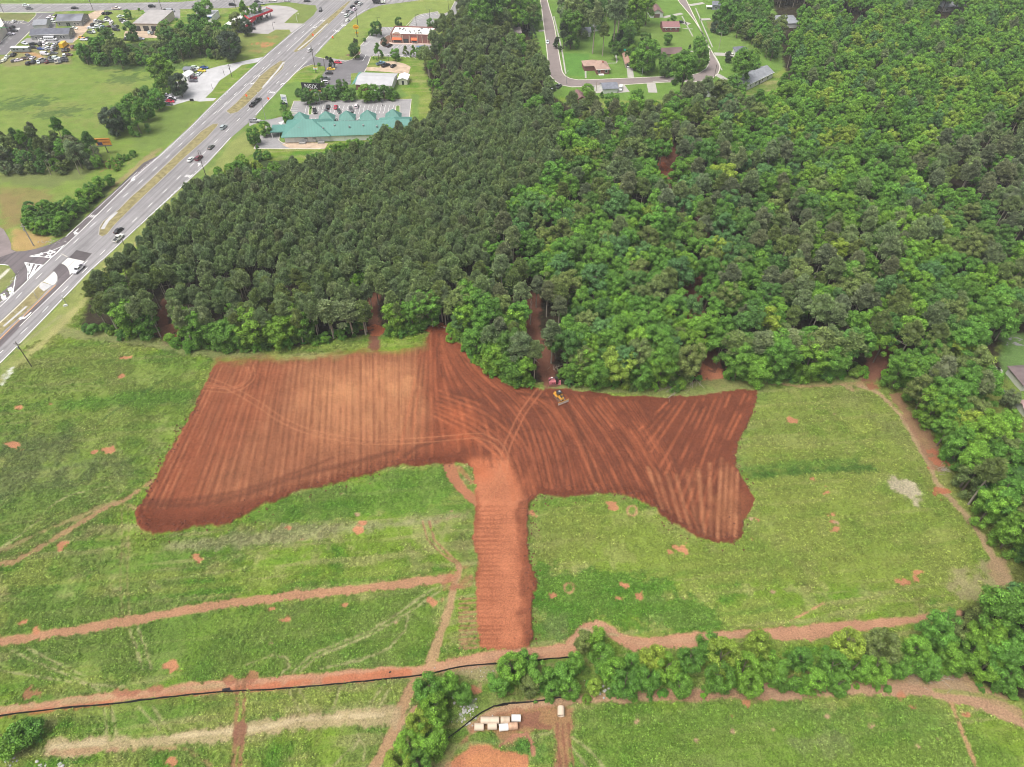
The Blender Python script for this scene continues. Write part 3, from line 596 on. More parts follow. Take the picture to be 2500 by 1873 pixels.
family([[(1440,870),(1380,930)],[(1500,865),(1420,1000)],[(1560,855),(1470,1080)],[(1632,850),(1560,1000),(1530,1160)]], 28, 1.05, LR, DK, .52, .40, 1)
family([[(1400,1010),(1430,1100)],[(1470,1030),(1500,1150)],[(1560,990),(1550,1165)],[(1600,1030),(1595,1160)]], 22, 1.4, LT, DK, .60, .50, .6)
for yy in np.arange(1095, 1400, 9.2):      # washboard across the haul strip
    family([[(1028,yy),(1124,yy+rl.uniform(-2,2))]], 1, 1.1, (.17,.058,.033), DK, .6, .5, .7)
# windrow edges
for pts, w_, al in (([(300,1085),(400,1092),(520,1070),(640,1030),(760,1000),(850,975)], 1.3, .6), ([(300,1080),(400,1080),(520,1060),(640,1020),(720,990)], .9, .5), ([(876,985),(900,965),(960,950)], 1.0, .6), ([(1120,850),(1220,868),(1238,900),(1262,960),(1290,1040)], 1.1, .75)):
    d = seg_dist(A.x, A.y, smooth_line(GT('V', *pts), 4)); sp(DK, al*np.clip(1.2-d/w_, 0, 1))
# tyre tracks over everything
TR1 = smooth_line(GP(T('C1',(1740,90),(1960,175),(2209,320))+T('C2',(250,400),(500,520),(900,605),(1200,618),(1600,595),(1980,565),(2110,620),(2185,740),(2170,870),(2060,1050),(1930,1200))), 3)
TR2 = smooth_line(GP(T('C1',(1720,170),(1960,185),(2080,130),(2130,60),(2110,-20))), 2)
TR3 = smooth_line(GP(T('C3',(390,160),(250,350),(130,600),(100,700))), 3)
for L in (offset(TR1, .95), offset(TR1, -.95), offset(TR2, .8), offset(TR2, -.8)):
    d = seg_dist(A.x, A.y, L); sp((.38,.18,.105), .34*np.clip(1.3-d/.30, 0, 1))
for L in (offset(TR3, .95), offset(TR3, -.95), offset(TR2, 1.6)):
    d = seg_dist(A.x, A.y, L); sp((.30,.12,.07), .6*np.clip(1.3-d/.38, 0, 1))
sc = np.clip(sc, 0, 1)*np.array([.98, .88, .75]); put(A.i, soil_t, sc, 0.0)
W[A.i] = W[A.i]*(1-soil_t)
# relief: berm of clods along the lower edges of the cut, rough crumbs, little furrows
edge = seg_dist(A.x, A.y, GT('V',(300,1100),(294,1125),(315,1148),(380,1145),(470,1135),(540,1108),(610,1074),(700,1048),(800,1024),(870,1004),(980,998)))
edge2 = seg_dist(A.x, A.y, GT('V',(1150,1080),(1200,1072),(1300,1064),(1390,1080),(1445,1120),(1510,1160),(1583,1168),(1600,1130)))
edge3 = seg_dist(A.x, A.y, GT('V',(1140,1100),(1143,1180),(1150,1260),(1146,1340),(1148,1390)))
edge4 = seg_dist(A.x, A.y, GT('V',(1634,860),(1600,945),(1588,1000),(1615,1050)))
clod = vnoise(A.x, A.y, 1/1.1, 21, 3, .6)
for e, hgt, wd in ((edge, .85, 2.4), (edge2, .7, 2.8), (edge3, .9, 1.7), (edge4, .5, 1.2)):
    Z[A.i] += soil_t*hgt*np.exp(-(e/wd)**2)*(.45+1.1*clod)
Z[A.i] += soil_t*(vnoise(A.x, A.y, 1/.8, 22, 2)-.5)*.26
near = (Y > 44) & (Y < 206) & (abs(X) < 200)
tuft = vnoise(X[near], Y[near], 1/1.0, 30, 3, .7); Z[near] += W[near]*np.clip(tuft-.42, 0, 1)*1.3*np.clip((206-Y[near])/20, 0, 1)
# keep the ground low where sheets and things lie on it: the highway corner of the field
hw = inside(X, Y, GP([(-700,1700),(-100,1000),(0,905),(100,805),(240,665),(330,575),(430,480),(520,400),(700,200),(1100,-60),(-700,-60)]))
Z[hw] = 0; Z[Y > 206] = 0

W[inside(X, Y, GP([(-160,920),(0,740),(158,599),(342,417),(640,142),(774,20),(1100,-16),(903,22),(771,134),(622,287),(507,400),(320,572),(217,666),(0,889),(-140,1030)]))] = .2
me = bpy.data.meshes.new('ground')
me.vertices.add(len(X)); me.vertices.foreach_set('co', np.c_[X, Y, Z].astype(np.float32).ravel())
ii = (np.arange(NY-1)[:, None]*NX+np.arange(NX-1)[None, :]).ravel()
quads = np.c_[ii, ii+1, ii+NX+1, ii+NX].astype(np.int32); nf = len(quads)
me.loops.add(nf*4); me.loops.foreach_set('vertex_index', quads.ravel())
me.polygons.add(nf); me.polygons.foreach_set('loop_start', (np.arange(nf)*4).astype(np.int32))
me.polygons.foreach_set('use_smooth', np.ones(nf, bool))
me.update(calc_edges=True)
ca = me.attributes.new('cover_colour', 'FLOAT_COLOR', 'POINT'); ca.data.foreach_set('color', np.c_[np.clip(C, 0, 1), np.ones(len(X))].astype(np.float32).ravel())
wa = me.attributes.new('weeds', 'FLOAT', 'POINT'); wa.data.foreach_set('value', np.clip(W, 0, 1).astype(np.float32))
me.materials.append(ground_mat())
ground = bpy.data.objects.new('ground', me); scene.collection.objects.link(ground); tag(ground, kind='structure')
def zg(x, y):
    """height of the ground sheet at a spot"""
    i = min(max(np.searchsorted(gy, y)-1, 0), NY-1); j = min(max(np.searchsorted(gx, x)-1, 0), NX-1); return float(Z[i*NX+j])
# ------------------------------------------------------------------ highway, streets, car parks: sheets a few millimetres apart
paint_mat()
HD = math.atan2(G(700,200).y-G(130,760).y, G(700,200).x-G(130,760).x)      # heading of the highway
M_HWY = asphalt('highway_asphalt', (.235,.224,.226), HD); M_NEW = asphalt('new_asphalt', (.125,.108,.112), HD); M_LOT = asphalt('worn_asphalt', (.26,.25,.25), None, .2)
M_DARK = asphalt('dark_asphalt', (.15,.142,.148), None, .15); M_PATCH = asphalt('patch_asphalt', (.080,.070,.072), None, .3); M_STREET = asphalt('street_asphalt', (.215,.178,.168), None, .12)
M_CONC = flat('concrete', (.52,.49,.42), .85, noise=.12, scale=.6); M_CONCW = flat('pale_concrete', (.62,.61,.55), .85, noise=.05, scale=.4); M_GRAV = asphalt('pale_gravel', (.42,.415,.42), None, .2)
M_LINE = flat('white_paint_line', (.80,.80,.78), .8, noise=.2, scale=.5); M_YEL = flat('orange_paint_line', (.62,.30,.08), .8, noise=.15, scale=.5)
M_DIRT = flat('packed_dirt', (.42,.32,.23), .95, noise=.3, scale=.3); M_VERGE = flat('median_grass', (.215,.185,.085), .95, noise=.45, scale=.5); M_LAWN = flat('lawn_grass', (.115,.19,.045), .95, noise=.3, scale=.5)
M_SHRUBBED = flat('mulch', (.16,.09,.06), .95, noise=.3, scale=1.0)
def sheet(name, polys, z, m):
    b = MB()
    for p in polys: b.sheet(p, z, m)
    return tag(b.build(name), kind='structure')
NW = T('S',(-160,920),(-70,830),(0,740),(29,719),(66,684),(123,630),(158,599),(203,556),(260,500),(342,417),(388,379),(463,310),(521,252),(640,142),(646,136),(710,81),(743,56),(765,38),(774,24),(770,12),(740,6),(700,2),(640,0),(560,-12))
SE = T('S',(1120,-16),(1010,3),(932,13),(903,22),(871,40),(809,93),(771,134),(716,185),(658,246),(622,287),(568,333),(507,400),(420,480),(320,572),(253,634),(217,666),(88,800),(0,889),(-140,1030))
sheet('highway', [GP(NW+SE)], .03, M_HWY)
sheet('crossroad', [GT('S',(-260,14),(0,10),(120,9),(240,8),(440,5),(520,-2),(640,-14),(1200,-60),(1200,-16),(1000,3),(900,10),(760,13),(700,5),(640,10),(560,20),(440,23),(240,26),(110,29),(-260,32))], .035, M_HWY)
# dark new asphalt: right turn lane, side road, loop in the median
sheet('turn_lane', [GT('S',(388,379.5),(350,398),(320,427),(270,475),(215,525),(185,556),(160,578),(140,590),(158,599),(203,556),(260,500),(342,420)),
    ], .042, M_NEW)
sheet('junction_paving', [GT('F4',(1380,-20),(1230,60),(1050,150),(860,250),(600,330),(400,370),(280,375),(190,340),(150,180),(100,60),(60,0),(-200,-60),(-200,700),(0,590),(140,605),(200,680),(262,760),(240,850),(150,960),(0,1090),(-300,1340),(-300,1500),(0,1235),(200,1095),(460,850),(850,480),(1090,270),(1400,-20))], .036, M_NEW)
sheet('median_crossing', [GT('F4',(880,710),(1010,575),(1080,590),(1130,640),(1165,710),(1172,775),(1250,745),(330,1657),(-250,2240),(-400,2240),(200,1657),(940,940),(975,880),(975,800),(950,750),(910,712))], .042, M_NEW)
sheet('fresh_patch', [GT('F4',(1285,350),(1550,408),(1430,537),(1165,478))], .042, M_PATCH)
sheet('side_road', [GT('F4',(-300,-200),(60,0),(150,150),(190,250),(190,345),(270,378),(0,470),(-300,560))], .047, asphalt('side_road_asphalt', (.20,.165,.16), None, .2))
b = MB(); b.prism(GT('F4',(1150,485),(1420,540),(1180,772),(1172,710),(1135,640),(1090,600),(1040,580)), 0, .12, M_CONCW)
b.prism(GT('F4',(912,714),(950,755),(968,800),(966,860),(920,930),(880,940),(730,885)), 0, .12, M_CONCW); tag(b.build('median_slab'), kind='structure')
b = MB(); b.ribbon(GT('F4',(1275,520),(1220,570),(1150,640)), .25, .125, M_LOT); tag(b.build('slab_joint'), kind='structure')
# medians
meds = [GT('F4',(-300,1900),(0,1580),(300,1300),(500,1100),(720,885),(880,930),(700,1130),(450,1380),(200,1600),(100,1680),(-300,2100)),
        GT('S',(241,574),(243,556),(252,541),(290,512),(319,482),(348,457),(492,320),(520,303),(533,302),(531,308),(505,337),(440,395),(420,415),(330,500),(280,550),(262,572),(250,578)),
        GT('S',(552,272),(576,252),(612,214),(634,187),(660,165),(684,149),(696,151),(690,168),(650,208),(600,258),(580,274),(562,279)),
        GT('S',(716,126),(735,107),(758,82),(801,44),(830,20),(850,4),(856,4),(840,22),(812,50),(775,88),(745,117),(722,128))]
b = MB()
for q in meds: b.prism(q, 0, .09, M_VERGE)
tag(b.build('median'), kind='structure')
b = MB(); b.ribbon(GT('F4',(720,885),(300,1300),(0,1580)), .5, .12, M_CONC); b.ribbon(GT('S',(150,620),(165,628)), .3, .12, M_CONC)
for q in meds[1:]: b.ribbon(list(q)+[q[0]], .34, .0, flat('old_kerb', (.33,.31,.29), .9, noise=.2), .13)
b.sheet(GT('F4',(690,890),(880,945),(800,1010),(740,1050),(690,1010),(660,980)), .10, M_GRAV)
b.ribbon(GT('F4',(60,1640),(200,1520),(350,1390),(450,1300)), .9, .11, M_GRAV)
b.ribbon(GT('S',(641,215),(680,170),(693,152)), 1.2, .10, M_GRAV); b.ribbon(GT('S',(250,560),(262,540),(285,518)), 1.6, .10, M_GRAV)
b.ribbon(GT('S',(728,122),(760,96),(800,58)), 1.1, .10, M_GRAV)
tag(b.build('median_kerb'), kind='structure')
# painted markings
def dashes(b, pts, w, on, off, z, m, start=0):
    P_ = np.array(smooth_line(pts, 1.0)); s_ = np.r_[0, np.cumsum(np.hypot(*np.diff(P_, axis=0).T))]; q = start
    while q+on < s_[-1]:
        a_ = [np.interp(q, s_, P_[:, 0]), np.interp(q, s_, P_[:, 1])]; c_ = [np.interp(q+on, s_, P_[:, 0]), np.interp(q+on, s_, P_[:, 1])]
        b.ribbon([a_, c_], w, z, m); q += on+off
b = MB()
b.ribbon(smooth_line(GT('S',(-60,805),(29,722),(66.6,686),(123,632),(158,601),(203,559),(260,503),(342,422),(388,383),(463.5,313),(521.5,255),(646,140),(712,84),(745,59)), 4), .22, .05, M_LINE)
b.ribbon(smooth_line(GT('S',(-60,940),(0,886),(88,797),(217,663),(253,631),(320,569),(420,477),(505,398),(563,336)), 4), .22, .05, M_LINE)
b.ribbon(smooth_line(GT('S',(624,281),(660,241),(718,180),(750,150)), 4), .2, .05, M_LINE); b.ribbon(smooth_line(GT('S',(771,130),(808,90),(870,38),(902,20)), 4), .2, .05, M_LINE)
b.ribbon(GT('F4',(330,1640),(1250,742)), .24, .055, M_LINE); b.ribbon(GT('F4',(1390,610),(1480,530)), .25, .05, M_LINE)
dashes(b, GT('S',(-30,769),(10,756),(55,713),(97.5,672),(137,635),(174,600),(210,564),(246,532),(278,502),(340,447),(400,392),(480,316),(540,262),(600,206),(660,150),(720,95),(780,45)), .22, 3.6, 8.6, .05, M_LINE)
dashes(b, GT('S',(-10,872),(72,795),(113,753),(151,714),(189,678),(222,645),(256,611),(320,546),(347,520),(380,488),(430,440),(500,372),(560,314),(620,256),(680,200),(745,138),(800,88),(850,45)), .22, 3.6, 8.6, .05, M_LINE)
dashes(b, GT('S',(330,560),(430,465),(505,392)), .2, .9, 2.2, .05, M_LINE); dashes(b, GT('S',(400,375),(470,312),(520,262),(560,222)), .2, .9, 2.2, .05, M_LINE)
dashes(b, GT('S',(560,220),(610,174),(660,128)), .2, .9, 2.2, .05, M_LINE); dashes(b, GT('S',(295,470),(350,410),(380,388)), .3, .9, 1.6, .052, M_LINE)
b.ribbon(GT('S',(530,275),(580,230),(640,175),(660,157)), .2, .05, M_LINE)
b.ribbon(GT('S',(700,125),(760,70),(790,45)), .2, .05, M_LINE)
b.ribbon(GT('S',(163,575),(230,516),(300,452),(335,420)), .2, .055, M_LINE); b.ribbon(GT('F4',(1110,130),(1240,10)), .25, .056, M_LINE)
# hatched islands
for tri in (((500,455),(860,370),(1040,290),(1085,262),(960,395),(850,480),(700,465)), ((415,560),(720,605),(600,730),(465,850),(475,700),(450,620))):
    q = GT('F4', *tri); b.ribbon(list(q)+[q[0]], .32, .055, M_LINE)
for a_, c_, w_ in (((440,565),(500,640),.3),((470,580),(480,740),.5),((540,580),(480,760),.9),((620,590),(500,820),.9),((700,610),(560,760),.8),((560,700),(600,720),.5),((580,455),(720,410),.5),((700,460),(860,370),.0),((620,455),(730,415),.7),((720,410),(690,395),.5),((760,470),(930,370),.8),((860,470),(800,380),.8),((930,395),(830,350),.6)):
    if w_: b.ribbon(GT('F4', a_, c_), w_, .056, M_LINE)
for a_, c_, w_ in (((165,985),(205,1090),1.5),((45,1090),(75,1180),1.5),((262,800),(218,1075),.3),((218,1075),(140,1150),.3),((140,1150),(0,1240),.3)): b.ribbon(GT('F4', a_, c_), w_, .056, M_LINE)
b.ribbon(smooth_line(GT('F4',(-60,590),(30,592),(140,608)), 2), .35, .06, M_LINE)
# arrows and words on the road
def arrow(c, d, s=1.0, left=True):
    o_ = Vector(G(*c)[:2]); d = Vector(G(c[0]+d[0], c[1]+d[1])[:2])-o_; d.normalize(); n_ = Vector((-d.y, d.x))*(1 if left else -1)
    def at(u, v): p = o_+d*u*s+n_*v*s; return (p.x, p.y)
    b.sheet([at(-1.6,-.2), at(-1.6,.2), at(.6,.25), at(.9,.7), at(.4,.7), at(1.3,1.9), at(2.0,.7), at(1.5,.7), at(1.1,-.2)], .058, M_LINE)
for c_, d_, s_, l_ in (((67,771.5),(-1,.95),1.3,False),((184.6,564.8),(-1,.95),1.25,True),((324,895-460),(-1,.95),1.2,True),((619,203.5),(-1,.95),.9,False),((487,403),(1,-.9),.9,True),((687,206),(1,-.9),.9,False),((771.5,66),(-1,.9),.9,False)): arrow(c_, d_, s_, l_)
for cx_, cy_ in ((224,528),(637,186),(665,226),(787,51),(835,31),(823,76),(839,62),(460,430)):
    o_ = G(cx_, cy_); 
    for k_ in (-1.2,-.4,.4,1.2): b.box((o_.x+math.cos(HD+math.pi/2)*k_, o_.y+math.sin(HD+math.pi/2)*k_, .052), (2.0,.35,.006), M_LINE, HD)
tag(b.build('lane_markings'), kind='structure')
b = MB(); b.ribbon(GT('F4',(-150,2000),(200,1657),(940,940)), .28, .056, M_YEL)
b.ribbon(GT('F4',(-50,1630),(300,1290),(720,890),(880,700)), .16, .05, flat('faded_line', (.26,.20,.16), .9)); tag(b.build('yellow_line'), kind='structure')
b = MB()      # crossroad lane dashes and edge
dashes(b, GT('S',(-100,21),(240,17),(440,14),(700,-4)), .2, 3, 9, .05, M_LINE); b.ribbon(GT('S',(-100,14),(240,11),(440,8)), .2, .05, M_LINE)
b.ribbon(GT('E1',(-300,290),(0,290),(810,285),(1240,275)), .7, .04, M_CONCW, .0); b.ribbon(GT('E1',(-300,88),(950,90)), .5, .045, M_CONCW)
for q in range(0, 14): pass
tag(b.build('crossroad_markings'), kind='structure')

# drives, lots
sheet('car_park_road', [GT('E1',(820,290),(1240,290),(1060,430),(860,540),(760,640),(660,720),(330,1050),(140,1230),(-300,1240),(-300,560),(90,470),(540,470),(650,500),(770,400))], .02, M_DARK)
sheet('plaza_car_park', [GT('F2',(540,262),(1500,245),(2125,235),(2095,560),(480,600),(420,600),(420,462),(480,430),(600,425),(480,400))], .020, M_LOT)
sheet('plaza_drive', [GT('F2',(-70,525),(-20,508),(60,520),(200,510),(419,462),(419,600),(360,600),(345,700),(350,815),(960,845),(950,905),(0,905),(95,700),(150,640),(160,560),(60,550),(-10,575),(-60,600))], .016, M_LOT)
sheet('restaurant_car_park', [GT('F3',(1000,530),(1130,360),(1250,300),(1610,240),(1620,290),(1750,290),(1860,230),(1960,30),(2050,30),(2030,260),(1960,480),(1830,640),(1500,640),(1500,1200),(230,1165),(30,1340),(-80,1420),(-500,1360),(-700,1330),(-640,1200),(-260,1260),(0,1180),(0,950),(270,645),(420,560),(660,565),(1000,545))], .02, M_LOT)
sheet('tavern_car_park', [GT('F1',(480,960),(900,1030),(1150,1000),(1250,900),(1400,960),(1370,1090),(1340,1150),(1300,1215),(1080,1240),(1080,1420),(880,1470),(820,1520),(560,1480),(560,1330),(650,1190),(640,1120),(420,1090),(300,1130),(170,1210),(100,1290),(250,1100),(330,1000),(440,900))], .025, M_DARK)
sheet('dirt_lot', [GT('F1',(900,1120),(1340,1130),(1560,1140),(1650,1040),(1800,1030),(2000,1080),(2090,1130),(2060,1230),(1900,1240),(1700,1215),(1340,1190)), GT('F2',(420,815),(600,805),(1000,830),(960,900),(500,905),(380,850)),
   GT('E2',(500,235),(330,235),(100,340),(-160,590),(-250,680),(-500,690),(-700,640),(-900,620),(-980,900),(-900,960),(-200,960),(0,800),(200,600),(330,420),(480,300)), GT('E2',(970,700),(1240,690),(1900,690),(1860,850),(1000,860),(940,800))], .022, M_DIRT)
sheet('gravel_lot', [GT('E4',(640,560),(800,520),(880,380),(1130,350),(1210,260),(1500,180),(1800,120),(2209,30),(2600,-40),(2650,10),(2209,120),(1960,160),(1800,280),(1500,480),(1350,700),(1200,840),(1430,850),(1370,900),(1080,920),(900,890),(620,970),(480,1010),(200,1010),(160,960),(340,820),(480,680)),
   ], .024, M_GRAV)
sheet('yard_paving', [GT('E1',(600,860),(1700,800),(1640,960),(700,975),(450,960)), GT('E1',(860,480),(1250,450),(1250,620),(1060,660),(760,620))], .026, M_LOT)
sheet('filling_station_paving', [GT('E3',(1180,200),(1320,115),(1560,110),(1640,90),(1800,95),(1980,115),(2130,185),(2050,240),(1890,390),(2209,400),(2400,330),(2200,560),(2000,545),(1980,500),(1750,500),(1620,575),(1280,560),(1100,560),(1100,290))], .028, flat('weathered_concrete', (.34,.32,.31), .9, noise=.18, scale=.15))
sheet('workshop_yard', [GT('E3',(400,180),(480,150),(520,140),(440,290),(400,460),(620,470),(640,330),(420,330)), GT('E2',(1380,215),(2209,215),(2209,420),(1980,400),(1700,290),(1400,270))], .022, M_LOT)
b = MB()
kerbs = [GT('E1',(810,285),(810,350),(740,420),(640,510),(560,535),(480,520),(540,465),(300,455),(60,460)), GT('E1',(660,718),(330,1050),(140,1240)), GT('F2',(540,262),(1500,245),(2125,235),(2090,560)), GT('F2',(540,262),(485,420),(590,425),(590,440)), GT('F2',(0,905),(60,760),(110,690)), GT('F2',(0,905),(900,905)),
  GT('F2',(360,650),(335,790),(390,830),(450,850)), GT('F2',(730,440),(750,330),(790,330),(780,440),(730,445)), GT('F2',(1905,420),(1920,320),(1970,320),(1972,410),(1940,430),(1905,425)), GT('F3',(950,540),(1120,360),(1250,300),(1610,240),(1615,295),(1700,305),(1850,245),(1960,30)), GT('F3',(-500,1345),(-170,1230),(-40,1090)),
  GT('F3',(0,950),(270,645)), GT('F3',(240,1180),(310,1130),(1000,1170),(1290,1185)), GT('F3',(150,1350),(210,1190)), GT('F3',(550,950),(480,975),(400,930),(400,870),(480,790),(560,730)), GT('F3',(1500,380),(1700,385),(1800,430),(1780,520)), GT('F1',(1310,1215),(1340,1160)), GT('F1',(480,960),(860,1035),(1100,1010),(1200,960),(1260,880)), GT('F1',(420,1090),(300,1130),(150,1230),(0,1390))]
for q in kerbs: b.ribbon(q, .35 if len(q) > 2 else .45, 0, M_CONC, .14)
tag(b.build('car_park_kerb'), kind='structure')
b = MB()      # stall lines
def stalls(p0, p1, n, dx, dy):
    for i in range(n):
        t = i/(n-1); x_, y_ = p0[0]+(p1[0]-p0[0])*t, p0[1]+(p1[1]-p0[1])*t; b.ribbon(GP([(x_, y_), (x_+dx, y_+dy)]), .13, .045, M_LINE)
def tl(t_, x_, y_): return T1(t_, x_, y_)
stalls(tl('F2',690,390), tl('F2',1870,372), 22, 4.5, -12); stalls(tl('F2',680,440), tl('F2',1858,424), 22, 4.0, -10); stalls(tl('F2',510,300), tl('F2',490,415), 5, 17, 0)
stalls(tl('F2',760,545), tl('F2',2060,545), 24, 3, -9); b.ribbon(GT('F2',(860,365),(1870,368)), .12, .045, M_LINE)
stalls(tl('F3',20,940), tl('F3',260,660), 13, 11, 2); stalls(tl('F3',460,1110), tl('F3',1280,1180), 9, 8, 7); stalls(tl('F3',720,930), tl('F3',1150,930), 6, -8, 7); stalls(tl('F3',500,565), tl('F3',660,570), 3, 7, 8); stalls(tl('F3',1010,540), tl('F3',1240,310), 8, 9, 3); stalls(tl('F3',1260,300), tl('F3',1600,250), 5, 8, 5)
stalls(tl('F1',660,1200), tl('F1',580,1470), 7, 16, 1); stalls(tl('F1',1010,1250), tl('F1',1000,1400), 4, 11, 0)
stalls(tl('E1',20,470), tl('E1',480,470), 9, -4, 8); stalls(tl('E1',210,790), tl('E1',-160,1160), 13, 17, -2)
b.ribbon(GT('E1',(660,725),(330,1050),(140,1240)), .5, .05, M_CONCW); b.ribbon(GT('E1',(200,790),(-100,1060)), .35, .05, M_LINE); b.ribbon(GT('E1',(950,330),(770,490),(620,580)), .14, .045, M_LINE)
for k_ in range(7): b.ribbon(GT('E1',(300+k_*22,660-k_*6),(350+k_*16,720-k_*10)), .22, .045, M_LINE)
b.ribbon(GT('F1',(1340,920),(1280,1030)), .2, .045, M_LINE); b.ribbon(GT('F3',(1900,400),(1870,520)), .3, .045, M_LINE)
b.sheet(GT('F2',(255,605),(335,600),(320,690),(270,690)), .048, M_CONCW); b.sheet(GT('F2',(330,550),(405,530),(370,585)), .048, M_CONCW)
tag(b.build('stall_lines'), kind='structure')
b = MB(); b.sheet(GT('F3',(1150,960),(1345,940),(1345,1000),(1220,1010)), .047, flat('blue_bay', (.12,.17,.30), .8)); tag(b.build('blue_bay_paint'), kind='structure')
b = MB()
for q, m_ in ((GT('F2',(740,440),(755,335),(785,335),(780,440)), M_LAWN), (GT('F2',(1910,420),(1925,325),(1965,325),(1968,415),(1940,428)), M_LAWN), (GT('F3',(540,950),(480,965),(410,920),(415,870),(490,800),(570,740),(650,740),(640,880),(600,880)), M_SHRUBBED), (GT('F3',(1510,390),(1690,395),(1790,440),(1760,530),(1560,540)), M_LAWN),
  (GT('F3',(310,660),(380,600),(440,620),(460,640),(400,665)), M_SHRUBBED), (GT('F2',(350,800),(345,760),(410,750),(420,810)), M_LAWN), (GT('F1',(980,930),(1240,870),(1230,930),(1100,960)), M_SHRUBBED)): b.prism(q, 0, .13, m_)
tag(b.build('planting_bed'), kind='structure')
b = MB(); b.sheet(GT('F3',(560,860),(650,870),(1500,900),(1500,930),(650,920),(560,880)), .05, flat('pink_walk', (.52,.40,.34), .9)); tag(b.build('restaurant_walk'), kind='structure')

# residential streets
stL = T('S',(1300,-90),(1319,0),(1326,50),(1333,104),(1341,174),(1346,188),(1356,199),(1373,208.6),(1397,213),(1440,211),(1500,208.6),(1629,201),(1700,200),(1722,197),(1741,190),(1752,181),(1756,172),(1757.6,162),(1750,145),(1731,114),(1691,33),(1675,0),(1640,-70))
stR = T('S',(1612,-70),(1655,0),(1665,13),(1695,50),(1724,99),(1732,128),(1731,150),(1724,168),(1708,178),(1691,183),(1625,187),(1560,190),(1500,192.7),(1440,195),(1412,195.6),(1392,192),(1380,186),(1373,176),(1364,130),(1352,58),(1336,0),(1318,-90))
sheet('street', [GP(stL+stR)], .03, M_STREET)
sheet('side_street', [GT('H3',(430,215),(445,160),(470,150),(578,150),(900,152),(900,222),(578,218))], .03, asphalt('grey_street', (.20,.19,.20), None, .08))
b = MB()
for q in (stL, stR): b.ribbon(smooth_line(GP(q), 4), .55, 0, M_CONC, .13)
tag(b.build('street_kerb'), kind='structure')
b = MB()
for pts, w_ in ((T('S',(1362,130),(1372,180),(1384,195),(1412,203-5)), 0),): pass
for pts, w_ in ((T('S',(1352,40),(1371,120),(1381,180)), .9), (T('S',(1430,191),(1430,171),(1436,171),(1445,171)), 1.0), (T('S',(1540,190),(1538,170),(1535,158),(1530,150)), 3.6), (T('H2',(690,145),(772,142)), 3.6), (T('H2',(615,40),(720,22)), 3.6), (T('H2',(800,400),(900,405),(945,425)), 5.0), (T('H2',(815,550),(885,590)), 3.6),
                (T('H2',(330,612),(345,685)), 5.0), (T('A3',(850,680),(870,740)), 6.5), (T('A3',(1010,680),(1050,735)), 7.0), (T('H2',(420,130),(560,100)), 3.4), (T('H2',(560,165),(615,180)), 4.6), (T('H2',(565,210),(640,215)), 1.0), (T('H2',(570,385),(640,380)), 2.2), (T('H1',(880,330),(1005,330)), 4.0), (T('H1',(930,520),(1040,515)), 3.0),
                (T('H2',(660,60),(785,350)), .8), (T('H2',(790,400),(855,520)), .8), (T('H2',(560,120),(640,270)), .8), (T('H2',(10,468),(75,466),(70,400)), .9), (T('A4',(1830,0),(1940,80)), 2.2), (T('H3',(300,395),(365,385)), 3.5), (T('H3',(350,370),(400,450)), 1.3), (T('H3',(195,360),(240,430)), 3.0),
                (T('A3',(640,690),(820,690)), 1.0), (T('A3',(1280,650),(1400,640)), .8)):
    b.ribbon(smooth_line(GP(pts), 3), w_, .035, flat('drive_concrete', (.36,.34,.31), .85, noise=.12, scale=.4) if w_ > 2 else flat('walk_concrete', (.34,.33,.29), .85, noise=.15, scale=.4))
tag(b.build('driveway'), kind='structure')

# ------------------------------------------------------------------ buildings
def frame(fl, fr):
    a, c = G(*fl), G(*fr); L = (c-a).length; rz = math.atan2(c.y-a.y, c.x-a.x); return a, L, rz
def walls(b, L, D, h, m, x0=0, y0=0): b.box((x0+L/2, y0+D/2, h/2), (L, D, h), m)
def gable(L, D, h, r, m, mw, ov=.5, axis='x', x0=0, y0=0, thick=.18):
    """gable roof with its triangles of wall; ridge along axis"""
    b = MB()
    if axis == 'x':
        for s in (0, 1):
            y_e = y0-ov if s == 0 else y0+D+ov; z_e = h-r*ov/(D/2)
            b.add([(x0-ov,y_e,z_e),(x0+L+ov,y_e,z_e),(x0+L+ov,y0+D/2,h+r),(x0-ov,y0+D/2,h+r),(x0-ov,y_e,z_e-thick),(x0+L+ov,y_e,z_e-thick),(x0+L+ov,y0+D/2,h+r-thick),(x0-ov,y0+D/2,h+r-thick)], [(0,1,2,3),(7,6,5,4),(0,4,5,1),(1,5,6,2),(3,7,4,0)], m)
        g = MB()
        for x in (x0+.03, x0+L-.03): g.add([(x,y0,h-.2),(x,y0+D,h-.2),(x,y0+D/2,h+r-thick-.05)], [(0,1,2)], mw)
    else:
        for s in (0, 1):
            x_e = x0-ov if s == 0 else x0+L+ov; z_e = h-r*ov/(L/2)
            b.add([(x_e,y0-ov,z_e),(x0+L/2,y0-ov,h+r),(x0+L/2,y0+D+ov,h+r),(x_e,y0+D+ov,z_e),(x_e,y0-ov,z_e-thick),(x0+L/2,y0-ov,h+r-thick),(x0+L/2,y0+D+ov,h+r-thick),(x_e,y0+D+ov,z_e-thick)], [(0,1,2,3),(7,6,5,4),(0,4,5,1),(2,6,7,3),(3,7,4,0)], m)
        g = MB()
        for y in (y0+.03, y0+D-.03): g.add([(x0,y,h-.2),(x0+L,y,h-.2),(x0+L/2,y,h+r-thick-.05)], [(0,1,2)], mw)
    return b, g
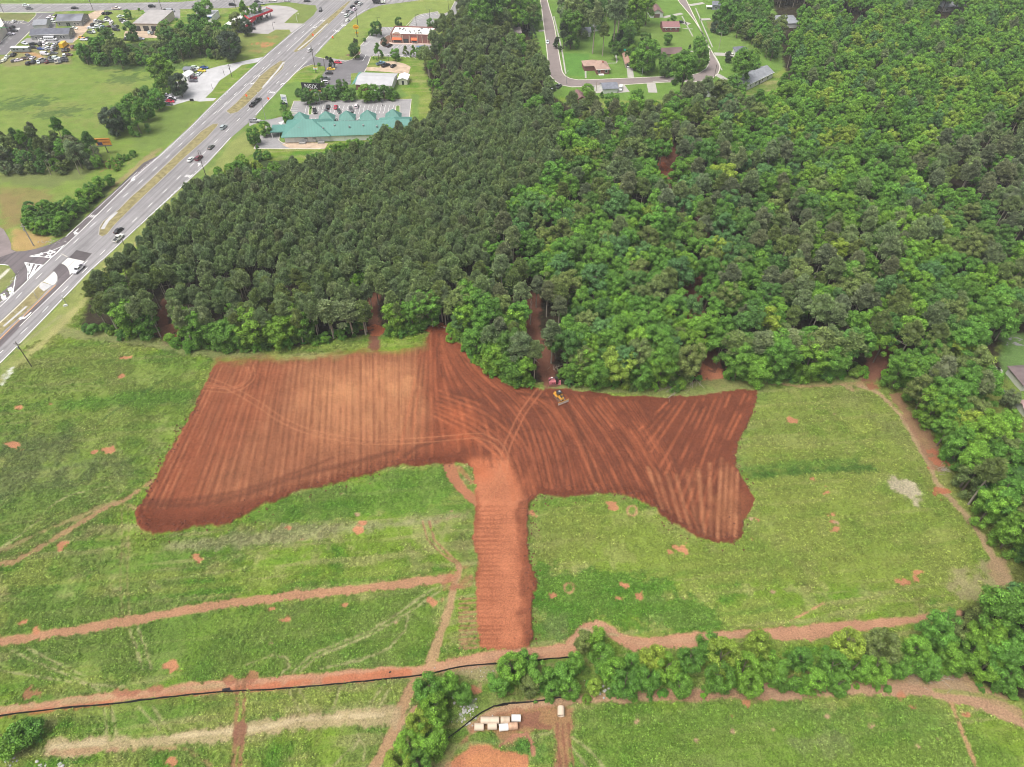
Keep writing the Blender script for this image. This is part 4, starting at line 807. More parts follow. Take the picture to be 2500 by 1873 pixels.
def hip(L, D, h, r, m, ov=.5, x0=0, y0=0, b=None):
    b = b or MB(); i = min(D/2, L/2); z = h-.05
    A_, B_, C_, D_ = (x0-ov,y0-ov,z),(x0+L+ov,y0-ov,z),(x0+L+ov,y0+D+ov,z),(x0-ov,y0+D+ov,z)
    if L >= D: R0, R1 = (x0+i,y0+D/2,h+r),(x0+L-i+.001,y0+D/2,h+r)
    else: R0, R1 = (x0+L/2,y0+i,h+r),(x0+L/2,y0+D-i+.001,h+r)
    if L >= D: fs = [(0,1,5,4),(1,2,5),(2,3,4,5),(3,0,4)]
    else: fs = [(0,1,4),(1,2,5,4),(2,3,5),(3,0,4,5)]
    b.add([A_,B_,C_,D_,R0,R1], fs, m); b.box((x0+L/2,y0+D/2,z-.09), (L+2*ov-.02, D+2*ov-.02, .16), m); return b
GLASS = flat('window_glass', (.03,.035,.04), .15, noise=.05, spec=.6); WHITE = flat('white_paint', (.74,.74,.72), .6, noise=.05); DKMETAL = flat('dark_metal', (.05,.05,.055), .5)
def window(root, x, z, w=1.1, h=1.2, y=0, side='front', fm=None):
    """framed window; front is y=0, right is x=x"""
    f = MB(); p = MB(); fm = fm or WHITE
    if side == 'front':
        f.box((x, y-.04, z), (w+.24, .10, h+.24), fm); p.box((x, y-.085, z), (w, .04, h), GLASS)
    else:
        f.box((x+.04, y, z), (.10, w+.24, h+.24), fm); p.box((x+.085, y, z), (.04, w, h), GLASS)
    o = f.build('window', root); p.build('pane', o)
def door(root, x, w=1.0, h=2.1, y=0, m=None, side='front', name='door'):
    d = MB()
    if side == 'front': d.box((x, y-.05, h/2), (w, .12, h), m or GLASS)
    else: d.box((x+.05, y, h/2), (.12, w, h), m or GLASS)
    return d.build(name, root)
def house(name, label, cat, fl, fr, D, h, r, mw, mr, kind='gable', axis='x', wins=(), doors=(), chim=None, rwins=(), group=None, ov=.5, trim=None):
    a, L, rz = frame(fl, fr); t = thing(name, a, rz, label, cat, group)
    b = MB(); walls(b, L, D, h, mw)
    if kind == 'gable': rb, gb = gable(L, D, h, r, mr, mw, ov, axis); b.v_off = 0; o_ = len(b.v); b.v += gb.v; k = b.mat(mw); b.f += [tuple(i+o_ for i in f) for f in gb.f]; b.mi += [k]*len(gb.f)
    elif kind == 'hip': rb = hip(L, D, h, r, mr, ov)
    else:
        rb = MB(); rb.box((L/2, D/2, h+.06), (L+.3, D+.3, .2), mr)
        if r: 
            for c_, s_ in (((L/2,.02,h+.16+r/2),(L+.3,.3,r)),((L/2,D-.02,h+.16+r/2),(L+.3,.3,r)),((.02,D/2,h+.16+r/2),(.3,D-.5,r)),((L-.02,D/2,h+.16+r/2),(.3,D-.5,r))): rb.box(c_, s_, trim or mw)
    b.build('wall', t); ro = rb.build('roof', t)
    if trim and kind != 'flat':
        tb = MB(); tb.box((L/2,-ov+.0,h-.12), (L+2*ov, .12, .22), trim); tb.build('fascia', t)
    for w_ in wins: window(t, w_[0]*L, w_[1] if len(w_) > 1 else 1.5, *(w_[2:4] if len(w_) > 3 else (1.1, 1.2)))
    for w_ in rwins: window(t, L, 1.5, 1.0, 1.1, w_*D, 'right')
    for d_ in doors: door(t, d_[0]*L, d_[1] if len(d_) > 1 else 1.0, d_[2] if len(d_) > 2 else 2.1, m=d_[3] if len(d_) > 3 else None, name=d_[4] if len(d_) > 4 else 'door')
    if chim:
        c = MB(); c.box((chim[0]*L, chim[1]*D, h+r*.8), (.8,.8,1.8), flat('chimney_brick', (.28,.10,.07), .9)); c.build('chimney', ro)
    return t, L
SH_GREY = flat('grey_shingle', (.17,.18,.21), .9, noise=.25, scale=.6); SH_LIGHT = flat('light_shingle', (.24,.25,.27), .9, noise=.2, scale=.5); SH_BROWN = flat('brown_shingle', (.30,.185,.14), .9, noise=.2, scale=.6); SH_TAN = flat('tan_shingle', (.34,.23,.185), .9, noise=.15, scale=.5)
SH_DARK = flat('dark_shingle', (.12,.125,.15), .9, noise=.25, scale=.5); BRICK = flat('red_brick', (.22,.095,.085), .9, noise=.2, scale=3); BRICKB = flat('brown_brick', (.25,.12,.10), .9, noise=.2, scale=2); SIDING = flat('grey_siding', (.28,.28,.27), .8, noise=.08, scale=1); BEIGE = flat('beige_block', (.50,.45,.37), .85, noise=.08, scale=.4)
ROOFG = flat('grey_membrane', (.33,.31,.30), .9, noise=.15, scale=.25); ROOFW = flat('white_membrane', (.72,.70,.66), .8, noise=.08, scale=.3); WSID = flat('white_siding', (.68,.68,.66), .75, noise=.05)

# plaza with the teal metal roof
def teal_mat():
    m, nt, b_ = new_mat('teal_metal_roof'); tc = node(nt, 'ShaderNodeTexCoord'); w = node(nt, 'ShaderNodeTexWave', wave_type='BANDS', bands_direction='X'); w.inputs['Scale'].default_value = .42; w.inputs['Distortion'].default_value = 0
    nt.links.new(tc.outputs['Object'], w.inputs['Vector']); n = node(nt, 'ShaderNodeTexNoise'); n.inputs['Scale'].default_value = .15; n.inputs['Detail'].default_value = 4; nt.links.new(tc.outputs['Object'], n.inputs['Vector'])
    f = mathn(nt, 'MULTIPLY', maprange(nt, w.outputs['Fac'], .0, .12, .80, 1.0), maprange(nt, n.outputs['Fac'], .3, .7, .92, 1.08))
    vm = node(nt, 'ShaderNodeVectorMath', operation='SCALE'); vm.inputs[0].default_value = (.080,.215,.180); nt.links.new(f, vm.inputs['Scale']); nt.links.new(vm.outputs[0], b_.inputs['Base Color']); b_.inputs['Roughness'].default_value = .55
    return m
TEAL = teal_mat()
a, L, rz = frame(T1('F2',425,820), (1001,339)); D = 15.0; h = 3.4
plaza = thing('shopping_plaza', a, rz, 'long white shopping plaza under a teal metal roof with five pointed porches', 'building')
b = MB(); walls(b, L, D, h, WSID); b.box((-2.2, D*.6, .2), (.1,.1,.1), WSID); b.build('wall', plaza)
b, g = gable(L-16, D, h, 3.3, TEAL, WSID, .7, 'x', 15.5)
r_ = b.build('roof', plaza)
b = hip(22.5, D+3.2, h+.1, 4.4, TEAL, .8, -.4, -.9); b.build('roof', plaza); b = hip(15, D+1.6, h+.15, 4.0, TEAL, .8, L-15, -.2); b.build('roof', plaza)
b = MB(); b.box((-4.2, D*.62, 3.0), (7.2, 8.0, .5), TEAL); b.build('canopy', plaza)
for q in ((-7.3, D*.62-3.5), (-7.3, D*.62+3.5)):
    b = MB(); b.tube((q[0], q[1], 0), (q[0], q[1], 2.8), .2, .2, WHITE); b.build('column', plaza)
for xpx in (662, 1007, 1280, 1555, 1893):
    q = G(*T1('F2', xpx, 545)); lx = (q.x-a.x)*math.cos(rz)+(q.y-a.y)*math.sin(rz)
    b = MB(); bx0 = lx-4.2; ov = 0
    b.add([(bx0,D+.2,h),(bx0+8.4,D+.2,h),(bx0+8.4,D+7.0,h),(bx0,D+7.0,h),(bx0+4.2,D+3.6,h+3.9)], [(0,1,4),(1,2,4),(2,3,4),(3,0,4),(3,2,1,0)], TEAL); o = b.build('porch_roof', plaza)
    b = MB()
    for sx in (.5, 7.9): b = MB(); b.tube((bx0+sx, D+6.5, 0), (bx0+sx, D+6.5, h), .18, .18, WHITE); b.build('column', o)
for f_ in (.085,.28,.36,.48,.56): door(plaza, f_*L, 1.1, 2.2, m=flat('pale_door', (.62,.62,.60), .7))
for f_ in (.17, .235):
    b = MB(); b.box((f_*L,-.5,1.3), (1.4,.9,1.6), flat('wall_unit', (.35,.35,.35), .6)); b.build('wall_unit', plaza)
for f_ in (.14, .29): 
    b = MB(); b.box((f_*L,-1.6,.35), (3.2,1.6,.7), flat('loading_step', (.30,.29,.28), .8)); b.build('loading_step', plaza)

for f_, d_ in ((.12,4.0),(.31,3.2),(.40,5.0),(.52,3.6),(.63,4.4),(.74,3.4)):      # vents through the roof
    b = MB(); b.box((f_*L, d_, h+1.4+d_*.2), (.7,.7,.8), flat('roof_vent', (.30,.31,.31), .5, .3)); b.build('roof_vent', plaza)
# grey tavern and its shed
t, L = house('commercial_building', 'low grey metal roofed building with a brick front corner beside the hedge', 'building', (871,221), (957,224), 16, 3.6, 1.3, WSID, flat('pale_metal_roof', (.40,.40,.41), .6, noise=.1, scale=.3), wins=((.8,1.6),), doors=((.2,1.6,2.4),))
b = MB(); b.box((4.0,-.06,1.6), (8.0,.1,3.2), BRICKB); b.build('brick_panel', t); b = MB(); b.add([(-2.4,-.6,3.3),(-.5,-.6,4.0),(-.5,16.6,4.0),(-2.4,16.6,3.3),(-2.4,-.6,2.9),(-2.4,16.6,2.9)], [(0,1,2,3),(0,3,5,4)], TEAL); b.build('awning', t)
house('shed', 'small cream metal shed with white gable roof behind the low grey building', 'shed', T1('F1',1888,1428), T1('F1',2036,1432), 7, 3.2, .8, flat('cream_metal', (.58,.57,.48), .7), WHITE, axis='y', doors=((.5,1.2,2.2),))

# fast food restaurant
ORANGE = flat('orange_canvas', (.75,.14,.05), .7, noise=.08)
a, L, rz = frame((955,104), (1057,107)); D = 14
rest = thing('restaurant', a, rz, 'brown brick fast food restaurant with orange awnings and a white flat roof', 'restaurant')
b = MB(); walls(b, L, D, 4.6, BRICKB); b.build('wall', rest)
b = MB(); b.box((L/2, D/2, 4.62), (L-.5, D-.5, .1), ROOFW); o_roof = b.build('roof', rest)
b = MB()
for c_, s_ in (((L/2,.15,4.9),(L,.35,.9)),((L/2,D-.15,4.9),(L,.35,.9)),((.15,D/2,4.9),(.35,D-.7,.9)),((L-.15,D/2,4.9),(.35,D-.7,.9))): b.box(c_, s_, BRICKB)
b.build('parapet', rest)
b = MB(); n = 12; w0, w1 = 1.0, 7.0    # arched sign panel
arc = [(w0, 3.2), (w1, 3.2)]+[(w0+(w1-w0)*(1-i/n), 5.2+1.2*math.sin(math.pi*i/n)) for i in range(n+1)]
m_ = len(arc); vs_ = [(x, -.28, z) for x, z in arc]+[(x, -.02, z) for x, z in arc]; b.add(vs_, [tuple(range(m_)), tuple(range(2*m_-1, m_-1, -1))]+[(i, (i+1)%m_, m_+(i+1)%m_, m_+i)[::-1] for i in range(m_)], flat('sand_stucco', (.50,.36,.28), .8)); sg = b.build('sign_panel', rest)
def text(name, s, size, m, parent, loc, rot, ext=.03):
    cu = bpy.data.curves.new(name, 'FONT'); cu.body = s; cu.size = size; cu.extrude = ext; cu.align_x = 'CENTER'; cu.align_y = 'CENTER'; cu.resolution_u = 3
    tmp = bpy.data.objects.new('tmp', cu); scene.collection.objects.link(tmp); bpy.context.view_layer.update()
    me_ = bpy.data.meshes.new_from_object(tmp.evaluated_get(bpy.context.evaluated_depsgraph_get())); bpy.data.objects.remove(tmp)
    me_.name = name; me_.materials.clear(); me_.materials.append(m); o = bpy.data.objects.new(name, me_); scene.collection.objects.link(o); o.parent = parent; o.location = loc; o.rotation_euler = rot; return o
REDP = flat('red_paint', (.42,.02,.02), .6)
text('sign_lettering', "Bojangles", 1.15, REDP, sg, (4.0,-.32,4.9), (math.pi/2,0,0))
for x0, x1 in ((1.0,7.0),(13.0,16.8),(17.8+99,18+99)):
    if x0 > L: continue
    b = MB(); b.add([(x0,-.05,3.3),(x1,-.05,3.3),(x1,-1.3,2.3),(x0,-1.3,2.3),(x0,-1.3,2.0),(x1,-1.3,2.0),(x0,-.05,2.0),(x1,-.05,2.0)], [(0,3,2,1),(3,4,5,2),(0,6,4,3),(1,2,5,7)], ORANGE); b.build('awning', rest)
for x0 in (4.0, 14.9): window(rest, x0, 1.3, 4.6 if x0 == 4 else 3.0, 1.6)
door(rest, 9.6, 3.2, 2.4)
b = MB()
for x0 in (.2, 7.6, 11.9, 17.0, 20.0, 23.4):
    if x0 < L: b = MB(); b.box((x0,-.12,2.3), (.45,.3,4.6), flat('sand_stucco', (.50,.36,.28), .8)); b.build('pilaster', rest)
b = MB()
rr = random.Random(3)
for i in range(26): b = MB(); b.box((rr.uniform(3, L-2), rr.uniform(3, D-2), 4.67+.35), (rr.uniform(.3,1.1), rr.uniform(.3,.9), rr.uniform(.4,.8)), flat('roof_equipment', (.22,.22,.22), .6)); b.build('roof_equipment', o_roof)

# filling station shop and canopy
a, L, rz = frame((553,76), (600,79)); D = 17
shop = thing('station_shop', a, rz, 'white flat roofed filling station shop with grey back wall and red trim', 'shop')
b = MB(); walls(b, L, D, 3.8, flat('grey_block', (.20,.21,.25), .85)); b.build('wall', shop); b = MB(); b.box((L/2,D/2,3.9), (L+.4,D+.4,.3), ROOFW); o = b.build('roof', shop)
b = MB(); b.box((L+.12,D/2,3.2), (.3,D,1.6), flat('red_fascia', (.55,.03,.05), .6)); b.build('fascia', shop)
for y_ in (.3,.55,.8): window(shop, L, 1.3, 2.6, 1.8, y_*D, 'right')
b = MB()
for i in range(8): b = MB(); b.box((rr.uniform(2,L-2), rr.uniform(2,D-2), 4.2), (.7,.6,.4), flat('roof_equipment', (.22,.22,.22), .6)); b.build('roof_equipment', o)
p0, p1, q1, q0 = [G(*T1('E3',x,y), 5.0) for x, y in ((1300,320),(1695,172),(1590,132),(1215,262))]
cv = thing('filling_station_canopy', (0,0,0), 0, 'long ribbed filling station canopy with a red fascia', 'canopy')
b = MB(); quad = [(p.x,p.y) for p in (p0,p1,q1,q0)]; b.prism(quad, 4.7, 5.0, flat('canopy_deck', (.42,.41,.40), .7), True); b.build('roof', cv)
b = MB(); 
for i in range(1, 5):
    f_ = i/5; u0, u1 = p0.lerp(q0, f_), p1.lerp(q1, f_); b.ribbon([(u0.x,u0.y),(u1.x,u1.y)], .8, 5.01, flat('canopy_rib', (.10,.10,.11), .7), .12)
b.build('rib', cv)
b = MB()
for u0, u1 in ((p0,p1),(p1,q1),(p0,q0)): b.ribbon([(u0.x,u0.y),(u1.x,u1.y)], .25, 4.3, flat('red_fascia', (.55,.03,.05), .6), 1.1)
b.build('fascia', cv)
for f_ in (.2,.45,.7,.93):
    for g_ in (.25,.75):
        P_ = p0.lerp(p1, f_).lerp(q0.lerp(q1, f_), g_); b = MB(); b.box((P_.x,P_.y,2.35), (.4,.4,4.7), flat('canopy_post', (.3,.3,.31), .6)); b.build('column', cv)
for f_, lb_ in ((.32,'dark fuel pump nearest the shop under the red fascia canopy'),(.57,'middle dark fuel pump under the red fascia canopy'),(.82,'dark fuel pump farthest from the shop under the canopy')):
    P_ = p0.lerp(p1, f_).lerp(q0.lerp(q1, f_), .5); pt = thing('fuel_pump', (P_.x, P_.y, 0), rz+.5, lb_, 'fuel pump', 'fuel pumps under the canopy')
    b = MB(); b.box((0,0,.1), (1.6,.9,.2), M_CONC); b.build('plinth', pt); b = MB(); b.box((0,0,1.1), (.9,.5,1.8), DKMETAL, taper=.9); b.build('cabinet', pt)

t, L = house('workshop', 'small white roofed workshop with a blue band over its door', 'workshop', (481,56), (520,57), 13, 4.0, .0, WSID, flat('white_metal', (.52,.53,.54), .6, noise=.1, scale=.4), 'flat', doors=((.25,3.0,3.0,WHITE),(.6,2.6,3.0)))
b = MB(); b.box((L/2,-.18,3.75), (L+.3,.3,.9), flat('blue_band', (.04,.10,.42), .6)); b.build('fascia', t)
t, L = house('warehouse', 'beige block warehouse with grey roof and three dark bay doors', 'warehouse', (330,76), (391,77), 26, 4.6, .0, BEIGE, ROOFG, 'flat', doors=((.14,3.6,3.2,None,'bay_door'),(.48,3.6,3.2,None,'bay_door'),(.80,3.6,3.2,None,'bay_door')))
b = MB(); b.box((L/2,-.15,4.5), (L+.4,.35,.35), flat('brown_gutter', (.25,.17,.13), .7)); b.build('gutter', t)
t, L = house('long_house', 'long grey sided house with a dark shingle roof facing the crowded car yard', 'house', (79,98.6), (171.5,95.8), 10, 3.3, 2.0, SIDING, SH_DARK, wins=((.13,),(.31,),(.50,),(.63,),(.78,),(.86,)), doors=((.40,),), rwins=(.5,), trim=WHITE)
t, L = house('grey_house', 'grey sided house with dark blotched roof nearest the crossroad', 'house', (142,64.5), (202,63.6), 13, 3.4, 2.2, SIDING, flat('blotched_shingle', (.16,.165,.19), .9, noise=.5, scale=.15), wins=((.10,),(.72,),(.85,)), doors=((.40,),(.48,)), rwins=(.3,.6), trim=WHITE)
house('grey_outbuilding', 'pale grey gabled outbuilding between the two grey houses', 'outbuilding', (86,76), (118,74), 11, 3.6, 1.5, flat('pale_siding', (.42,.44,.45), .8), SH_LIGHT, rwins=(.4,), ov=.3)
a = G(13,105); t = thing('retail_building', a, math.radians(42), 'cream flat roofed shop with a green leaf like emblem on its roof edge', 'building')
b = MB(); q = [G(-60,58),G(8,59),G(19,79),G(-2,109),G(-60,150)]; b.prism([(p.x-a.x,p.y-a.y) for p in q], 0, 5, flat('cream_render', (.60,.55,.47), .8)); w = b.build('wall', t); w.rotation_euler = (0,0,-math.radians(42))
b = MB(); b.box((0,0,0), (5,.2,3.2), flat('green_emblem', (.10,.50,.16), .6)); e = b.build('emblem', t); p = G(6,66,5.6); d_ = Vector((p.x-a.x, p.y-a.y, 5.4)); d_.rotate(Matrix.Rotation(-math.radians(42), 3, 'Z')); e.location = d_; e.rotation_euler = (math.radians(70),0,-math.radians(42))
# used car office and sheds
house('lot_office', 'small grey roofed office at the top of the gravel car lot', 'office', (449.5,181), (467,181), 4.5, 2.6, .5, WSID, SH_GREY, wins=((.3,),), doors=((.7,),), ov=.3)
house('white_office', 'white gabled building half under the dark round tree by the gravel lot', 'building', (442,197), (460,199), 6.5, 2.8, 1.0, WSID, WHITE, 'gable', 'y', doors=((.7,),), ov=.3)
house('white_trailer', 'low white trailer building under the dark round tree', 'trailer', (418,219), (434,219), 4, 2.6, .1, WSID, WHITE, 'flat')
# neighbourhood houses
t, L = house('brick_house', 'red brick bungalow with tan hip roof and two white front windows on the lawn corner', 'house', T1('H1',1905,1258), T1('H1',2120,1248), 11, 3.0, 2.4, BRICK, SH_TAN, 'hip', wins=((.2,1.6,1.2,1.3),(.75,1.6,1.2,1.3)), doors=(), chim=(.55,.35), trim=WHITE)
b = MB(); b.box((-1.6,9.5,1.5), (9,7.5,3.0), BRICK); b.build('wing', t); b = hip(9, 7.5, 3.0, 1.9, SH_TAN, .5, -6.1, 5.8); b.build('wing_roof', t); b = MB(); b.box((L*.35,-1.2,.25), (3.0,2.0,.5), M_CONCW); b.build('front_step', t)
t, L = house('garage', 'narrow brown roofed garage and carport in line behind the driveway', 'garage', (1527,166), (1543,166), 16, 2.6, 1.1, flat('tan_siding', (.36,.30,.25), .8), SH_BROWN, 'gable', 'y', doors=((.5,2.6,2.1),))
tag(MB.build((lambda b: (b.box((G(1530,132).x, G(1530,132).y, 2.4), (4,3,.15), flat('teal_tarp', (.02,.42,.30), .6)), [b.tube((G(1530,132).x+dx, G(1530,132).y+dy, 0), (G(1530,132).x+dx, G(1530,132).y+dy, 2.4), .06, .06, DKMETAL) for dx in (-1.8,1.8) for dy in (-1.3,1.3)], b)[-1])(MB()), 'tarp_shelter'), 'bright teal tarp shelter behind the brown garage roofs', 'shelter')
house('gable_house', 'white fronted house with a steep brown gable roof at the top of the street', 'house', (1588,44), (1618,43), 17, 3.0, 2.4, WSID, flat('maroon_shingle', (.19,.11,.105), .9, noise=.2), 'gable', 'y', doors=((.5,4.0,2.5,flat('brown_door', (.16,.10,.09), .8)),))
t, L = house('brick_cottage', 'small red brick cottage with three small windows below a maroon roof', 'house', (1618,78.5), (1657,78), 10, 3.0, 1.9, BRICK, flat('rosy_shingle', (.25,.13,.13), .9, noise=.2), wins=((.2,1.7,.8,.9),(.5,1.7,.8,.9),(.8,1.7,.8,.9)), trim=WHITE)
house('ranch_house', 'long low ranch house with half black half brown roof behind the big round trees', 'house', (1611,143), (1664,141), 9, 2.8, 1.8, flat('tan_siding', (.36,.30,.25), .8), flat('brown_black_shingle', (.15,.10,.095), .9, noise=.4, scale=.1))
house('dark_roof_house', 'dark slate roofed house beside the white car driveway', 'house', (1797,142), (1828,142), 10, 2.8, 2.0, WSID, SH_DARK, 'hip')
t, L = house('white_house', 'long white house with a grey shingle roof standing diagonally by the woods', 'house', T1('H2',1030,672), T1('H2',1225,575), 10, 3.2, 2.4, WSID, SH_LIGHT, wins=((.15,1.7),(.35,1.7),(.6,1.7),(.8,1.7)), doors=((.5,),), trim=WHITE)
b = MB(); b.box((-2.0,4.5,2.2), (3.8,6.5,.2), SH_LIGHT); [b.box((-3.6,y_,1.05), (.15,.15,2.1), WHITE) for y_ in (1.6,4.5,7.4)]; b.build('porch', t)
house('slate_roof_house', 'slate roofed house half hidden by trees below the bend', 'house', (1720,236), (1755,240), 9, 3.0, 2.2, WSID, SH_GREY, 'gable')
house('charcoal_roof_house', 'charcoal roofed house beside the wide pale driveway below the street', 'house', (1472,229), (1507,227), 8, 2.8, 1.4, WSID, SH_GREY)
house('brown_roof_cottage', 'little maroon roofed cottage at the edge of the woods', 'house', (1408,254), (1430,252), 9, 2.6, 1.5, BRICK, flat('maroon_shingle', (.19,.11,.105), .9), 'gable', 'y', wins=((.3,1.4,.8,.8),))
house('tan_roof_house', 'house with wide tan brown roof among trees left of the street', 'house', (1251,62), (1289,61), 13, 3.0, 2.2, flat('tan_siding', (.36,.30,.25), .8), SH_BROWN, wins=((.3,),(.6,)), trim=WHITE)
house('taupe_roof_house', 'taupe roofed house with a white corner below the tan roof house', 'house', (1240,92), (1272,91), 10, 2.8, 1.8, WSID, flat('taupe_shingle', (.27,.225,.215), .9, noise=.2, scale=.4))
house('carport', 'white topped carport with a red machine under it', 'carport', (1205,53), (1222,53), 4, 2.5, .1, flat('shade_wall', (.10,.08,.08), .8), WHITE, 'flat')
house('white_cottage', 'white cottage with dark door showing between tall trees', 'house', (1419,90), (1441,90), 8, 3.0, 1.6, WSID, SH_GREY, doors=((.33,1.0,2.0),))
house('patio_roof_house', 'pale roofed house half hidden behind tall pines', 'house', (1448,77), (1474,76), 9, 3.0, 1.5, WSID, SH_LIGHT)
t, L = house('deck_house', 'small grey house with a white deck near the top edge', 'house', (1738,24), (1756,25), 6, 3.4, 1.4, flat('blue_grey_siding', (.22,.24,.27), .8), SH_GREY, wins=((.5,),))
b = MB(); b.box((-2.0,2,1.6), (4,3.5,.2), WHITE); [b.box((-3.8,y_,.8), (.15,.15,1.6), WHITE) for y_ in (.5,3.5)]; b.build('deck', t)
house('hip_roof_house', 'grey hip roofed house in the red clay clearing', 'house', (1898,69), (1950,68), 15, 3.0, 2.4, WSID, SH_LIGHT, 'hip', chim=(.5,.5))
house('tree_shaded_house', 'house with white eaves shaded by a dark tree near the top edge', 'house', (2010,36), (2060,34), 12, 3.0, 2.2, WSID, SH_GREY, 'hip')
house('large_roof_house', 'large grey roofed house cut by the top edge of the picture', 'house', (2297,30), (2358,26), 18, 3.2, 3.2, flat('grey_brick', (.32,.30,.29), .85), SH_LIGHT, 'hip', wins=((.2,),(.5,)))
house('brown_hip_house', 'cream house with brown hip roof at the right edge beyond the street trees', 'house', (2490,956), (2560,952), 8.5, 3.0, 2.2, flat('cream_siding', (.50,.50,.44), .8), flat('umber_shingle', (.15,.115,.115), .9, noise=.2, scale=.5), 'hip', wins=((.3,),(.6,)), trim=WHITE)
house('pink_roof_shed', 'pink roofed shed at the right edge of the picture', 'shed', T1('H3',566,812), T1('H3',670,810), 5, 2.4, 1.1, flat('cream_siding', (.50,.50,.44), .8), flat('pink_roof', (.36,.235,.225), .8), 'gable')

# ------------------------------------------------------------------ poles, lamps, signs, billboards
def height_for(base, topy):
    """height of a plumb pole whose foot is at base and whose top shows at row topy"""
    g = G(*base); lo, hi = 0.0, 60.0
    for _ in range(40):
        m_ = (lo+hi)/2
        if project((g.x, g.y, m_))[1] > topy: lo = m_
        else: hi = m_
    return g, lo
WOOD = flat('weathered_wood', (.10,.085,.07), .9); STEEL = flat('galvanised_steel', (.35,.35,.36), .5, .3); PALEWOOD = flat('pale_pole', (.34,.31,.28), .8)
def power_pole(base, topy, label, arm=True, m=WOOD, rz=HD+math.pi/2, r=.17):
    g, h = height_for(base, topy); t = thing('utility_pole', g, rz, label, 'pole', 'utility poles'); b = MB(); b.tube((0,0,-.1), (0,0,h), r, r*.65, m); b.build('pole', t)
    if arm:
        b = MB(); b.box((0,0,h-1.2), (2.4,.14,.16), m); a_ = b.build('crossarm', t); b = MB()
        for x in (-1.1,-.5,.5,1.1): b.tube((x,0,h-1.12), (x,0,h-.85), .06,.05, DKMETAL, 6)
        b.build('insulator', a_); b = MB(); b.tube((.35,.1,h-3.2),(.35,.1,h-2.2),.25,.25,STEEL); b.build('transformer', t)
    return t
def lamp_post(base, topy, label, rz=0, m=STEEL, heads=1):
    g, h = height_for(base, topy); t = thing('street_lamp', g, rz, label, 'street lamp', 'lamp posts'); b = MB(); b.tube((0,0,-.1),(0,0,h),.14,.09,m); b.build('pole', t)
    for k in range(heads):
        s = 1 if k == 0 else -1; b = MB(); b.tube((0,0,h-.15),(1.3*s,0,h),.05,.05,m,6); b.box((1.6*s,0,h), (.8,.4,.16), m); b.build('lamp_head', t)
    return t
power_pole((78,896),834,'wooden utility pole with crossarm on the verge at the lower left of the highway')
power_pole((317,628),583,'slim dark utility pole on the verge beside the white pickup on the highway', False)
power_pole((82.6,600.5),547,'pale pole leaning over straw coloured ground beside the dark side road', True, PALEWOOD, r=.24)
power_pole((502.7,429),368,'dark utility pole on the grass verge right of the turn arrow', False)
power_pole((566,187),156,'utility pole on the grass between gravel lot and highway')
power_pole((227.4,25),-8,'utility pole at the mouth of the dirt drive by the crossroad'); power_pole((395.5,24),-8,'utility pole beside the silver van at the crossroad'); power_pole((9,31),5,'utility pole at the far left of the crossroad verge'); power_pole((577,23),-10,'utility pole by the grass wedge near the filling station')
power_pole((771.7,178),111,'tall dark utility pole beside the white two panel sign',False,r=.22); power_pole((875,69),24,'tall utility pole behind the yellow oval sign',False,r=.22); power_pole((795,174),140,'thin pole beside the small cone shaped tree',False); power_pole((1742.7,195),158,'utility pole outside the street bend',False)
power_pole((864,103),92,'short pole below the yellow oval sign',False); power_pole((519,217),204,'short bare post at the lower edge of the gravel lot',False,r=.1); power_pole((548,184),169,'short bare post near the top of the gravel lot',False,r=.1)
lamp_post((650,296),229,'tall lamp post between the plaza driveway and the highway',2.4,heads=1); lamp_post((785,268),227,'lamp post standing in the plaza car park left half',0,heads=2); lamp_post((933.7,259),225,'lamp post standing in the plaza car park right half',0,DKMETAL,2)
lamp_post((1016.5,62.4),36,'thin lamp post in the angled bays behind the restaurant',0,DKMETAL); lamp_post((1049.5,46),22,'lamp post beside the round tree behind the restaurant',0,DKMETAL,2); lamp_post((1095,24),-3,'lamp post on the grass near the top edge',0,DKMETAL,2); lamp_post((922,55),42,'short lamp post behind the leftmost restaurant tree',0,DKMETAL)
lamp_post((1382.8,204),176,'street lamp outside the brick bungalow lawn corner',1.2); lamp_post((1754,124),80,'pale street lamp on the right of the neighbourhood street',2.8,PALEWOOD); lamp_post((1567,186),165,'street lamp on the inner side of the neighbourhood street',1.2); lamp_post((949,150),135,'thin lamp post on the grass above the dirt lot',0,DKMETAL)
lamp_post((726,54),34,'white lamp post on the filling station grass island',0,WHITE); lamp_post((668,72),55,'thin lamp post on the filling station forecourt',0,DKMETAL); lamp_post((161,741),728,'short lamp sign post on the verge above the small white board',2.2); lamp_post((91,729),718,'small lamp post in the brown median',2.2)
lamp_post((493,385),370,'thin lamp post in the grassy median beside two cars',2.2,DKMETAL)
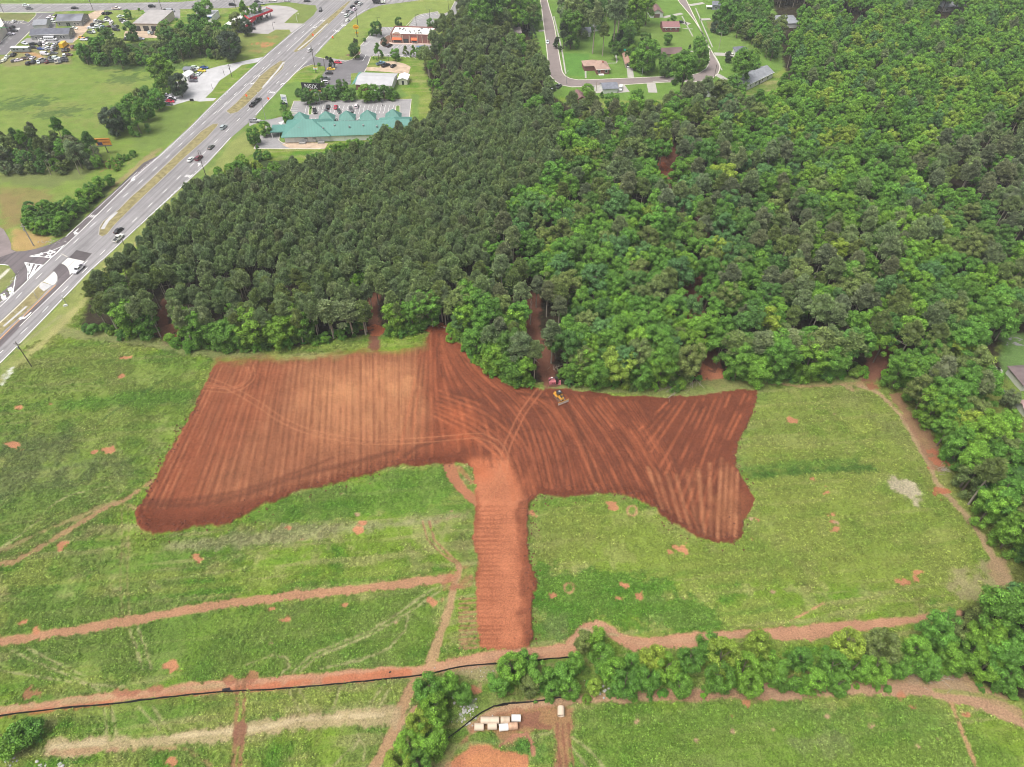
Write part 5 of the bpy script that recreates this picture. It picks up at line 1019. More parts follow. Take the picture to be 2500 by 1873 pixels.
# wires of the near pole line
b = MB(); p_a, p_b = G(78,896), G(-180,1130)
for k in (-1.1,1.1): b.tube((p_a.x+k*.7,p_a.y+k*.7,8.5), (p_b.x+k*.7,p_b.y+k*.7,8.5), .025,.025, DKMETAL, 4)
p_c = G(317,628)
for k in (-1.1,1.1): b.tube((p_a.x+k*.7,p_a.y+k*.7,8.5), (p_c.x+k*.4,p_c.y+k*.4,8.0), .022,.022, DKMETAL, 4)
tag(b.build('power_line'), 'thin power line strung between poles along the lower highway verge', 'power line')
def board(name, label, cat, px, py, base, w, h, rz, face, posts=1, txt=None, tcol=None, size=1, strip=None, depth=.35):
    """sign board whose centre shows at px,py above a foot at base"""
    g = G(*base); lo, hi = 0, 60
    for _ in range(40):
        m_ = (lo+hi)/2
        if project((g.x,g.y,m_))[1] > py: lo = m_
        else: hi = m_
    z = lo; t = thing(name, g, rz, label, cat)
    for k in range(posts):
        x = 0 if posts == 1 else (k/(posts-1)-.5)*w*.7
        b = MB(); b.tube((x,depth*.9,-.1),(x,depth*.9,z+h*.4),.22 if w > 6 else .1,.18 if w > 6 else .09, STEEL if w < 6 else WOOD); b.build('post', t)
    b = MB(); b.box((0,0,z), (w,depth,h), face); f = b.build('panel', t)
    if strip:
        for (sx, sz, sw, sh, sm) in strip: b = MB(); b.box((sx*w,-depth/2-.03,z+sz*h), (sw*w,.05,sh*h), sm); b.build('stripe', f)
    if w > 6: b = MB(); b.box((0,-.6,z-h/2-.15), (w,1.0,.12), DKMETAL); b.build('catwalk', t)
    if txt: text('lettering', txt, size, tcol, f, (0,-depth/2-.06,z+(h*.08 if strip else 0)), (math.pi/2,0,0))
    return t
BLK = flat('black_panel', (.02,.02,.02), .5); WHT = flat('sign_white', (.75,.75,.75), .5)
board('billboard', 'black roadside billboard with white lettering above the hedge', 'billboard', 745, 213, (766,245), 10.5, 4.6, math.radians(-8), BLK, 1, 'NSIX', WHT, 3.3, [(0,-.36,1,.2,flat('wood_print', (.42,.22,.10), .6))])
board('billboard', 'orange roadside billboard on a single pole in the left meadow', 'billboard', 259.5, 346, (263.6,374), 7.0, 3.4, math.radians(4), flat('orange_poster', (.62,.27,.05), .6), 1, None, None, 1, [(-.25,-.25,.32,.4,flat('navy_print', (.03,.03,.09), .6)),(.05,.38,.9,.1,flat('brown_print', (.30,.10,.03), .6)),(.2,-.05,.45,.12,flat('brown_print', (.30,.10,.03), .6))])
board('plaza_sign', 'tall white tenant sign on two posts beside the plaza', 'sign', 693, 243, (698,262), 3.0, 5.0, math.radians(-10), WHT, 2, None, None, 1, [(0,.25,.8,.05,flat('blue_print', (.08,.12,.30), .6)),(0,.1,.8,.05,flat('blue_print', (.08,.12,.30), .6)),(0,-.05,.8,.05,flat('blue_print', (.08,.12,.30), .6)),(0,-.42,1,.16,flat('navy_print', (.03,.03,.09), .6))])
g, h = height_for((872,90), 66); t = thing('pole_sign', g, 0, 'tall yellow oval pole sign with red lettering on the restaurant lawn', 'sign'); b = MB(); b.tube((0,0,0),(0,0,h),.25,.2,DKMETAL); b.build('post', t)
YELP = flat('sign_yellow', (.75,.42,.03), .5); b = MB(); n = 20; ov_ = [(1.9*math.cos(2*math.pi*i/n), 1.35*math.sin(2*math.pi*i/n)) for i in range(n)]
b.add([(x,-.25,h+z) for x, z in ov_]+[(x,.25,h+z) for x, z in ov_], [tuple(range(n)), tuple(range(2*n-1,n-1,-1))]+[(i,n+i,n+(i+1)%n,(i+1)%n) for i in range(n)], YELP); f = b.build('oval_panel', t); text('lettering', 'Bojangles', .75, REDP, f, (0,-.3,h), (math.pi/2,0,0)); b = MB(); b.box((.2,0,h*.42), (2.0,.3,.9), YELP); b.build('lower_panel', t)
board('roadside_sign', 'small white two panel sign at the foot of the tall pole', 'sign', 773.5, 167, (772,178), 2.4, 1.2, 0, WHT, 1, None, None, 1, [(0,.4,.9,.25,YELP)])
board('lot_sign', 'small dark sign frame at the lower edge of the gravel lot', 'sign', 470.5, 244, (470,250), 2.0, 1.2, 0, BLK, 2)
ORS = flat('orange_sign', (.85,.13,.04), .5)
def diamond(px, py, base, label):
    g, h = height_for(base, py); t = thing('road_work_sign', g, -.5, label, 'road sign', 'orange road work signs'); b = MB(); b.box((0,0,0), (1.25,.06,1.25), ORS); p_ = b.build('panel', t); p_.location = (0,-.05,h); p_.rotation_euler = (0,math.pi/4,0); b = MB()
    for s in (-.4,.4): b.tube((s,0,0),(0,0,h),.04,.04,DKMETAL,6)
    b.build('stand', t)
diamond(602.6,233,(604,242),'orange diamond sign in the grassy median above the plaza junction'); diamond(655,240.5,(657,248),'orange diamond sign on the verge near the tall white tenant sign'); diamond(763,85,(765,91),'orange diamond sign in the upper median'); diamond(812,90.5,(813,95),'orange diamond sign on the verge opposite the restaurant')
board('notice_board', 'small white board lying low on the verge near the woods corner', 'sign', 160, 746.5, (161,748), 1.5, 1.0, .6, WHT, 1)
# fences
def fence(name, label, cat, pts, h, m, post=2.5, mesh_h=None, pm=None):
    t = thing(name, (0,0,0), 0, label, cat); P_ = smooth_line(pts, 2.0); b = MB()
    L_1, n = P_, len(P_)
    vs_ = []; rr_ = random.Random(len(P_))
    for x, y in P_: vs_ += [(x+rr_.uniform(-.05,.05), y+rr_.uniform(-.05,.05), zg(x,y)-.05), (x+rr_.uniform(-.08,.08), y+rr_.uniform(-.08,.08), zg(x,y)+h)]
    b.add(vs_, [(2*i,2*i+2,2*i+3,2*i+1) for i in range(n-1)], m); acc = 0
    for i in range(n):
        if i: acc += math.dist(P_[i], P_[i-1])
        if acc > post or i == 0: acc = 0; x, y = P_[i]; b.box((x,y,zg(x,y)+h*.55), (.07,.07,h*1.1), pm or WOOD)
    o = b.build(name); md = o.modifiers.new('thick', 'SOLIDIFY'); md.thickness = .06; tag(o, label, cat); bpy.data.objects.remove(t); return o
SILT = flat('black_silt_cloth', (.018,.016,.018), .8)
fence('silt_fence', 'long black silt fence along the lower side of the main dirt track', 'silt fence', GP(T('D1',(-60,1258),(0,1252),(300,1212),(600,1180),(900,1155),(1400,1095),(1850,1052),(2108,1042))+T('D2',(300,1030),(500,1017),(800,990),(1100,957),(1300,937),(1500,908),(1650,870),(1800,845),(2000,832),(2108,832))+T('D3',(60,815),(200,806))), .75, SILT)
fence('silt_fence', 'short black silt fence right of the clipped creek trees beside the track', 'silt fence', GT('D3',(350,797),(450,785),(600,770),(625,775)), .75, SILT)
fence('silt_fence', 'curved black silt fence above the concrete pipes', 'silt fence', GP(T('D2',(1630,1425),(1760,1330),(1900,1222),(2000,1172),(2108,1158))+T('D3',(20,1160),(100,1140),(300,1125),(500,1095),(640,1075))), .75, SILT)
fence('chain_link_fence', 'grey green chain link fence along the left of the gravel lot', 'fence', GT('E4',(165,985),(300,800),(470,530)), 1.8, flat('wire_mesh', (.20,.25,.22), .6), 3, pm=STEEL)
fence('garden_fence', 'wire fence running down the lawn at the right edge', 'fence', GT('H3',(400,610),(440,680),(490,750)), 1.4, flat('wire_mesh', (.20,.25,.22), .6), 3, pm=STEEL)
b = MB(); q = G(*T1('D1',1820,1035)); b.box((q.x,q.y,.2), (1.6,.5,.35), SILT, .2); b.box((q.x+1.1,q.y-.25,.1), (1.3,.35,.2), SILT, -.35); tag(b.build('fence_roll'), 'dark crumpled roll of fabric lying beside the silt fence', 'fabric roll')
b = MB(); q = G(*T1('D2',1160,893)); b.box((q.x,q.y,.12), (.6,.35,.22), SILT, .5, .6); tag(b.build('dropped_cloth'), 'small dark scrap lying on the red track', 'scrap')

# ------------------------------------------------------------------ concrete pipes
PIPE = [(220,326,0,0),(330,326,0,0),(458,323,0,1),(587,298,0,2),(147,403,-.01,0),(303,395,.02,0),(439,408,.10,2),(551,394,.08,3),(1120,220,1.52,0)]
PL = ['cream concrete pipe at the left end of the upper row','cream concrete pipe second from left in the upper row','cream pipe with a brown streak third in the upper row','whitest pipe at the right end of the upper row','cream concrete pipe at the left end of the lower row','cream concrete pipe second from left in the lower row','bright white pipe third in the lower row','pipe smeared with red clay at the right end of the lower row','lone upright lying concrete pipe apart from the others near the track']
pm = [flat('cream_concrete', (.52,.42,.32), .8, noise=.08, scale=1.2), flat('streaked_concrete', (.48,.37,.27), .8, noise=.3, scale=1.0), flat('white_concrete', (.62,.60,.57), .8, noise=.06), flat('clay_smeared_concrete', (.47,.29,.19), .85, noise=.45, scale=1.1)]
for (x, y, rz, k), lb in zip(PIPE, PL):
    g = G(*T1('H5', x, y+26)); L = 2.05; R = .78; t = thing('concrete_pipe', (g.x, g.y, zg(g.x,g.y)), rz, lb, 'pipe', 'concrete drain pipes by the silt fence')
    b = MB(); n = 28; vs_ = []
    for xx, ro, ri in ((-L/2,R,R-.14),(L/2-.12,R,R-.14),(L/2-.12,R-.05,R-.14),(L/2,R-.05,R-.14)):
        for i in range(n): a_ = 2*math.pi*i/n; vs_.append((xx, ro*math.cos(a_), R+ro*math.sin(a_)))
    o_in = len(vs_)
    for xx in (-L/2, L/2):
        for i in range(n): a_ = 2*math.pi*i/n; vs_.append((xx, (R-.14)*math.cos(a_), R+(R-.14)*math.sin(a_)))
    fs = []
    for s in range(3): fs += [(s*n+i, s*n+(i+1)%n, (s+1)*n+(i+1)%n, (s+1)*n+i)[::-1] for i in range(n)]
    fs += [(o_in+i, o_in+(i+1)%n, o_in+n+(i+1)%n, o_in+n+i) for i in range(n)]; fs += [(i, (i+1)%n, o_in+(i+1)%n, o_in+i) for i in range(n)]; fs += [(3*n+i, o_in+n+i, o_in+n+(i+1)%n, 3*n+(i+1)%n) for i in range(n)]
    b.add(vs_, fs, pm[k]); o = b.build('barrel', t, False)
# ------------------------------------------------------------------ vehicles (x forward)
PAINT = MATS['car_paint']; TYRE = flat('tyre', (.02,.02,.02), .9); RIM = flat('rim', (.35,.35,.36), .4, .6); LAMP = flat('lamp_glass', (.65,.65,.62), .2); TAIL = flat('tail_lamp', (.35,.02,.02), .3); CGLASS = flat('car_glass', (.018,.02,.024), .08, noise=.02, spec=.7)
def loft(b, st, m, n=8):
    """stations (x, z0, z1, half width low, half width high): rounded hull"""
    vs_ = []
    for x, z0, z1, wl, wh in st:
        vs_ += [(x,-wl*.92,z0),(x,-wl,z0+(z1-z0)*.25),(x,-wl,z0+(z1-z0)*.6),(x,-wh,z1-.05),(x,-wh*.9,z1),(x,wh*.9,z1),(x,wh,z1-.05),(x,wl,z0+(z1-z0)*.6),(x,wl,z0+(z1-z0)*.25),(x,wl*.92,z0)]
    k = 10; fs = []
    for s in range(len(st)-1): fs += [(s*k+i, s*k+(i+1)%k, (s+1)*k+(i+1)%k, (s+1)*k+i) for i in range(k)]
    fs += [tuple(range(k-1,-1,-1)), tuple((len(st)-1)*k+i for i in range(k))]; b.add(vs_, fs, m)
def wheel(parent, x, y, r, w=.22):
    b = MB(); b.tube((x,y-w/2,r),(x,y+w/2,r),r,r,TYRE,14); s = 1 if y > 0 else -1; b.tube((x,y+s*(w/2-.01),r),(x,y+s*(w/2+.02),r),r*.58,r*.5,RIM,10); return b.build('wheel', parent)
def make_car(kind):
    t = thing({'sedan':'car','suv':'suv','pickup':'pickup_truck','van':'van','minibus':'minibus','box':'box_truck'}[kind], (0,0,-50), 0, 'x', {'sedan':'car','suv':'car','pickup':'pickup truck','van':'van','minibus':'minibus','box':'truck'}[kind])
    b = MB(); g = MB()
    if kind == 'sedan':
        L, W, r = 4.7, .90, .33
        loft(b, [(-2.35,.35,.85,W*.85,W*.8),(-2.2,.25,.98,W*.96,W*.9),(-1.2,.22,1.0,W,W*.93),(.9,.22,.95,W,W*.93),(1.9,.25,.82,W*.97,W*.88),(2.3,.32,.65,W*.84,W*.75)], PAINT)
        cab = [(-1.95,.96,.74),(-1.15,1.40,.60),(.15,1.44,.60),(1.15,.94,.74)]
    elif kind == 'suv':
        L, W, r = 4.8, .95, .37
        loft(b, [(-2.4,.40,1.05,W*.9,W*.88),(-2.3,.28,1.12,W,W*.94),(.9,.28,1.08,W,W*.94),(2.0,.32,.98,W*.97,W*.9),(2.4,.40,.80,W*.88,W*.8)], PAINT)
        cab = [(-2.35,1.08,.84),(-2.05,1.68,.70),(.30,1.72,.68),(1.15,1.06,.80)]
    elif kind == 'pickup':
        L, W, r = 5.8, 1.0, .42
        loft(b, [(-.55,.42,1.15,W,W*.94),(1.0,.42,1.15,W,W*.94),(2.4,.45,1.08,W*.98,W*.92),(2.85,.5,.92,W*.9,W*.84)], PAINT)
        b.box((-1.72,0,.62), (2.34,1.9,.3), PAINT); b.box((-1.72,.93,.95), (2.34,.1,.45), PAINT); b.box((-1.72,-.93,.95), (2.34,.1,.45), PAINT); b.box((-2.86,0,.92), (.09,1.76,.5), PAINT); b.box((-1.70,0,.79), (2.2,1.74,.05), DKMETAL)
        cab = [(-.62,1.10,.88),(-.45,1.80,.74),(.75,1.82,.73),(1.35,1.10,.84)]
    elif kind == 'van':
        L, W, r = 5.4, 1.0, .36
        loft(b, [(-2.7,.40,1.9,W*.95,W*.85),(-2.6,.3,2.02,W,W*.88),(.9,.3,2.02,W,W*.86),(1.7,.3,1.25,W,W*.9),(2.6,.36,1.0,W*.92,W*.82)], PAINT)
        cab = [(1.0,1.30,.93),(1.02,1.90,.84),(1.06,1.95,.82),(1.85,1.24,.86)]
    elif kind == 'minibus':
        L, W, r = 7.6, 1.1, .42
        loft(b, [(-3.8,.45,2.4,W,W*.92),(-3.7,.35,2.55,W,W*.93),(2.4,.35,2.55,W,W*.93),(2.9,.35,1.45,W*.98,W*.9),(3.8,.4,1.15,W*.92,W*.84)], PAINT)
        cab = [(2.45,1.5,1.0),(2.5,2.3,.94),(2.55,2.35,.92),(3.05,1.42,.94)]
        for i in range(5):
            for s in (-1,1): g.box((-3.0+i*1.15,s*(W-.005),1.75), (.85,.06,.65), CGLASS)
    else:
        L, W, r = 7.4, 1.15, .48
        loft(b, [(1.7,.5,2.0,W,W*.9),(2.6,.5,1.95,W,W*.9),(3.0,.5,1.2,W*.97,W*.9),(3.7,.55,1.1,W*.92,W*.85)], PAINT); b.box((-1.1,0,1.95), (5.2,2.4,2.5), PAINT); b.box((-.6,0,.6), (6.0,.9,.25), DKMETAL)
        cab = [(1.75,1.3,1.06),(1.8,1.95,1.06),(2.5,1.95,1.0),(3.1,1.2,1.0)]
    (x0,z0,w0),(x1,z1,w1),(x2,z2,w2),(x3,z3,w3) = cab
    g.add([(x0,-w0,z0),(x1,-w1,z1),(x2,-w2,z2),(x3,-w3,z3),(x0,w0,z0),(x1,w1,z1),(x2,w2,z2),(x3,w3,z3)], [(0,1,2,3)[::-1],(4,5,6,7),(0,1,5,4),(1,2,6,5),(2,3,7,6)], CGLASS)
    b.add([(x1-.05,-w1-.02,z1-.02),(x2+.05,-w2-.02,z2-.02),(x2+.05,w2+.02,z2-.02),(x1-.05,w1+.02,z1-.02),(x1,-w1+.03,z1+.05),(x2,-w2+.03,z2+.05),(x2,w2-.03,z2+.05),(x1,w1-.03,z1+.05)], [(4,5,6,7),(0,1,5,4),(1,2,6,5),(2,3,7,6),(3,0,4,7)], PAINT)
    if kind in ('sedan','suv','pickup'):
        for s in (-1,1):     # pillars
            for (xa,za,wa),(xb,zb,wb) in (((x0,z0,w0),(x1,z1,w1)),((x3,z3,w3),(x2,z2,w2))): b.tube((xa,s*wa,za),(xb,s*wb,zb),.05,.045,PAINT,5)
            xm = (x1+x2)/2; b.tube((xm,s*(w0+.01),z0),(xm,s*(w1+.01),z1),.045,.04,PAINT,5)
    b.build('body', t); g.build('windows', t)
    hl = L/2
    wb = {'sedan':(-1.42,1.42),'suv':(-1.45,1.45),'pickup':(-1.85,1.85),'van':(-1.6,1.7),'minibus':(-2.2,2.6),'box':(-2.3,2.7)}[kind]
    for x in wb:
        for s in (-1,1): wheel(t, x, s*(W-.10), r)
    b = MB(); [b.box((hl-.06,s*W*.66,.72 if kind != 'pickup' else .95), (.14,.34,.16), LAMP) for s in (-1,1)]; b.build('headlights', t)
    b = MB(); [b.box((-hl+.04,s*W*.74,.82 if kind != 'pickup' else .95), (.10,.22,.22), TAIL) for s in (-1,1)]; b.build('tail_lights', t)
    return t
PROTO = {k: make_car(k) for k in ('sedan','suv','pickup','van','minibus','box')}
USED = set()
COL = {'white':(.72,.72,.71),'black':(.012,.012,.014),'grey':(.10,.105,.11),'silver':(.36,.37,.38),'blue':(.02,.07,.28),'red':(.50,.015,.05),'maroon':(.12,.015,.025),'yellow':(.75,.48,.01),'brown':(.09,.045,.03),'green':(.02,.05,.045),'orange':(.62,.30,.01),'pale blue':(.16,.27,.40)}
CARN = 0
def car(kind, col, px, py, dx, dy, label, group=None):
    """dx, dy: where its nose points in the photo"""
    global CARN
    z = .0
    g = G(px, py+2.0); q = G(px+dx*4, py+2.0+dy*4); rz = math.atan2(q.y-g.y, q.x-g.x)
    if kind in USED: t = copy_tree(PROTO[kind])
    else: t = PROTO[kind]; USED.add(kind)
    t.location = (g.x, g.y, .05); t.rotation_euler = (0,0,rz); t['label'] = label
    if group: t['group'] = group
    elif 'group' in t: del t['group']
    c = COL[col]; CARN += 1; rr_ = random.Random(CARN)
    for ch in t.children:
        if ch.name.startswith('body'): ch.color = (*[v*rr_.uniform(.9,1.08) for v in c], 1)
    return t
NM = {'sedan':'car','suv':'suv','pickup':'pickup truck','van':'van','minibus':'minibus','box':'box truck'}
GH = 'vehicles driving on the highway'; GCR = 'vehicles on the crossroad'
R_ = (1,-.93)
for k, c, x, y, dx, dy, lb in [('suv','silver',546.7,311.5,1,-.9,'silver suv just below the rounded median nose on the highway'),('sedan','grey',516,360,1,-.95,'grey car alone in the right hand highway lanes'),('sedan','white',467,390,1,-.9,'white car side by side with a dark vehicle on the highway'),('suv','maroon',486.7,387,1,-.9,'dark red vehicle side by side with a white car on the highway'),
    ('sedan','black',291,563.7,1,-.8,'black car beside the lower median nose'),('pickup','white',290.6,583,1,-.9,'white pickup truck beside the black car near the lower median nose'),('pickup','white',193.5,658.5,-1,.9,'white pickup truck passing the pale concrete median slab'),
    ('pickup','black',630,246,1,-.85,'front one of two black pickups nose to tail'),('pickup','black',619,256,1,-.85,'rear one of two black pickups nose to tail'),('suv','white',757,123,1,-.8,'white suv opposite the restaurant lawn'),
    ('suv','black',782.5,25,-.3,1,'small black and white jeep like car on the left carriageway'),('suv','white',879.6,10,1,-.7,'white car at the head of the right lane of the queue'),('suv','black',872,7,1,-.7,'black suv at the head of the highway queue'),('suv','black',861.6,17,1,-.7,'black suv second in the highway queue'),('suv','white',866,23,1,-.7,'white suv third in the highway queue by the tall pole'),
    ('sedan','grey',850,28,1,-.7,'dark grey car in the left lane of the queue'),('sedan','silver',857.5,31,1,-.7,'silver car in the middle of the queue'),('suv','white',847,39,1,-.7,'white suv second last in the queue'),('sedan','white',849,50,1,-.75,'white car last in the queue'),('pickup','silver',622.6,296,1,0,'silver pickup truck crossing at the plaza junction')]: car(k, c, x, y, dx, dy, lb, GH)
for k, c, x, y, lb in [('suv','black',372,16,'black suv on the crossroad above the beige warehouse'),('pickup','white',285,21,'white pickup truck on the crossroad above the grass car yard'),('sedan','black',183,20,'black car on the crossroad above the grey houses'),('sedan','grey',72.5,21,'grey car on the crossroad near the green leaf sign'),('sedan','white',64,13,'white car in the far lane beside the green sign'),
    ('sedan','grey',477.5,16,'grey car on the crossroad left of the workshop'),('suv','black',568,12,'dark suv on the crossroad above the workshop trees'),('sedan','black',629,4.5,'dark car at the top edge above the filling station'),('sedan','silver',639,9,'silver car turning by the filling station entrance'),('pickup','white',665,2.5,'white pickup truck at the top edge'),('suv','white',701,1,'white suv at the very top edge'),('sedan','black',750,3,'black car at the top edge by the grass island')]: car(k, c, x, y, 1, -.02, lb, GCR)
car('suv','black',633.7,16,0,1,'small black car entering the filling station'); car('van','silver',417,27,1,0,'silver van parked on the verge beside the crossroad'); car('suv','black',616,70,1,.02,'black suv parked beside the filling station shop')
PG = 'vehicles in the plaza car park'
for k, c, x, y, lb, u in [('pickup','black',769,272,'black pickup truck beside the planted island',1),('suv','black',801,262,'black suv in the far row behind a dark car',-1),('sedan','grey',797,272.5,'dark grey car nose to nose with a black suv',1),('sedan','red',820,262,'bright red car in the plaza car park',-1),('sedan','green',828,271.5,'dark green car below the red car',1),('suv','grey',858,269.5,'dark grey suv alone in the plaza car park',1),('suv','white',870.5,260,'white suv alone in the far row',-1),('sedan','white',818.5,293.6,'white car just right of the second porch roof',-1),('sedan','white',838,294.6,'white car tucked against the middle porch roof',-1),('sedan','white',879.5,293.4,'white car between the middle and fourth porch roofs',-1)]: car(k, c, x, y, .25, u, lb, PG)
for k, c, x, y, dx, dy, lb in [('sedan','red',826,153,1,.05,'red car leaving the restaurant drive'),('sedan','yellow',808.6,169,1,0,'yellow car at the top of the tavern car park'),('sedan','black',803.6,179,-1,-.02,'black car parked below the yellow car'),('suv','grey',795.6,193,1,-.1,'grey suv parked above the white suv'),('suv','white',792,202,-1,0,'white suv in the lowest tavern bay by the hedge'),('pickup','pale blue',929.6,155.5,1,-.3,'pale blue pickup truck on the dirt lot'),('pickup','black',942,160.5,1,-.3,'black pickup truck on the dirt lot'),('sedan','black',960.8,161.5,1,-.6,'black car right of the pickups on the dirt lot'),('suv','black',951,112,1,-.6,'black suv parked at the restaurant planting bed'),
  ('suv','white',477.7,166.5,1,0,'white suv topmost beside the lot office'),('sedan','blue',499.5,165.5,1,0,'blue car at the top of the gravel lot'),('sedan','yellow',493.6,173,1,.1,'yellow sports car on the gravel lot'),('suv','silver',475,172,1,-.1,'silver suv between white cars on the gravel lot'),('sedan','white',486,181,1,-.9,'white car pointing at the yellow car'),('pickup','white',472,183,-1,-.3,'white pickup truck in front of the lot office'),('suv','maroon',472,191.5,1,0,'dark red suv on the gravel lot'),('sedan','grey',472.4,198,1,0,'grey car below the dark red suv'),
  ('sedan','white',409,232.6,1,0,'white car topmost in the lower cluster by the chain link fence'),('sedan','black',402,239,1,0,'dark car below the topmost white car by the fence'),('sedan','white',421,240,1,0,'white car on the right of the lower cluster'),('sedan','grey',400.6,244.5,1,0,'grey car in the left column of the lower cluster'),('sedan','black',419,244.4,1,0,'black car tucked under the right white car'),('sedan','red',416.5,248.6,1,0,'red car in the lower cluster'),('sedan','white',394,250,1,0,'upper of two white cars at the lower left end of the cluster'),('sedan','white',389,255.4,1,0,'lower of two white cars at the lower left end of the cluster'),('sedan','grey',410.6,254.6,1,0,'dark grey car below the red car'),
  ('sedan','white',1336.7,103,0,1,'white car driving up the neighbourhood street'),('pickup','white',1346,223,1,-.9,'white utility truck parked below the street bend'),('sedan','green',1356.5,211,1,-.9,'dark green car parked at the grassy bend'),('pickup','grey',1364,212,1,-.9,'grey pickup truck parked at the grassy bend'),('pickup','black',1283,74.5,1,0,'black pickup truck parked beside the taupe roofed house'),('sedan','white',1780,131,1,0,'white car on the pale driveway near the dark roofed house'),('sedan','black',1660,54.5,-1,0,'black car beside the brick cottage'),('van','white',1515,217,-.2,1,'white van beside the charcoal roofed house'),('pickup','silver',2403.5,908,-.5,-1,'silver and black pickup truck under trees at the right edge'),('suv','white',1534,161,.0,1,'white car inside the carport end of the brown garage'),('sedan','red',1216,53,1,0,'red vehicle under the white topped carport')]: car(k, c, x, y, dx, dy, lb)
# the two crowded yards
Y1 = [('sedan','white',565,980,1,.3),('suv','black',760,1000,1,-.2),('sedan','black',760,1070,1,0),('suv','black',915,1000,.6,-1),('suv','white',1000,1000,.2,1),('suv','white',1095,1005,.9,-.8),('sedan','white',1245,1010,1,-.5),('suv','black',1340,1010,.4,1),('sedan','blue',935,1100,1,0),('sedan','white',1010,1095,1,0),('suv','white',1110,1095,1,-.3),('sedan','silver',1180,1115,.6,-1),('suv','black',1270,1100,.7,-1),('sedan','black',1440,1135,.7,-1),('suv','black',1520,1130,.7,-1),('sedan','maroon',1640,1050,.7,-1),('van','white',1025,1220,1,.1),('sedan','grey',1215,1200,1,0),('suv','black',315,1240,1,-.8),('sedan','white',170,1285,1,-.8),('sedan','white',105,1360,1,-.8),('sedan','white',0,1390,.5,-1),('sedan','grey',345,1370,1,-.2),('sedan','white',425,1360,1,-.2),('sedan','brown',560,1320,1,0),('suv','grey',660,1270,1,.4),('sedan','white',745,1305,1,-.8),('suv','black',655,1430,1,-.8),('suv','black',770,1400,1,-.8),('sedan','white',870,1400,.2,1),('suv','silver',960,1350,1,-.4),('sedan','grey',1000,1395,1,0),('sedan','maroon',1095,1390,.9,-.4),('suv','grey',1185,1385,1,0),('sedan','black',1140,1300,1,-.8),('suv','white',1275,1310,1,0),('pickup','white',1280,1385,.1,-1),('suv','grey',1350,1385,.3,1),('suv','white',1460,1255,.2,-1),('sedan','black',1445,1320,1,0),('suv','black',1450,1375,1,0),('sedan','brown',1550,1235,1,0)]
YC = 'vehicles in the crowded yard below the grey houses'
POS = {}
def yard(items, tile, where, grp):
    cnt = {}
    for it in items: cnt.setdefault((it[0], it[1]), []).append(it)
    for (k, c), L in cnt.items():
        L.sort(key=lambda i: i[2])
        for i, it in enumerate(L):
            px, py = T1(tile, it[2], it[3]); o_ = ordinal(i, len(L)) if len(L) > 1 else 'only'
            car(k, c, px, py, it[4], it[5], f'{o_} {c} {NM[k]} {where}', grp)
yard(Y1, 'E1', 'in the crowded yard below the grey houses', YC)
t_ = thing('box_truck', (0,0,0), 0, 'x', 'truck'); bpy.data.objects.remove(t_)
car('box','yellow',*T1('E1',1460,1040),.9,-.75,'large yellow truck at the right end of the crowded yard')
yard([('sedan','white',1160,385,1,0),('suv','white',1130,440,1,0),('sedan','white',1060,485,1,-.1),('suv','white',1210,490,1,.1),('sedan','white',1680,635,1,.1),('sedan','white',960,908,1,0),('sedan','black',1305,352,1,-.3)], 'E1', 'parked around the grey houses', 'vehicles around the grey houses')
car('minibus','white',*T1('E1',1155,895),1,0,'long white minibus against the long grey house')
yard([('sedan','white',320,485,1,-.8),('suv','black',290,620,1,-.8),('sedan','black',320,690,1,0),('sedan','white',255,765,1,0),('sedan','black',20,470,1,-.8)], 'E1', 'in the dark car park by the cream shop', 'vehicles in the car park by the cream shop')
yard([('sedan','black',525,300,1,-.3),('suv','black',605,305,1,-.3),('suv','white',335,480,1,-.6),('suv','black',265,560,1,-.6),('sedan','white',205,630,1,-.1),('sedan','white',370,550,1,-.2),('suv','white',385,612,1,-.2),('sedan','grey',445,498,1,-.1),('sedan','white',560,460,1,.2),('sedan','white',650,470,1,.5),('suv','white',670,525,.7,-1),('sedan','black',580,405,1,.3),('sedan','blue',505,618,1,.1),('sedan','brown',610,608,1,-.4),('sedan','grey',710,600,.5,-1),('suv','grey',785,605,.6,-.6),('suv','black',780,675,1,.1),('van','white',485,690,1,.1),('sedan','grey',195,733,1,.2),('sedan','white',275,715,.6,.9),('sedan','white',875,370,1,-.2),('suv','grey',915,455,1,-.5),('sedan','white',975,497,1,-.4),('sedan','black',525,807,1,0),('sedan','white',665,785,.9,-.8)], 'E2', 'on the grass yard left of the warehouse', 'vehicles on the grass yard left of the warehouse')
yard([('sedan','white',1520,730,.3,-1),('sedan','grey',1590,740,.1,-1),('suv','white',1060,868,1,0),('sedan','white',1330,878,1,0),('sedan','black',1010,892,1,0)], 'E2', 'in front of the warehouse bays', 'vehicles in front of the warehouse bays')
yard([('sedan','black',1995,868,1,-.1),('sedan','orange',1850,848,1,.2),('sedan','white',1890,893,1,0)], 'E1', 'at the mouth of the dirt drive above the tree belt', 'vehicles above the tree belt')
for k in PROTO:
    if k not in USED: 
        for ch in list(PROTO[k].children): bpy.data.objects.remove(ch)
        bpy.data.objects.remove(PROTO[k])
# long travel trailer
g = G(54, 127); t = thing('travel_trailer', (g.x,g.y,0), 0, 'long silver travel trailer with white roof at the left of the crowded yard', 'trailer'); t.rotation_euler = (0,0,math.atan2(0,1))
b = MB(); b.box((0,0,1.75), (11,2.5,2.4), flat('trailer_side', (.22,.24,.23), .5)); b.build('body', t); b = MB(); b.box((0,0,3.0), (11.1,2.6,.14), WHITE); b.build('roof', t)
for x in (-.7,.5): wheel(t, x, -1.1, .38); wheel(t, x, 1.1, .38)
for x in (-3.5,-1.5,2.5): b = MB(); b.box((x,-1.27,2.0), (1.1,.05,.7), CGLASS); b.build('window', t)
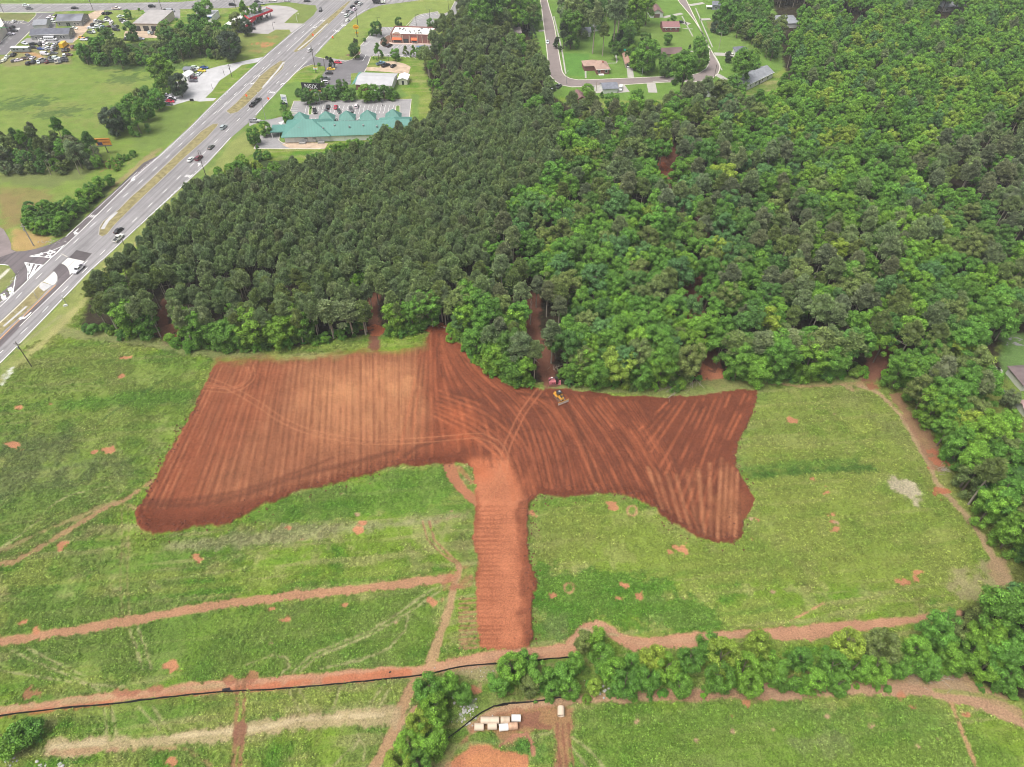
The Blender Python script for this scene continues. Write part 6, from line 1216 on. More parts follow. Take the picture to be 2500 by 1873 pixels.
# dark dump truck with a white cab at the top edge
g = G(926, 9); t = thing('dump_truck', (g.x,g.y,.05), .0, 'black dump truck with white cab at the top edge', 'truck')
b = MB(); b.add([(-4.2,-1.2,1.3),(1.0,-1.2,1.3),(1.0,1.2,1.3),(-4.2,1.2,1.3),(-4.6,-1.3,2.9),(1.3,-1.3,2.9),(1.3,1.3,2.9),(-4.6,1.3,2.9)], [(0,1,5,4),(1,2,6,5),(2,3,7,6),(3,0,4,7),(3,2,1,0)], DKMETAL); b.add([(-4.4,-1.2,2.5),(1.2,-1.2,2.5),(1.2,1.2,2.5),(-4.4,1.2,2.5)], [(0,1,2,3)], flat('dark_load', (.05,.045,.04), 1)); b.build('dump_bed', t)
b = MB(); b.box((2.2,0,1.9), (1.7,2.3,2.0), WHITE); b.box((3.7,0,1.35), (1.5,1.9,1.0), WHITE, taper=.9); b.build('cab', t); b = MB(); b.box((0,0,.9), (8.4,.9,.3), DKMETAL); b.build('frame', t); b = MB(); b.box((3.04,0,2.3), (.1,2.0,.8), CGLASS); b.build('windscreen', t)
for x in (-3.4,-2.3,-1.2,3.2):
    for s in (-1,1): wheel(t, x, s*1.05, .5, .3)

# ------------------------------------------------------------------ bulldozer
CATY = flat('machine_yellow', (.56,.28,.035), .55, noise=.2, scale=2); TRACKM = flat('muddy_track', (.20,.10,.065), .9, noise=.3, scale=3); STEELB = flat('blade_steel', (.50,.42,.36), .5, noise=.2); MDARK = flat('machine_dark', (.035,.035,.035), .6)
g = G(*T1('H4',440,660)); q0, q1 = G(*T1('H4',350,545)), G(*T1('H4',530,770)); rz = math.atan2(q1.y-q0.y, q1.x-q0.x)
t = thing('bulldozer', (g.x,g.y,zg(g.x,g.y)), rz, 'yellow bulldozer with a straight blade working on the red graded soil', 'bulldozer')
for s in (-1,1):
    b = MB(); prof = []; 
    for k in range(9): a_ = math.pi/2+math.pi*k/8; prof.append((-1.55+.48*math.cos(a_), .5+.48*math.sin(a_)))
    for k in range(9): a_ = -math.pi/2+math.pi*k/8; prof.append((1.35+.48*math.cos(a_), .5+.48*math.sin(a_)))
    n = len(prof); y0, y1 = s*.95-.33, s*.95+.33; b.add([(x,y0,z) for x, z in prof]+[(x,y1,z) for x, z in prof], [tuple(range(n)), tuple(range(2*n-1,n-1,-1))]+[(i,n+i,n+(i+1)%n,(i+1)%n) for i in range(n)], TRACKM)
    for k in range(16): x = -1.6+k*.2; b.box((x,s*.95,1.0), (.08,.66,.06), MDARK)
    o = b.build('track', t); b = MB(); [b.tube((x,s*1.29-.02,.5),(x,s*1.29+.03,.5),.28,.28,MDARK,12) for x in (-1.5,1.3)]; b.build('sprocket', o)
b = MB(); b.box((0,0,.85), (3.0,1.25,.7), CATY); b.box((1.05,0,1.5), (1.7,1.05,.75), CATY, taper=.92); b.box((-1.5,0,1.45), (.9,1.7,.7), CATY, taper=.9); [b.box((-.9,s*.95,1.18), (2.0,.5,.28), CATY) for s in (-1,1)]; b.build('body', t)
b = MB(); b.box((1.1,0,1.90), (1.1,.62,.05), MDARK); b.tube((1.3,.3,1.85),(1.3,.3,2.7),.07,.07,MDARK); b.tube((.8,-.25,1.85),(.8,-.25,2.3),.1,.1,MDARK); b.build('engine_grille', t)
b = MB(); b.box((-.35,0,2.05), (1.25,1.35,1.0), CGLASS, taper=.92); o = b.build('cab', t); b = MB(); b.box((-.4,0,2.65), (1.6,1.6,.14), MDARK); [b.tube((x,y,1.5),(x*.95,y*.97,2.6),.06,.06,CATY,6) for x in (-1.0,.25) for y in (-.68,.68)]; b.build('roof', o); b = MB(); b.box((-.5,.2,2.78), (.5,.6,.12), STEEL); b.build('roof_unit', o)
b = MB(); n = 6; vs_ = []
for y in (-1.9, 1.9):
    for k in range(n+1): a_ = (k/n-.5)*1.4; vs_.append((2.75-.35*math.cos(a_)+.2, y, .62+.75*math.sin(a_)))
for y in (-1.9, 1.9):
    for k in range(n+1): a_ = (k/n-.5)*1.4; vs_.append((2.62-.35*math.cos(a_)+.2, y, .62+.75*math.sin(a_)))
m_ = n+1; b.add(vs_, [(k,k+1,m_+k+1,m_+k) for k in range(n)]+[(2*m_+k,3*m_+k,3*m_+k+1,2*m_+k+1) for k in range(n)]+[(n,2*m_+n,3*m_+n,m_+n),(0,m_,3*m_,2*m_)]+[(k,2*m_+k,2*m_+k+1,k+1) for k in range(n)]+[(m_+k,m_+k+1,3*m_+k+1,3*m_+k) for k in range(n)], STEELB)
b.box((2.6,0,1.25), (.10,3.84,.16), CATY); b.build('blade', t)
b = MB(); [b.tube((.9,s*.72,.55),(2.5,s*1.2,.4),.1,.1,CATY,8) for s in (-1,1)]; [b.tube((1.5,s*.45,1.5),(2.5,s*.5,1.1),.07,.05,STEEL,8) for s in (-1,1)]; b.build('push_arms', t)
b = MB(); b.box((-2.1,0,.9), (.35,1.7,.4), CATY); [b.box((-2.3,y,.55), (.14,.16,.9), MDARK) for y in (-.6,0,.6)]; b.build('ripper', t)
# ------------------------------------------------------------------ red tracked harvester (boom folded over its back)
RED = flat('machine_red', (.45,.15,.165), .5, noise=.15, scale=2)
g = G(*T1('H4',322,385)); t = thing('excavator', (g.x,g.y,zg(g.x,g.y)), .06, 'faded red tracked excavator with a black folded boom at the edge of the woods', 'excavator')
for s in (-1,1):
    b = MB(); prof = []
    for k in range(9): a_ = math.pi/2+math.pi*k/8; prof.append((-1.2+.36*math.cos(a_), .38+.36*math.sin(a_)))
    for k in range(9): a_ = -math.pi/2+math.pi*k/8; prof.append((1.2+.36*math.cos(a_), .38+.36*math.sin(a_)))
    n = len(prof); y0, y1 = s*.9-.26, s*.9+.26; b.add([(x,y0,z) for x, z in prof]+[(x,y1,z) for x, z in prof], [tuple(range(n)), tuple(range(2*n-1,n-1,-1))]+[(i,n+i,n+(i+1)%n,(i+1)%n) for i in range(n)], TRACKM); [b.box((-1.2+k*.2,s*.9,.76), (.08,.52,.05), MDARK) for k in range(13)]; b.build('track', t)
b = MB(); b.box((0,0,.95), (1.2,1.2,.3), MDARK); b.box((-.35,0,1.6), (2.3,2.2,1.1), RED, taper=.93); b.build('house', t)
b = MB(); [b.box((x,-1.1,1.62), (.32,.1,.42), flat('vent_maroon', (.10,.01,.02), .6)) for x in (-.35,.2)]; b.build('side_vent', t)
b = MB(); b.box((.95,.45,1.9), (.9,1.0,1.5), MDARK, taper=.9); o = b.build('cab', t); b = MB(); b.box((.97,-.06,2.0), (.7,.05,.8), CGLASS); b.build('window', o)
b = MB(); pts = [(.8,-.35,1.4),(1.0,-.35,2.6),(.4,-.35,3.3),(-.5,-.35,3.25),(-1.2,-.35,2.6),(-1.5,-.35,1.9)]
for p, q in zip(pts[:-1], pts[1:]): b.tube(p, q, .19, .17, MDARK, 8)
b.build('boom', t); b = MB(); b.box((-.6,-.35,3.45), (.6,.35,.1), WHITE); b.build('boom_plate', t)
b = MB(); b.box((2.0,-.2,.7), (.9,1.3,.7), RED, .2, .8); b.box((2.2,-.1,1.3), (.4,.5,.7), RED); b.tube((1.2,-.3,1.5),(2.0,-.3,1.2),.14,.12,MDARK); b.build('attachment', t)
# ------------------------------------------------------------------ trees: prototypes
FOL = foliage_mat('leaves'); BARK = flat('bark', (.13,.105,.08), .95, noise=.3, scale=2); BARKP = flat('pale_bark', (.30,.26,.21), .95, noise=.3, scale=2)
def leaf_arrays(rng, clumps, n, size, up=.35, elong=1.0, jit=.75, out=0.0):
    """n leaf sprays spread over clump shells; clumps: rows of x,y,z,rx,rz,shade"""
    cl = np.array(clumps); area = cl[:, 3]**2; k = rng.choice(len(cl), n, p=area/area.sum()); c = cl[k]
    d = rng.normal(size=(n, 3)); d[:, 2] += up; d /= np.linalg.norm(d, axis=1)[:, None]
    rad = rng.uniform(.72, 1.08, n)[:, None]; pos = c[:, :3]+d*np.c_[c[:, 3], c[:, 3], c[:, 4]]*rad
    nrm = d+rng.normal(size=(n, 3))*jit; nrm /= np.linalg.norm(nrm, axis=1)[:, None]
    if elong > 1.2:       # needle sprays stand along the outward direction
        v = d+np.array([0,0,.6])+rng.normal(size=(n,3))*.35; v /= np.linalg.norm(v, axis=1)[:, None]; u = np.cross(v, rng.normal(size=(n, 3))); u /= np.linalg.norm(u, axis=1)[:, None]
    else:
        u = np.cross(nrm, rng.normal(size=(n, 3))); u /= np.linalg.norm(u, axis=1)[:, None]; v = np.cross(nrm, u)
    s = size*rng.uniform(.6, 1.35, n)[:, None]
    P0 = pos-u*s*.5; P1 = pos-v*s*.5*elong; P2 = pos+u*s*.5; P3 = pos+v*s*.5*elong
    V = np.stack([P0, P1, P2, P3], 1).reshape(-1, 3); sh = (c[:, 5]*rng.uniform(.66, 1.38, n)); return V, np.repeat(sh, 4)
def blob(rng, c, r, rz, sub=1):
    bm = bmesh.new(); bmesh.ops.create_icosphere(bm, subdivisions=sub, radius=1.0); V = np.array([v.co for v in bm.verts]); F = [tuple(v.index for v in f.verts) for f in bm.faces]; bm.free()
    V = V*(1+rng.uniform(-.18, .18, len(V)))[:, None]; return V*np.array([r, r, rz])+np.array(c), F
def mesh_from(name, V, F4, sh, extra, mats, mi_extra):
    """leaf quads + extra (verts, faces, material, shade)"""
    vs_ = [V]; fs = list(map(tuple, F4)); mi = [0]*len(fs); shade = [sh]; o = len(V)
    for (v, f, m) in extra:
        v = np.array(v, float); vs_.append(v); fs += [tuple(int(i)+o for i in q) for q in f]; mi += [m]*len(f); shade.append(np.full(len(v), .60)); o += len(v)  # inner blobs coloured darker: painted shade for the gaps between leaves
    me_ = bpy.data.meshes.new(name); me_.from_pydata(np.concatenate(vs_).tolist(), [], fs)
    for m in mats: me_.materials.append(m)
    me_.polygons.foreach_set('material_index', mi); a_ = me_.attributes.new('leaf', 'FLOAT', 'POINT'); a_.data.foreach_set('value', np.concatenate(shade).astype(np.float32)); me_.update(); return me_
def tube_arrays(a, b, r0, r1, n=5):
    q = MB(); q.tube(a, b, r0, r1, BARK, n, False); return [tuple(v) for v in q.v], q.f
def branchy(rng, h, crown_z, spread, n, r):
    out = []; prev = Vector((0,0,-.2)); k = 4; pts = [prev]
    for i in range(1, k+1): pts.append(Vector((rng.uniform(-.25,.25)*i*.4, rng.uniform(-.25,.25)*i*.4, h*i/k)))
    for i in range(k): out.append(tube_arrays(pts[i], pts[i+1], r*(1-i/k*.8)+.03, r*(1-(i+1)/k*.8)+.03, 6))
    for i in range(n):
        z = rng.uniform(crown_z*.8, h*.9); a_ = rng.uniform(0, 6.28); f = z/h; base = pts[0].lerp(pts[-1], f); e = spread*rng.uniform(.5,.9)
        out.append(tube_arrays(base, base+Vector((math.cos(a_)*e, math.sin(a_)*e, rng.uniform(.5,2.0))), r*.35*(1-f*.5)+.03, .03, 4))
    return out
def join_arr(L):
    V = []; F = []
    for v, f in L:
        o = len(V); V += list(v); F += [tuple(i+o for i in q) for q in f]
    return V, F
def quads(n): i = np.arange(n)*4; return np.c_[i, i+1, i+2, i+3]
def make_proto(kind, seed):
    """returns crown mesh, trunk mesh, full mesh, height, crown radius"""
    rng = np.random.RandomState(seed); cl = []
    if kind == 'plant_pine':
        h = rng.uniform(13, 15); R = rng.uniform(1.75, 2.15); n = 26
        for i in range(n):
            f = rng.uniform(0, 1)**.8; a_ = rng.uniform(0, 6.28); rr_ = R*math.sqrt(max(0, 1-f**2.0))*.85*rng.uniform(.6,1); cl.append((rr_*math.cos(a_), rr_*math.sin(a_), h-4.6+f*4.2, .75, .85, rng.uniform(.80,1.2)))
        leaves = leaf_arrays(rng, cl, 1900, .25, .7, 2.4); core = [(0,0,h-3.2,R*.62,2.6)]; tr = branchy(rng, h-1.5, h-5, R, 3, .16)
    elif kind == 'pine':
        h = rng.uniform(15, 19); R = rng.uniform(2.9, 4.0); n = 44
        for i in range(n):
            f = rng.uniform(0, 1); a_ = rng.uniform(0, 6.28); prof = math.sqrt(max(.05, 1-(f*1.02-.25)**2/1.0)); rr_ = R*prof*rng.uniform(.35,1)*.85*(1-.55*f**2.2); cl.append((rr_*math.cos(a_), rr_*math.sin(a_), h-6.5+f*6.0, rng.uniform(.75,1.15), rng.uniform(.55,.85), rng.uniform(.78,1.22)))
        leaves = leaf_arrays(rng, cl, 3900, .27, .7, 2.2); core = [(0,0,h-3.8,R*.55,2.6)]; tr = branchy(rng, h-1.5, h-6.5, R*.85, 9, .24)
    elif kind in ('broad','edge'):
        h = rng.uniform(13, 17); R = rng.uniform(3.8, 5.0); core = []; lobes = rng.randint(4, 8)
        for l in range(lobes):
            a_ = l/lobes*6.28+rng.uniform(-.4,.4); lr = R*rng.uniform(.38,.62) if l else 0; lz = h-3.2-rng.uniform(0,3.6)+(1.6 if l == 0 else 0); cr = R*rng.uniform(.42,.60); lx, ly = lr*math.cos(a_), lr*math.sin(a_); ls = rng.uniform(.85,1.15)
            for i in range(9):
                d = rng.normal(size=3); d[2] += .5; d /= np.linalg.norm(d); cl.append((lx+d[0]*cr*.8, ly+d[1]*cr*.8, lz+d[2]*cr*.95, rng.uniform(.7,1.15), rng.uniform(.6,.95), ls*rng.uniform(.8,1.2)))
            core.append((lx, ly, lz-.3, cr*.70, cr*.75))
        for i in range(12): a_ = rng.uniform(0,6.28); rr_ = R*rng.uniform(.6,.95); cl.append((rr_*math.cos(a_), rr_*math.sin(a_), h-rng.uniform(5,8.5), 1.1, .9, rng.uniform(.75,1.0)))
        if kind == 'edge':      # branches and creepers down to the ground
            for i in range(26): a_ = rng.uniform(0,6.28); f = rng.uniform(0,1); rr_ = R*rng.uniform(.5,.85)*(1-.25*f); cl.append((rr_*math.cos(a_), rr_*math.sin(a_), .9+f*(h-7.5), rng.uniform(.9,1.35), rng.uniform(.9,1.4), rng.uniform(.75,1.15)))
        leaves = leaf_arrays(rng, cl, 8200 if kind == 'broad' else 9800, .28, .5, 1.0, .6); tr = branchy(rng, h-2.5, h-8, R*.7, 7, .26)
    elif kind == 'tall':      # narrower, pointed crowns of the upper wood
        h = rng.uniform(14, 17); R = rng.uniform(3.0, 3.9); core = [(0,0,h-4.5,R*.5,3.2)]
        for i in range(40):
            f = rng.uniform(0,1); a_ = rng.uniform(0,6.28); rr_ = R*(1-f**2.4)**.7*rng.uniform(.5,1)*.85; cl.append((rr_*math.cos(a_), rr_*math.sin(a_), h-8+f*7.6, rng.uniform(.75,1.05), rng.uniform(.7,1.0), rng.uniform(.78,1.22)))
        leaves = leaf_arrays(rng, cl, 5200, .29, .6); tr = branchy(rng, h-2.5, h-7, R*.7, 5, .2)
    elif kind == 'shrub':
        h = rng.uniform(3.2, 4.6); R = rng.uniform(1.9, 2.7); core = [(0,0,h*.4,R*.75,h*.45)]
        for i in range(22):
            d = rng.normal(size=3); d[2] = abs(d[2]); d /= np.linalg.norm(d); cl.append((d[0]*R*.75, d[1]*R*.75, .5+d[2]*(h-1.1), rng.uniform(.55,.85), rng.uniform(.5,.75), rng.uniform(.8,1.2)))
        leaves = leaf_arrays(rng, cl, 2600, .24, .5); tr = branchy(rng, h*.7, h*.3, R*.6, 3, .08)
    elif kind == 'cone':      # clipped evergreens and cedars
        h = rng.uniform(6.5, 8); R = h*.36; core = [(0,0,h*.38,R*.75,h*.36)]
        for i in range(34): f = rng.uniform(0,1); a_ = rng.uniform(0,6.28); rr_ = R*(1-f)**.8*.9; cl.append((rr_*math.cos(a_), rr_*math.sin(a_), .7+f*(h-1.2), .6, .6, rng.uniform(.8,1.2)))
        leaves = leaf_arrays(rng, cl, 1700, .28, .4, 1.6); tr = branchy(rng, h*.7, h*.3, R*.4, 0, .12)
    else:                     # round street and yard tree
        h = rng.uniform(7, 9); R = rng.uniform(2.6, 3.3); core = [(0,0,h-R*.95,R*.60,R*.58)]
        for i in range(14): a_ = rng.uniform(0,6.28); rr_ = R*rng.uniform(.35,.7); cl.append((rr_*math.cos(a_), rr_*math.sin(a_), rng.uniform(1.2,h-R*1.5), .85, .8, rng.uniform(.75,1.0)))
        for i in range(34): d = rng.normal(size=3); d[2] += .2; d /= np.linalg.norm(d); cl.append((d[0]*R*.78, d[1]*R*.78, h-R*.95+d[2]*R*.78, rng.uniform(.6,.95), rng.uniform(.55,.85), rng.uniform(.8,1.2)))
        leaves = leaf_arrays(rng, cl, 7200, .22, .1, 1.0, .55); tr = branchy(rng, h-1.5, h-R*1.8, R*.5, 4, .17)
    V, sh = leaves; ex = []
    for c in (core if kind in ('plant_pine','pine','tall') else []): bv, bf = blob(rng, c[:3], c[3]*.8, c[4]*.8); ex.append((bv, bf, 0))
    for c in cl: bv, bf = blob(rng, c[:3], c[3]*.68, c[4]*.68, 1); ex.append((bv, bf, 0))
    tv, tf = join_arr(tr); n = len(V)//4
    crown = mesh_from('crown', V, quads(n), sh, ex, [FOL], None)
    trunk = bpy.data.meshes.new('trunk'); trunk.from_pydata([tuple(v) for v in tv], [], tf); trunk.materials.append(BARKP if kind in ('tall','pine') else BARK)
    full = mesh_from('tree', V, quads(n), sh, ex+[(tv, tf, 1)], [FOL, BARKP if kind in ('tall','pine') else BARK], None)
    return dict(crown=crown, trunk=trunk, full=full, h=h, R=R)
PR = {k: [make_proto(k, 100*i+sum(map(ord, k))) for i in range(n)] for k, n in (('plant_pine',7),('pine',6),('broad',8),('tall',6),('shrub',5),('edge',5),('cone',2),('round',4))}

# colours of living things (as the leaves themselves are)
TN = {'pine_dull':(.178,.252,.096),'pine_grey':(.182,.244,.108),'pine_brown':(.168,.202,.104),'leaf_bright':(.158,.310,.036),'leaf_mid':(.114,.252,.036),'leaf_deep':(.092,.195,.040),'leaf_lime':(.235,.335,.045),'leaf_olive':(.150,.205,.058),'leaf_blue':(.098,.212,.062),'leaf_dark':(.060,.090,.048)}
WORDS = {'pine_dull':'dull green','pine_grey':'grey green','pine_brown':'brownish','leaf_bright':'bright green','leaf_mid':'mid green','leaf_deep':'deep green','leaf_lime':'yellow green','leaf_olive':'olive','leaf_blue':'bluish green','leaf_dark':'very dark'}
KIND = {'plant_pine':('pine_tree','pine tree'),'pine':('pine_tree','pine tree'),'broad':('broadleaf_tree','tree'),'edge':('broadleaf_tree','tree'),'tall':('broadleaf_tree','tree'),'shrub':('shrub','shrub'),'cone':('evergreen_tree','tree'),'round':('round_tree','tree')}
rt = random.Random(11)
TREES = []          # dicts: kind, proto index, x, y, scale, rz, tint name, tint, zone
def add_tree(kind, x, y, s, tn, zone, fixed=None, sz=1.0):
    v = rt.uniform(.86, 1.16); hsh = rt.uniform(-.06, .06); c = TN[tn]; P_ = rt.randrange(len(PR[kind]))
    TREES.append(dict(kind=kind, p=P_, x=x, y=y, s=s, sz=sz, rz=rt.uniform(0, 6.28), tn=tn, tint=(c[0]*v*(1+hsh), c[1]*v, c[2]*v*(1-hsh)), zone=zone, fixed=fixed))
def crown_at(px, py, kind, s, P_=None, frac=.72):
    """ground spot for which a tree's crown centre shows at px,py"""
    h = np.mean([p['h'] for p in PR[kind]])*s*frac; g = G(px, py, h); return g.x, g.y
def zone_of(poly): return poly
# canopy outline of the woods (where crown centres show in the photo), clearings cut out
MAIN = [(182,685),(190,640),(200,600),(255,575),(300,540),(330,485),(400,430),(440,402),(490,388),(560,395),(640,365),(720,345),(780,330),(830,300),(900,275),(935,262),(915,240),(905,170),(915,100),(950,55),(990,25),(1000,-70),(1150,-70),(1155,90),(1180,150),(1180,190),(1200,215),(1250,232),(1330,238),(1400,222),(1480,212),(1540,200),(1570,180),(1600,196),(1640,200),(1680,170),(1672,150),(1600,165),(1590,120),(1640,100),(1660,60),(1650,-70),(2320,-70),(2320,690),(2190,690),(2140,735),(2110,760),(2120,800),(2150,840),(2190,900),(2320,930),(2320,1500),(2210,1490),(2150,1455),(2110,1430),(2050,1395),(1990,1370),(2060,1330),(2110,1310),(2180,1290),(2222,1240),(2190,1160),(2130,1070),(2085,1010),(2058,960),(2008,890),(1962,848),(1915,820),(1915,790),(1870,765),(1840,780),(1700,790),(1590,790),(1560,750),(1530,735),(1500,790),(1440,805),(1330,812),(1225,805),(1190,750),(1160,790),(1120,800),(1060,770),(1020,735),(985,695),(930,672),(850,690),(825,640),(800,640),(780,690),(700,702),(620,722),(520,725),(450,718),(385,705),(370,660),(345,650),(330,690),(250,692)]
HOLES = [((1197,818),20,20),((1442,352),26,36),((1495,612),28,42),((1158,690),20,44),((808,662),12,34),((1192,775),20,26),((1540,785),36,38),((1885,770),24,30),((352,690),12,26),((1448,425),14,20),((2135,790),22,20),((2185,735),30,14),
  ((1700,45),26,22),((1850,20),40,18),((1680,25),30,20),((1560,190),0,0),((1640,172),60,34),((1258,212),14,14),((1290,205),24,12),((1560,218),16,10),((2055,14),40,16),((1705,5),60,20),((2200,820),40,46),((2205,890),30,30),((1170,60),0,0),((1135,60),34,30),((1060,40),0,0),((1090,18),0,0)]
def in_canopy(px, py, r=0):
    x, y = px*.8848, py*.8848
    if not inside1(x, y, MAIN): return False
    for (cx, cy), rx, ry in HOLES:
        if rx and ((x-cx)/(rx*.7+r*.6))**2+((y-cy)/(ry*.7+r*.6))**2 < 1: return False
    return True
PPOLY = [(185,690),(185,640),(195,590),(330,480),(440,395),(560,385),(700,345),(830,295),(945,255),(1050,245),(1190,240),(1215,300),(1205,360),(1170,400),(1100,430),(1060,500),(1045,600),(1010,650),(900,680),(800,700),(700,700),(560,712),(450,705),(330,700)]
PBACK = [(900,280),(900,60),(1000,20),(1190,60),(1200,230),(1100,250),(950,262)]
DARKR = [(1960,330),(2330,210),(2330,540),(2120,560),(2000,460)]
UPR = [(1650,-80),(2330,-80),(2330,260),(1950,330),(1750,330),(1620,240)]
nz_s = lambda x, y, s, seed: float(vnoise(np.array([x]), np.array([y]), s, seed, 3)[0])
# plantation rows of small pines
pl = GT('V', (160,760),(160,640),(330,520),(440,430),(700,390),(950,320),(1210,280),(1260,420),(1120,500),(1090,680),(900,760),(300,770))
xs = [p[0] for p in pl]; ys = [p[1] for p in pl]; sp_ = 3.55
yy = min(ys)
while yy < max(ys)+60:
    xx = min(xs)-20+(int(yy/sp_) % 2)*sp_*.5
    while xx < max(xs)+30:
        x, y = xx+rt.uniform(-.9,.9), yy+rt.uniform(-.9,.9)
        big = None
        q = project((x, y, 10.5)); vx, vy = q[0]*.8848, q[1]*.8848
        if inside1(vx, vy, PPOLY) and inside1(x, y, FOREST_FLOOR[0]) and in_canopy(q[0], q[1], 10):
            near_front = vy > 575
            if near_front:
                if rt.random() < .50: add_tree('pine', x, y, rt.uniform(.80,1.02), rt.choice(['pine_dull','pine_grey','pine_dull','leaf_olive']), 'pine plantation front')
                elif rt.random() < .07: add_tree('broad', x, y, rt.uniform(.62,.85), rt.choice(['leaf_mid','leaf_bright']), 'pine plantation front')
            else:
                s = rt.uniform(.88, 1.20)
                add_tree('plant_pine', x, y, s, 'pine_brown' if rt.random() < .04 else rt.choice(['pine_dull','pine_dull','pine_grey']), 'pine plantation')
        xx += sp_
    yy += sp_*.9
# the mixed wood
def scatter(poly_px, sp, choose, zone_fn, margin=25):
    P_ = GT('V', *poly_px); xs = [p[0] for p in P_]; ys = [p[1] for p in P_]; y = min(ys)-margin; row = 0
    while y < max(ys)+margin:
        x = min(xs)-margin+(row % 2)*sp/2
        while x < max(xs)+margin:
            gx_, gy_ = x+rt.uniform(-.32,.32)*sp, y+rt.uniform(-.32,.32)*sp; q = project((gx_, gy_, 11)); v = (q[0]*.8848, q[1]*.8848)
            if inside1(v[0], v[1], poly_px) and not inside1(v[0], v[1], PPOLY):
                c = choose(gx_, gy_, v)
                if c and inside1(gx_, gy_, FOREST_FLOOR[0]) and in_canopy(q[0], q[1], c[4] if len(c) > 4 else 18): add_tree(c[0], gx_, gy_, c[1], c[2], zone_fn(v))
            x += sp
        y += sp*.88; row += 1
def choose_mix(x, y, v):
    a_ = nz_s(x, y, 1/26., 41); b_ = rt.random()
    if inside1(v[0], v[1], PBACK): return ('pine', rt.uniform(.85,1.12), rt.choice(['pine_dull','pine_grey','leaf_olive','pine_dull'])) if b_ < .8 else ('broad', rt.uniform(.7,.9), rt.choice(['leaf_mid','leaf_olive']))
    if inside1(v[0], v[1], DARKR): return ('pine', rt.uniform(.95,1.2), rt.choice(['pine_brown','pine_grey','pine_dull','pine_brown'])) if a_ > .45 and b_ < .7 else ('broad', rt.uniform(.75,1.0), rt.choice(['leaf_mid','leaf_deep','leaf_olive']))
    if inside1(v[0], v[1], UPR): return ('tall', rt.uniform(.85,1.12), rt.choice(['leaf_mid','leaf_mid','leaf_bright','leaf_blue','leaf_mid','leaf_bright'])) if b_ < .40 else ('broad', rt.uniform(.75,1.1), rt.choice(['leaf_mid','leaf_bright','leaf_bright','leaf_mid','leaf_lime'])) if b_ < .95 else ('pine', rt.uniform(.8,1.0), 'pine_grey')
    pine = (a_ > .58 and b_ < .7) or b_ < .10
    if v[1] > 1200 or v[0] > 2000 and v[1] > 700: pine = b_ < .06
    if v[0] > 1450 and v[1] < 520: pine = pine or b_ < .2
    if pine: return ('pine', rt.uniform(.9,1.25), rt.choice(['pine_dull','pine_grey','pine_brown','leaf_olive']))
    return ('broad', rt.uniform(.80,1.28), rt.choice(['leaf_bright','leaf_mid','leaf_mid','leaf_deep','leaf_bright','leaf_mid','leaf_blue','leaf_olive']+(['leaf_lime'] if b_ > .8 else [])))
def zone_mix(v):
    if inside1(v[0], v[1], PBACK): return 'pines behind the plaza'
    if inside1(v[0], v[1], UPR): return 'upper right wood'
    if inside1(v[0], v[1], DARKR): return 'dark right edge wood'
    if v[0] > 1950 and v[1] > 1200: return 'lower right creek wood'
    if v[0] > 1950 and v[1] > 800: return 'belt east of field'
    if v[0] < 1300: return 'wood left of the clearings' if v[1] > 430 else 'wood above the plantation'
    if v[0] < 1560: return 'wood between red clearings' if v[1] > 430 else 'wood below brick bungalow'
    return 'wood right of clearings' if v[1] > 430 else 'wood below white house'
scatter([(880,-80),(2330,-80),(2330,1560),(1950,1560),(1900,830),(900,830)], 6.9, choose_mix, zone_mix)
# leafy front edge of the woods: explicit row (photo points of crown centres, V scale), radius in V px
FRONT = [(215,668,26,'leaf_olive','pine'),(262,690,34,'leaf_bright','broad'),(300,700,28,'leaf_mid','broad'),(395,690,26,'leaf_bright','broad'),(425,720,26,'leaf_mid','broad'),(465,700,34,'leaf_mid','broad'),(500,724,26,'leaf_mid','broad'),(540,700,34,'leaf_bright','broad'),(590,715,32,'leaf_bright','broad'),(628,690,30,'leaf_bright','broad'),(650,728,24,'leaf_mid','broad'),(690,705,32,'pine_grey','pine'),(735,690,34,'pine_grey','pine'),(770,700,26,'leaf_olive','pine'),(848,690,28,'leaf_bright','broad'),(885,700,24,'leaf_mid','broad'),(920,650,34,'leaf_mid','broad'),(945,690,24,'leaf_olive','pine'),
  (1000,690,26,'leaf_bright','broad'),(1030,730,28,'leaf_mid','broad'),(1075,750,34,'leaf_bright','broad'),(1110,785,30,'leaf_mid','broad'),(1060,785,20,'leaf_bright','broad'),(1135,800,22,'leaf_bright','broad'),(1100,690,34,'leaf_bright','broad'),(1238,802,20,'leaf_mid','broad'),(1262,788,26,'leaf_bright','broad'),(1290,800,32,'leaf_mid','broad'),(1340,790,36,'leaf_lime','broad'),(1390,800,32,'leaf_mid','broad'),(1430,790,30,'leaf_bright','broad'),(1470,770,34,'leaf_olive','broad'),(1250,720,34,'leaf_mid','broad'),(1320,715,36,'leaf_bright','broad'),(1400,725,38,'leaf_lime','broad'),(1600,790,28,'leaf_mid','broad'),(1650,780,36,'leaf_bright','broad'),(1705,785,36,'leaf_mid','broad'),(1760,780,34,'leaf_bright','broad'),(1815,775,34,'leaf_mid','broad'),(1600,720,34,'leaf_olive','pine'),(1660,715,36,'pine_grey','pine'),(1730,700,38,'pine_grey','pine'),(1790,700,40,'leaf_olive','pine'),(1850,705,38,'leaf_olive','pine'),
  (1945,800,28,'leaf_mid','broad'),(1990,800,34,'leaf_bright','broad'),(2040,770,46,'leaf_lime','broad'),(2110,740,46,'leaf_lime','broad'),(2025,868,34,'leaf_bright','broad'),(2075,850,44,'leaf_lime','broad'),(2110,910,42,'leaf_lime','broad'),(2082,955,34,'leaf_mid','broad'),(2108,1020,34,'leaf_olive','broad'),(2148,1085,36,'leaf_bright','broad'),(2195,1145,36,'leaf_bright','broad')]
front = []
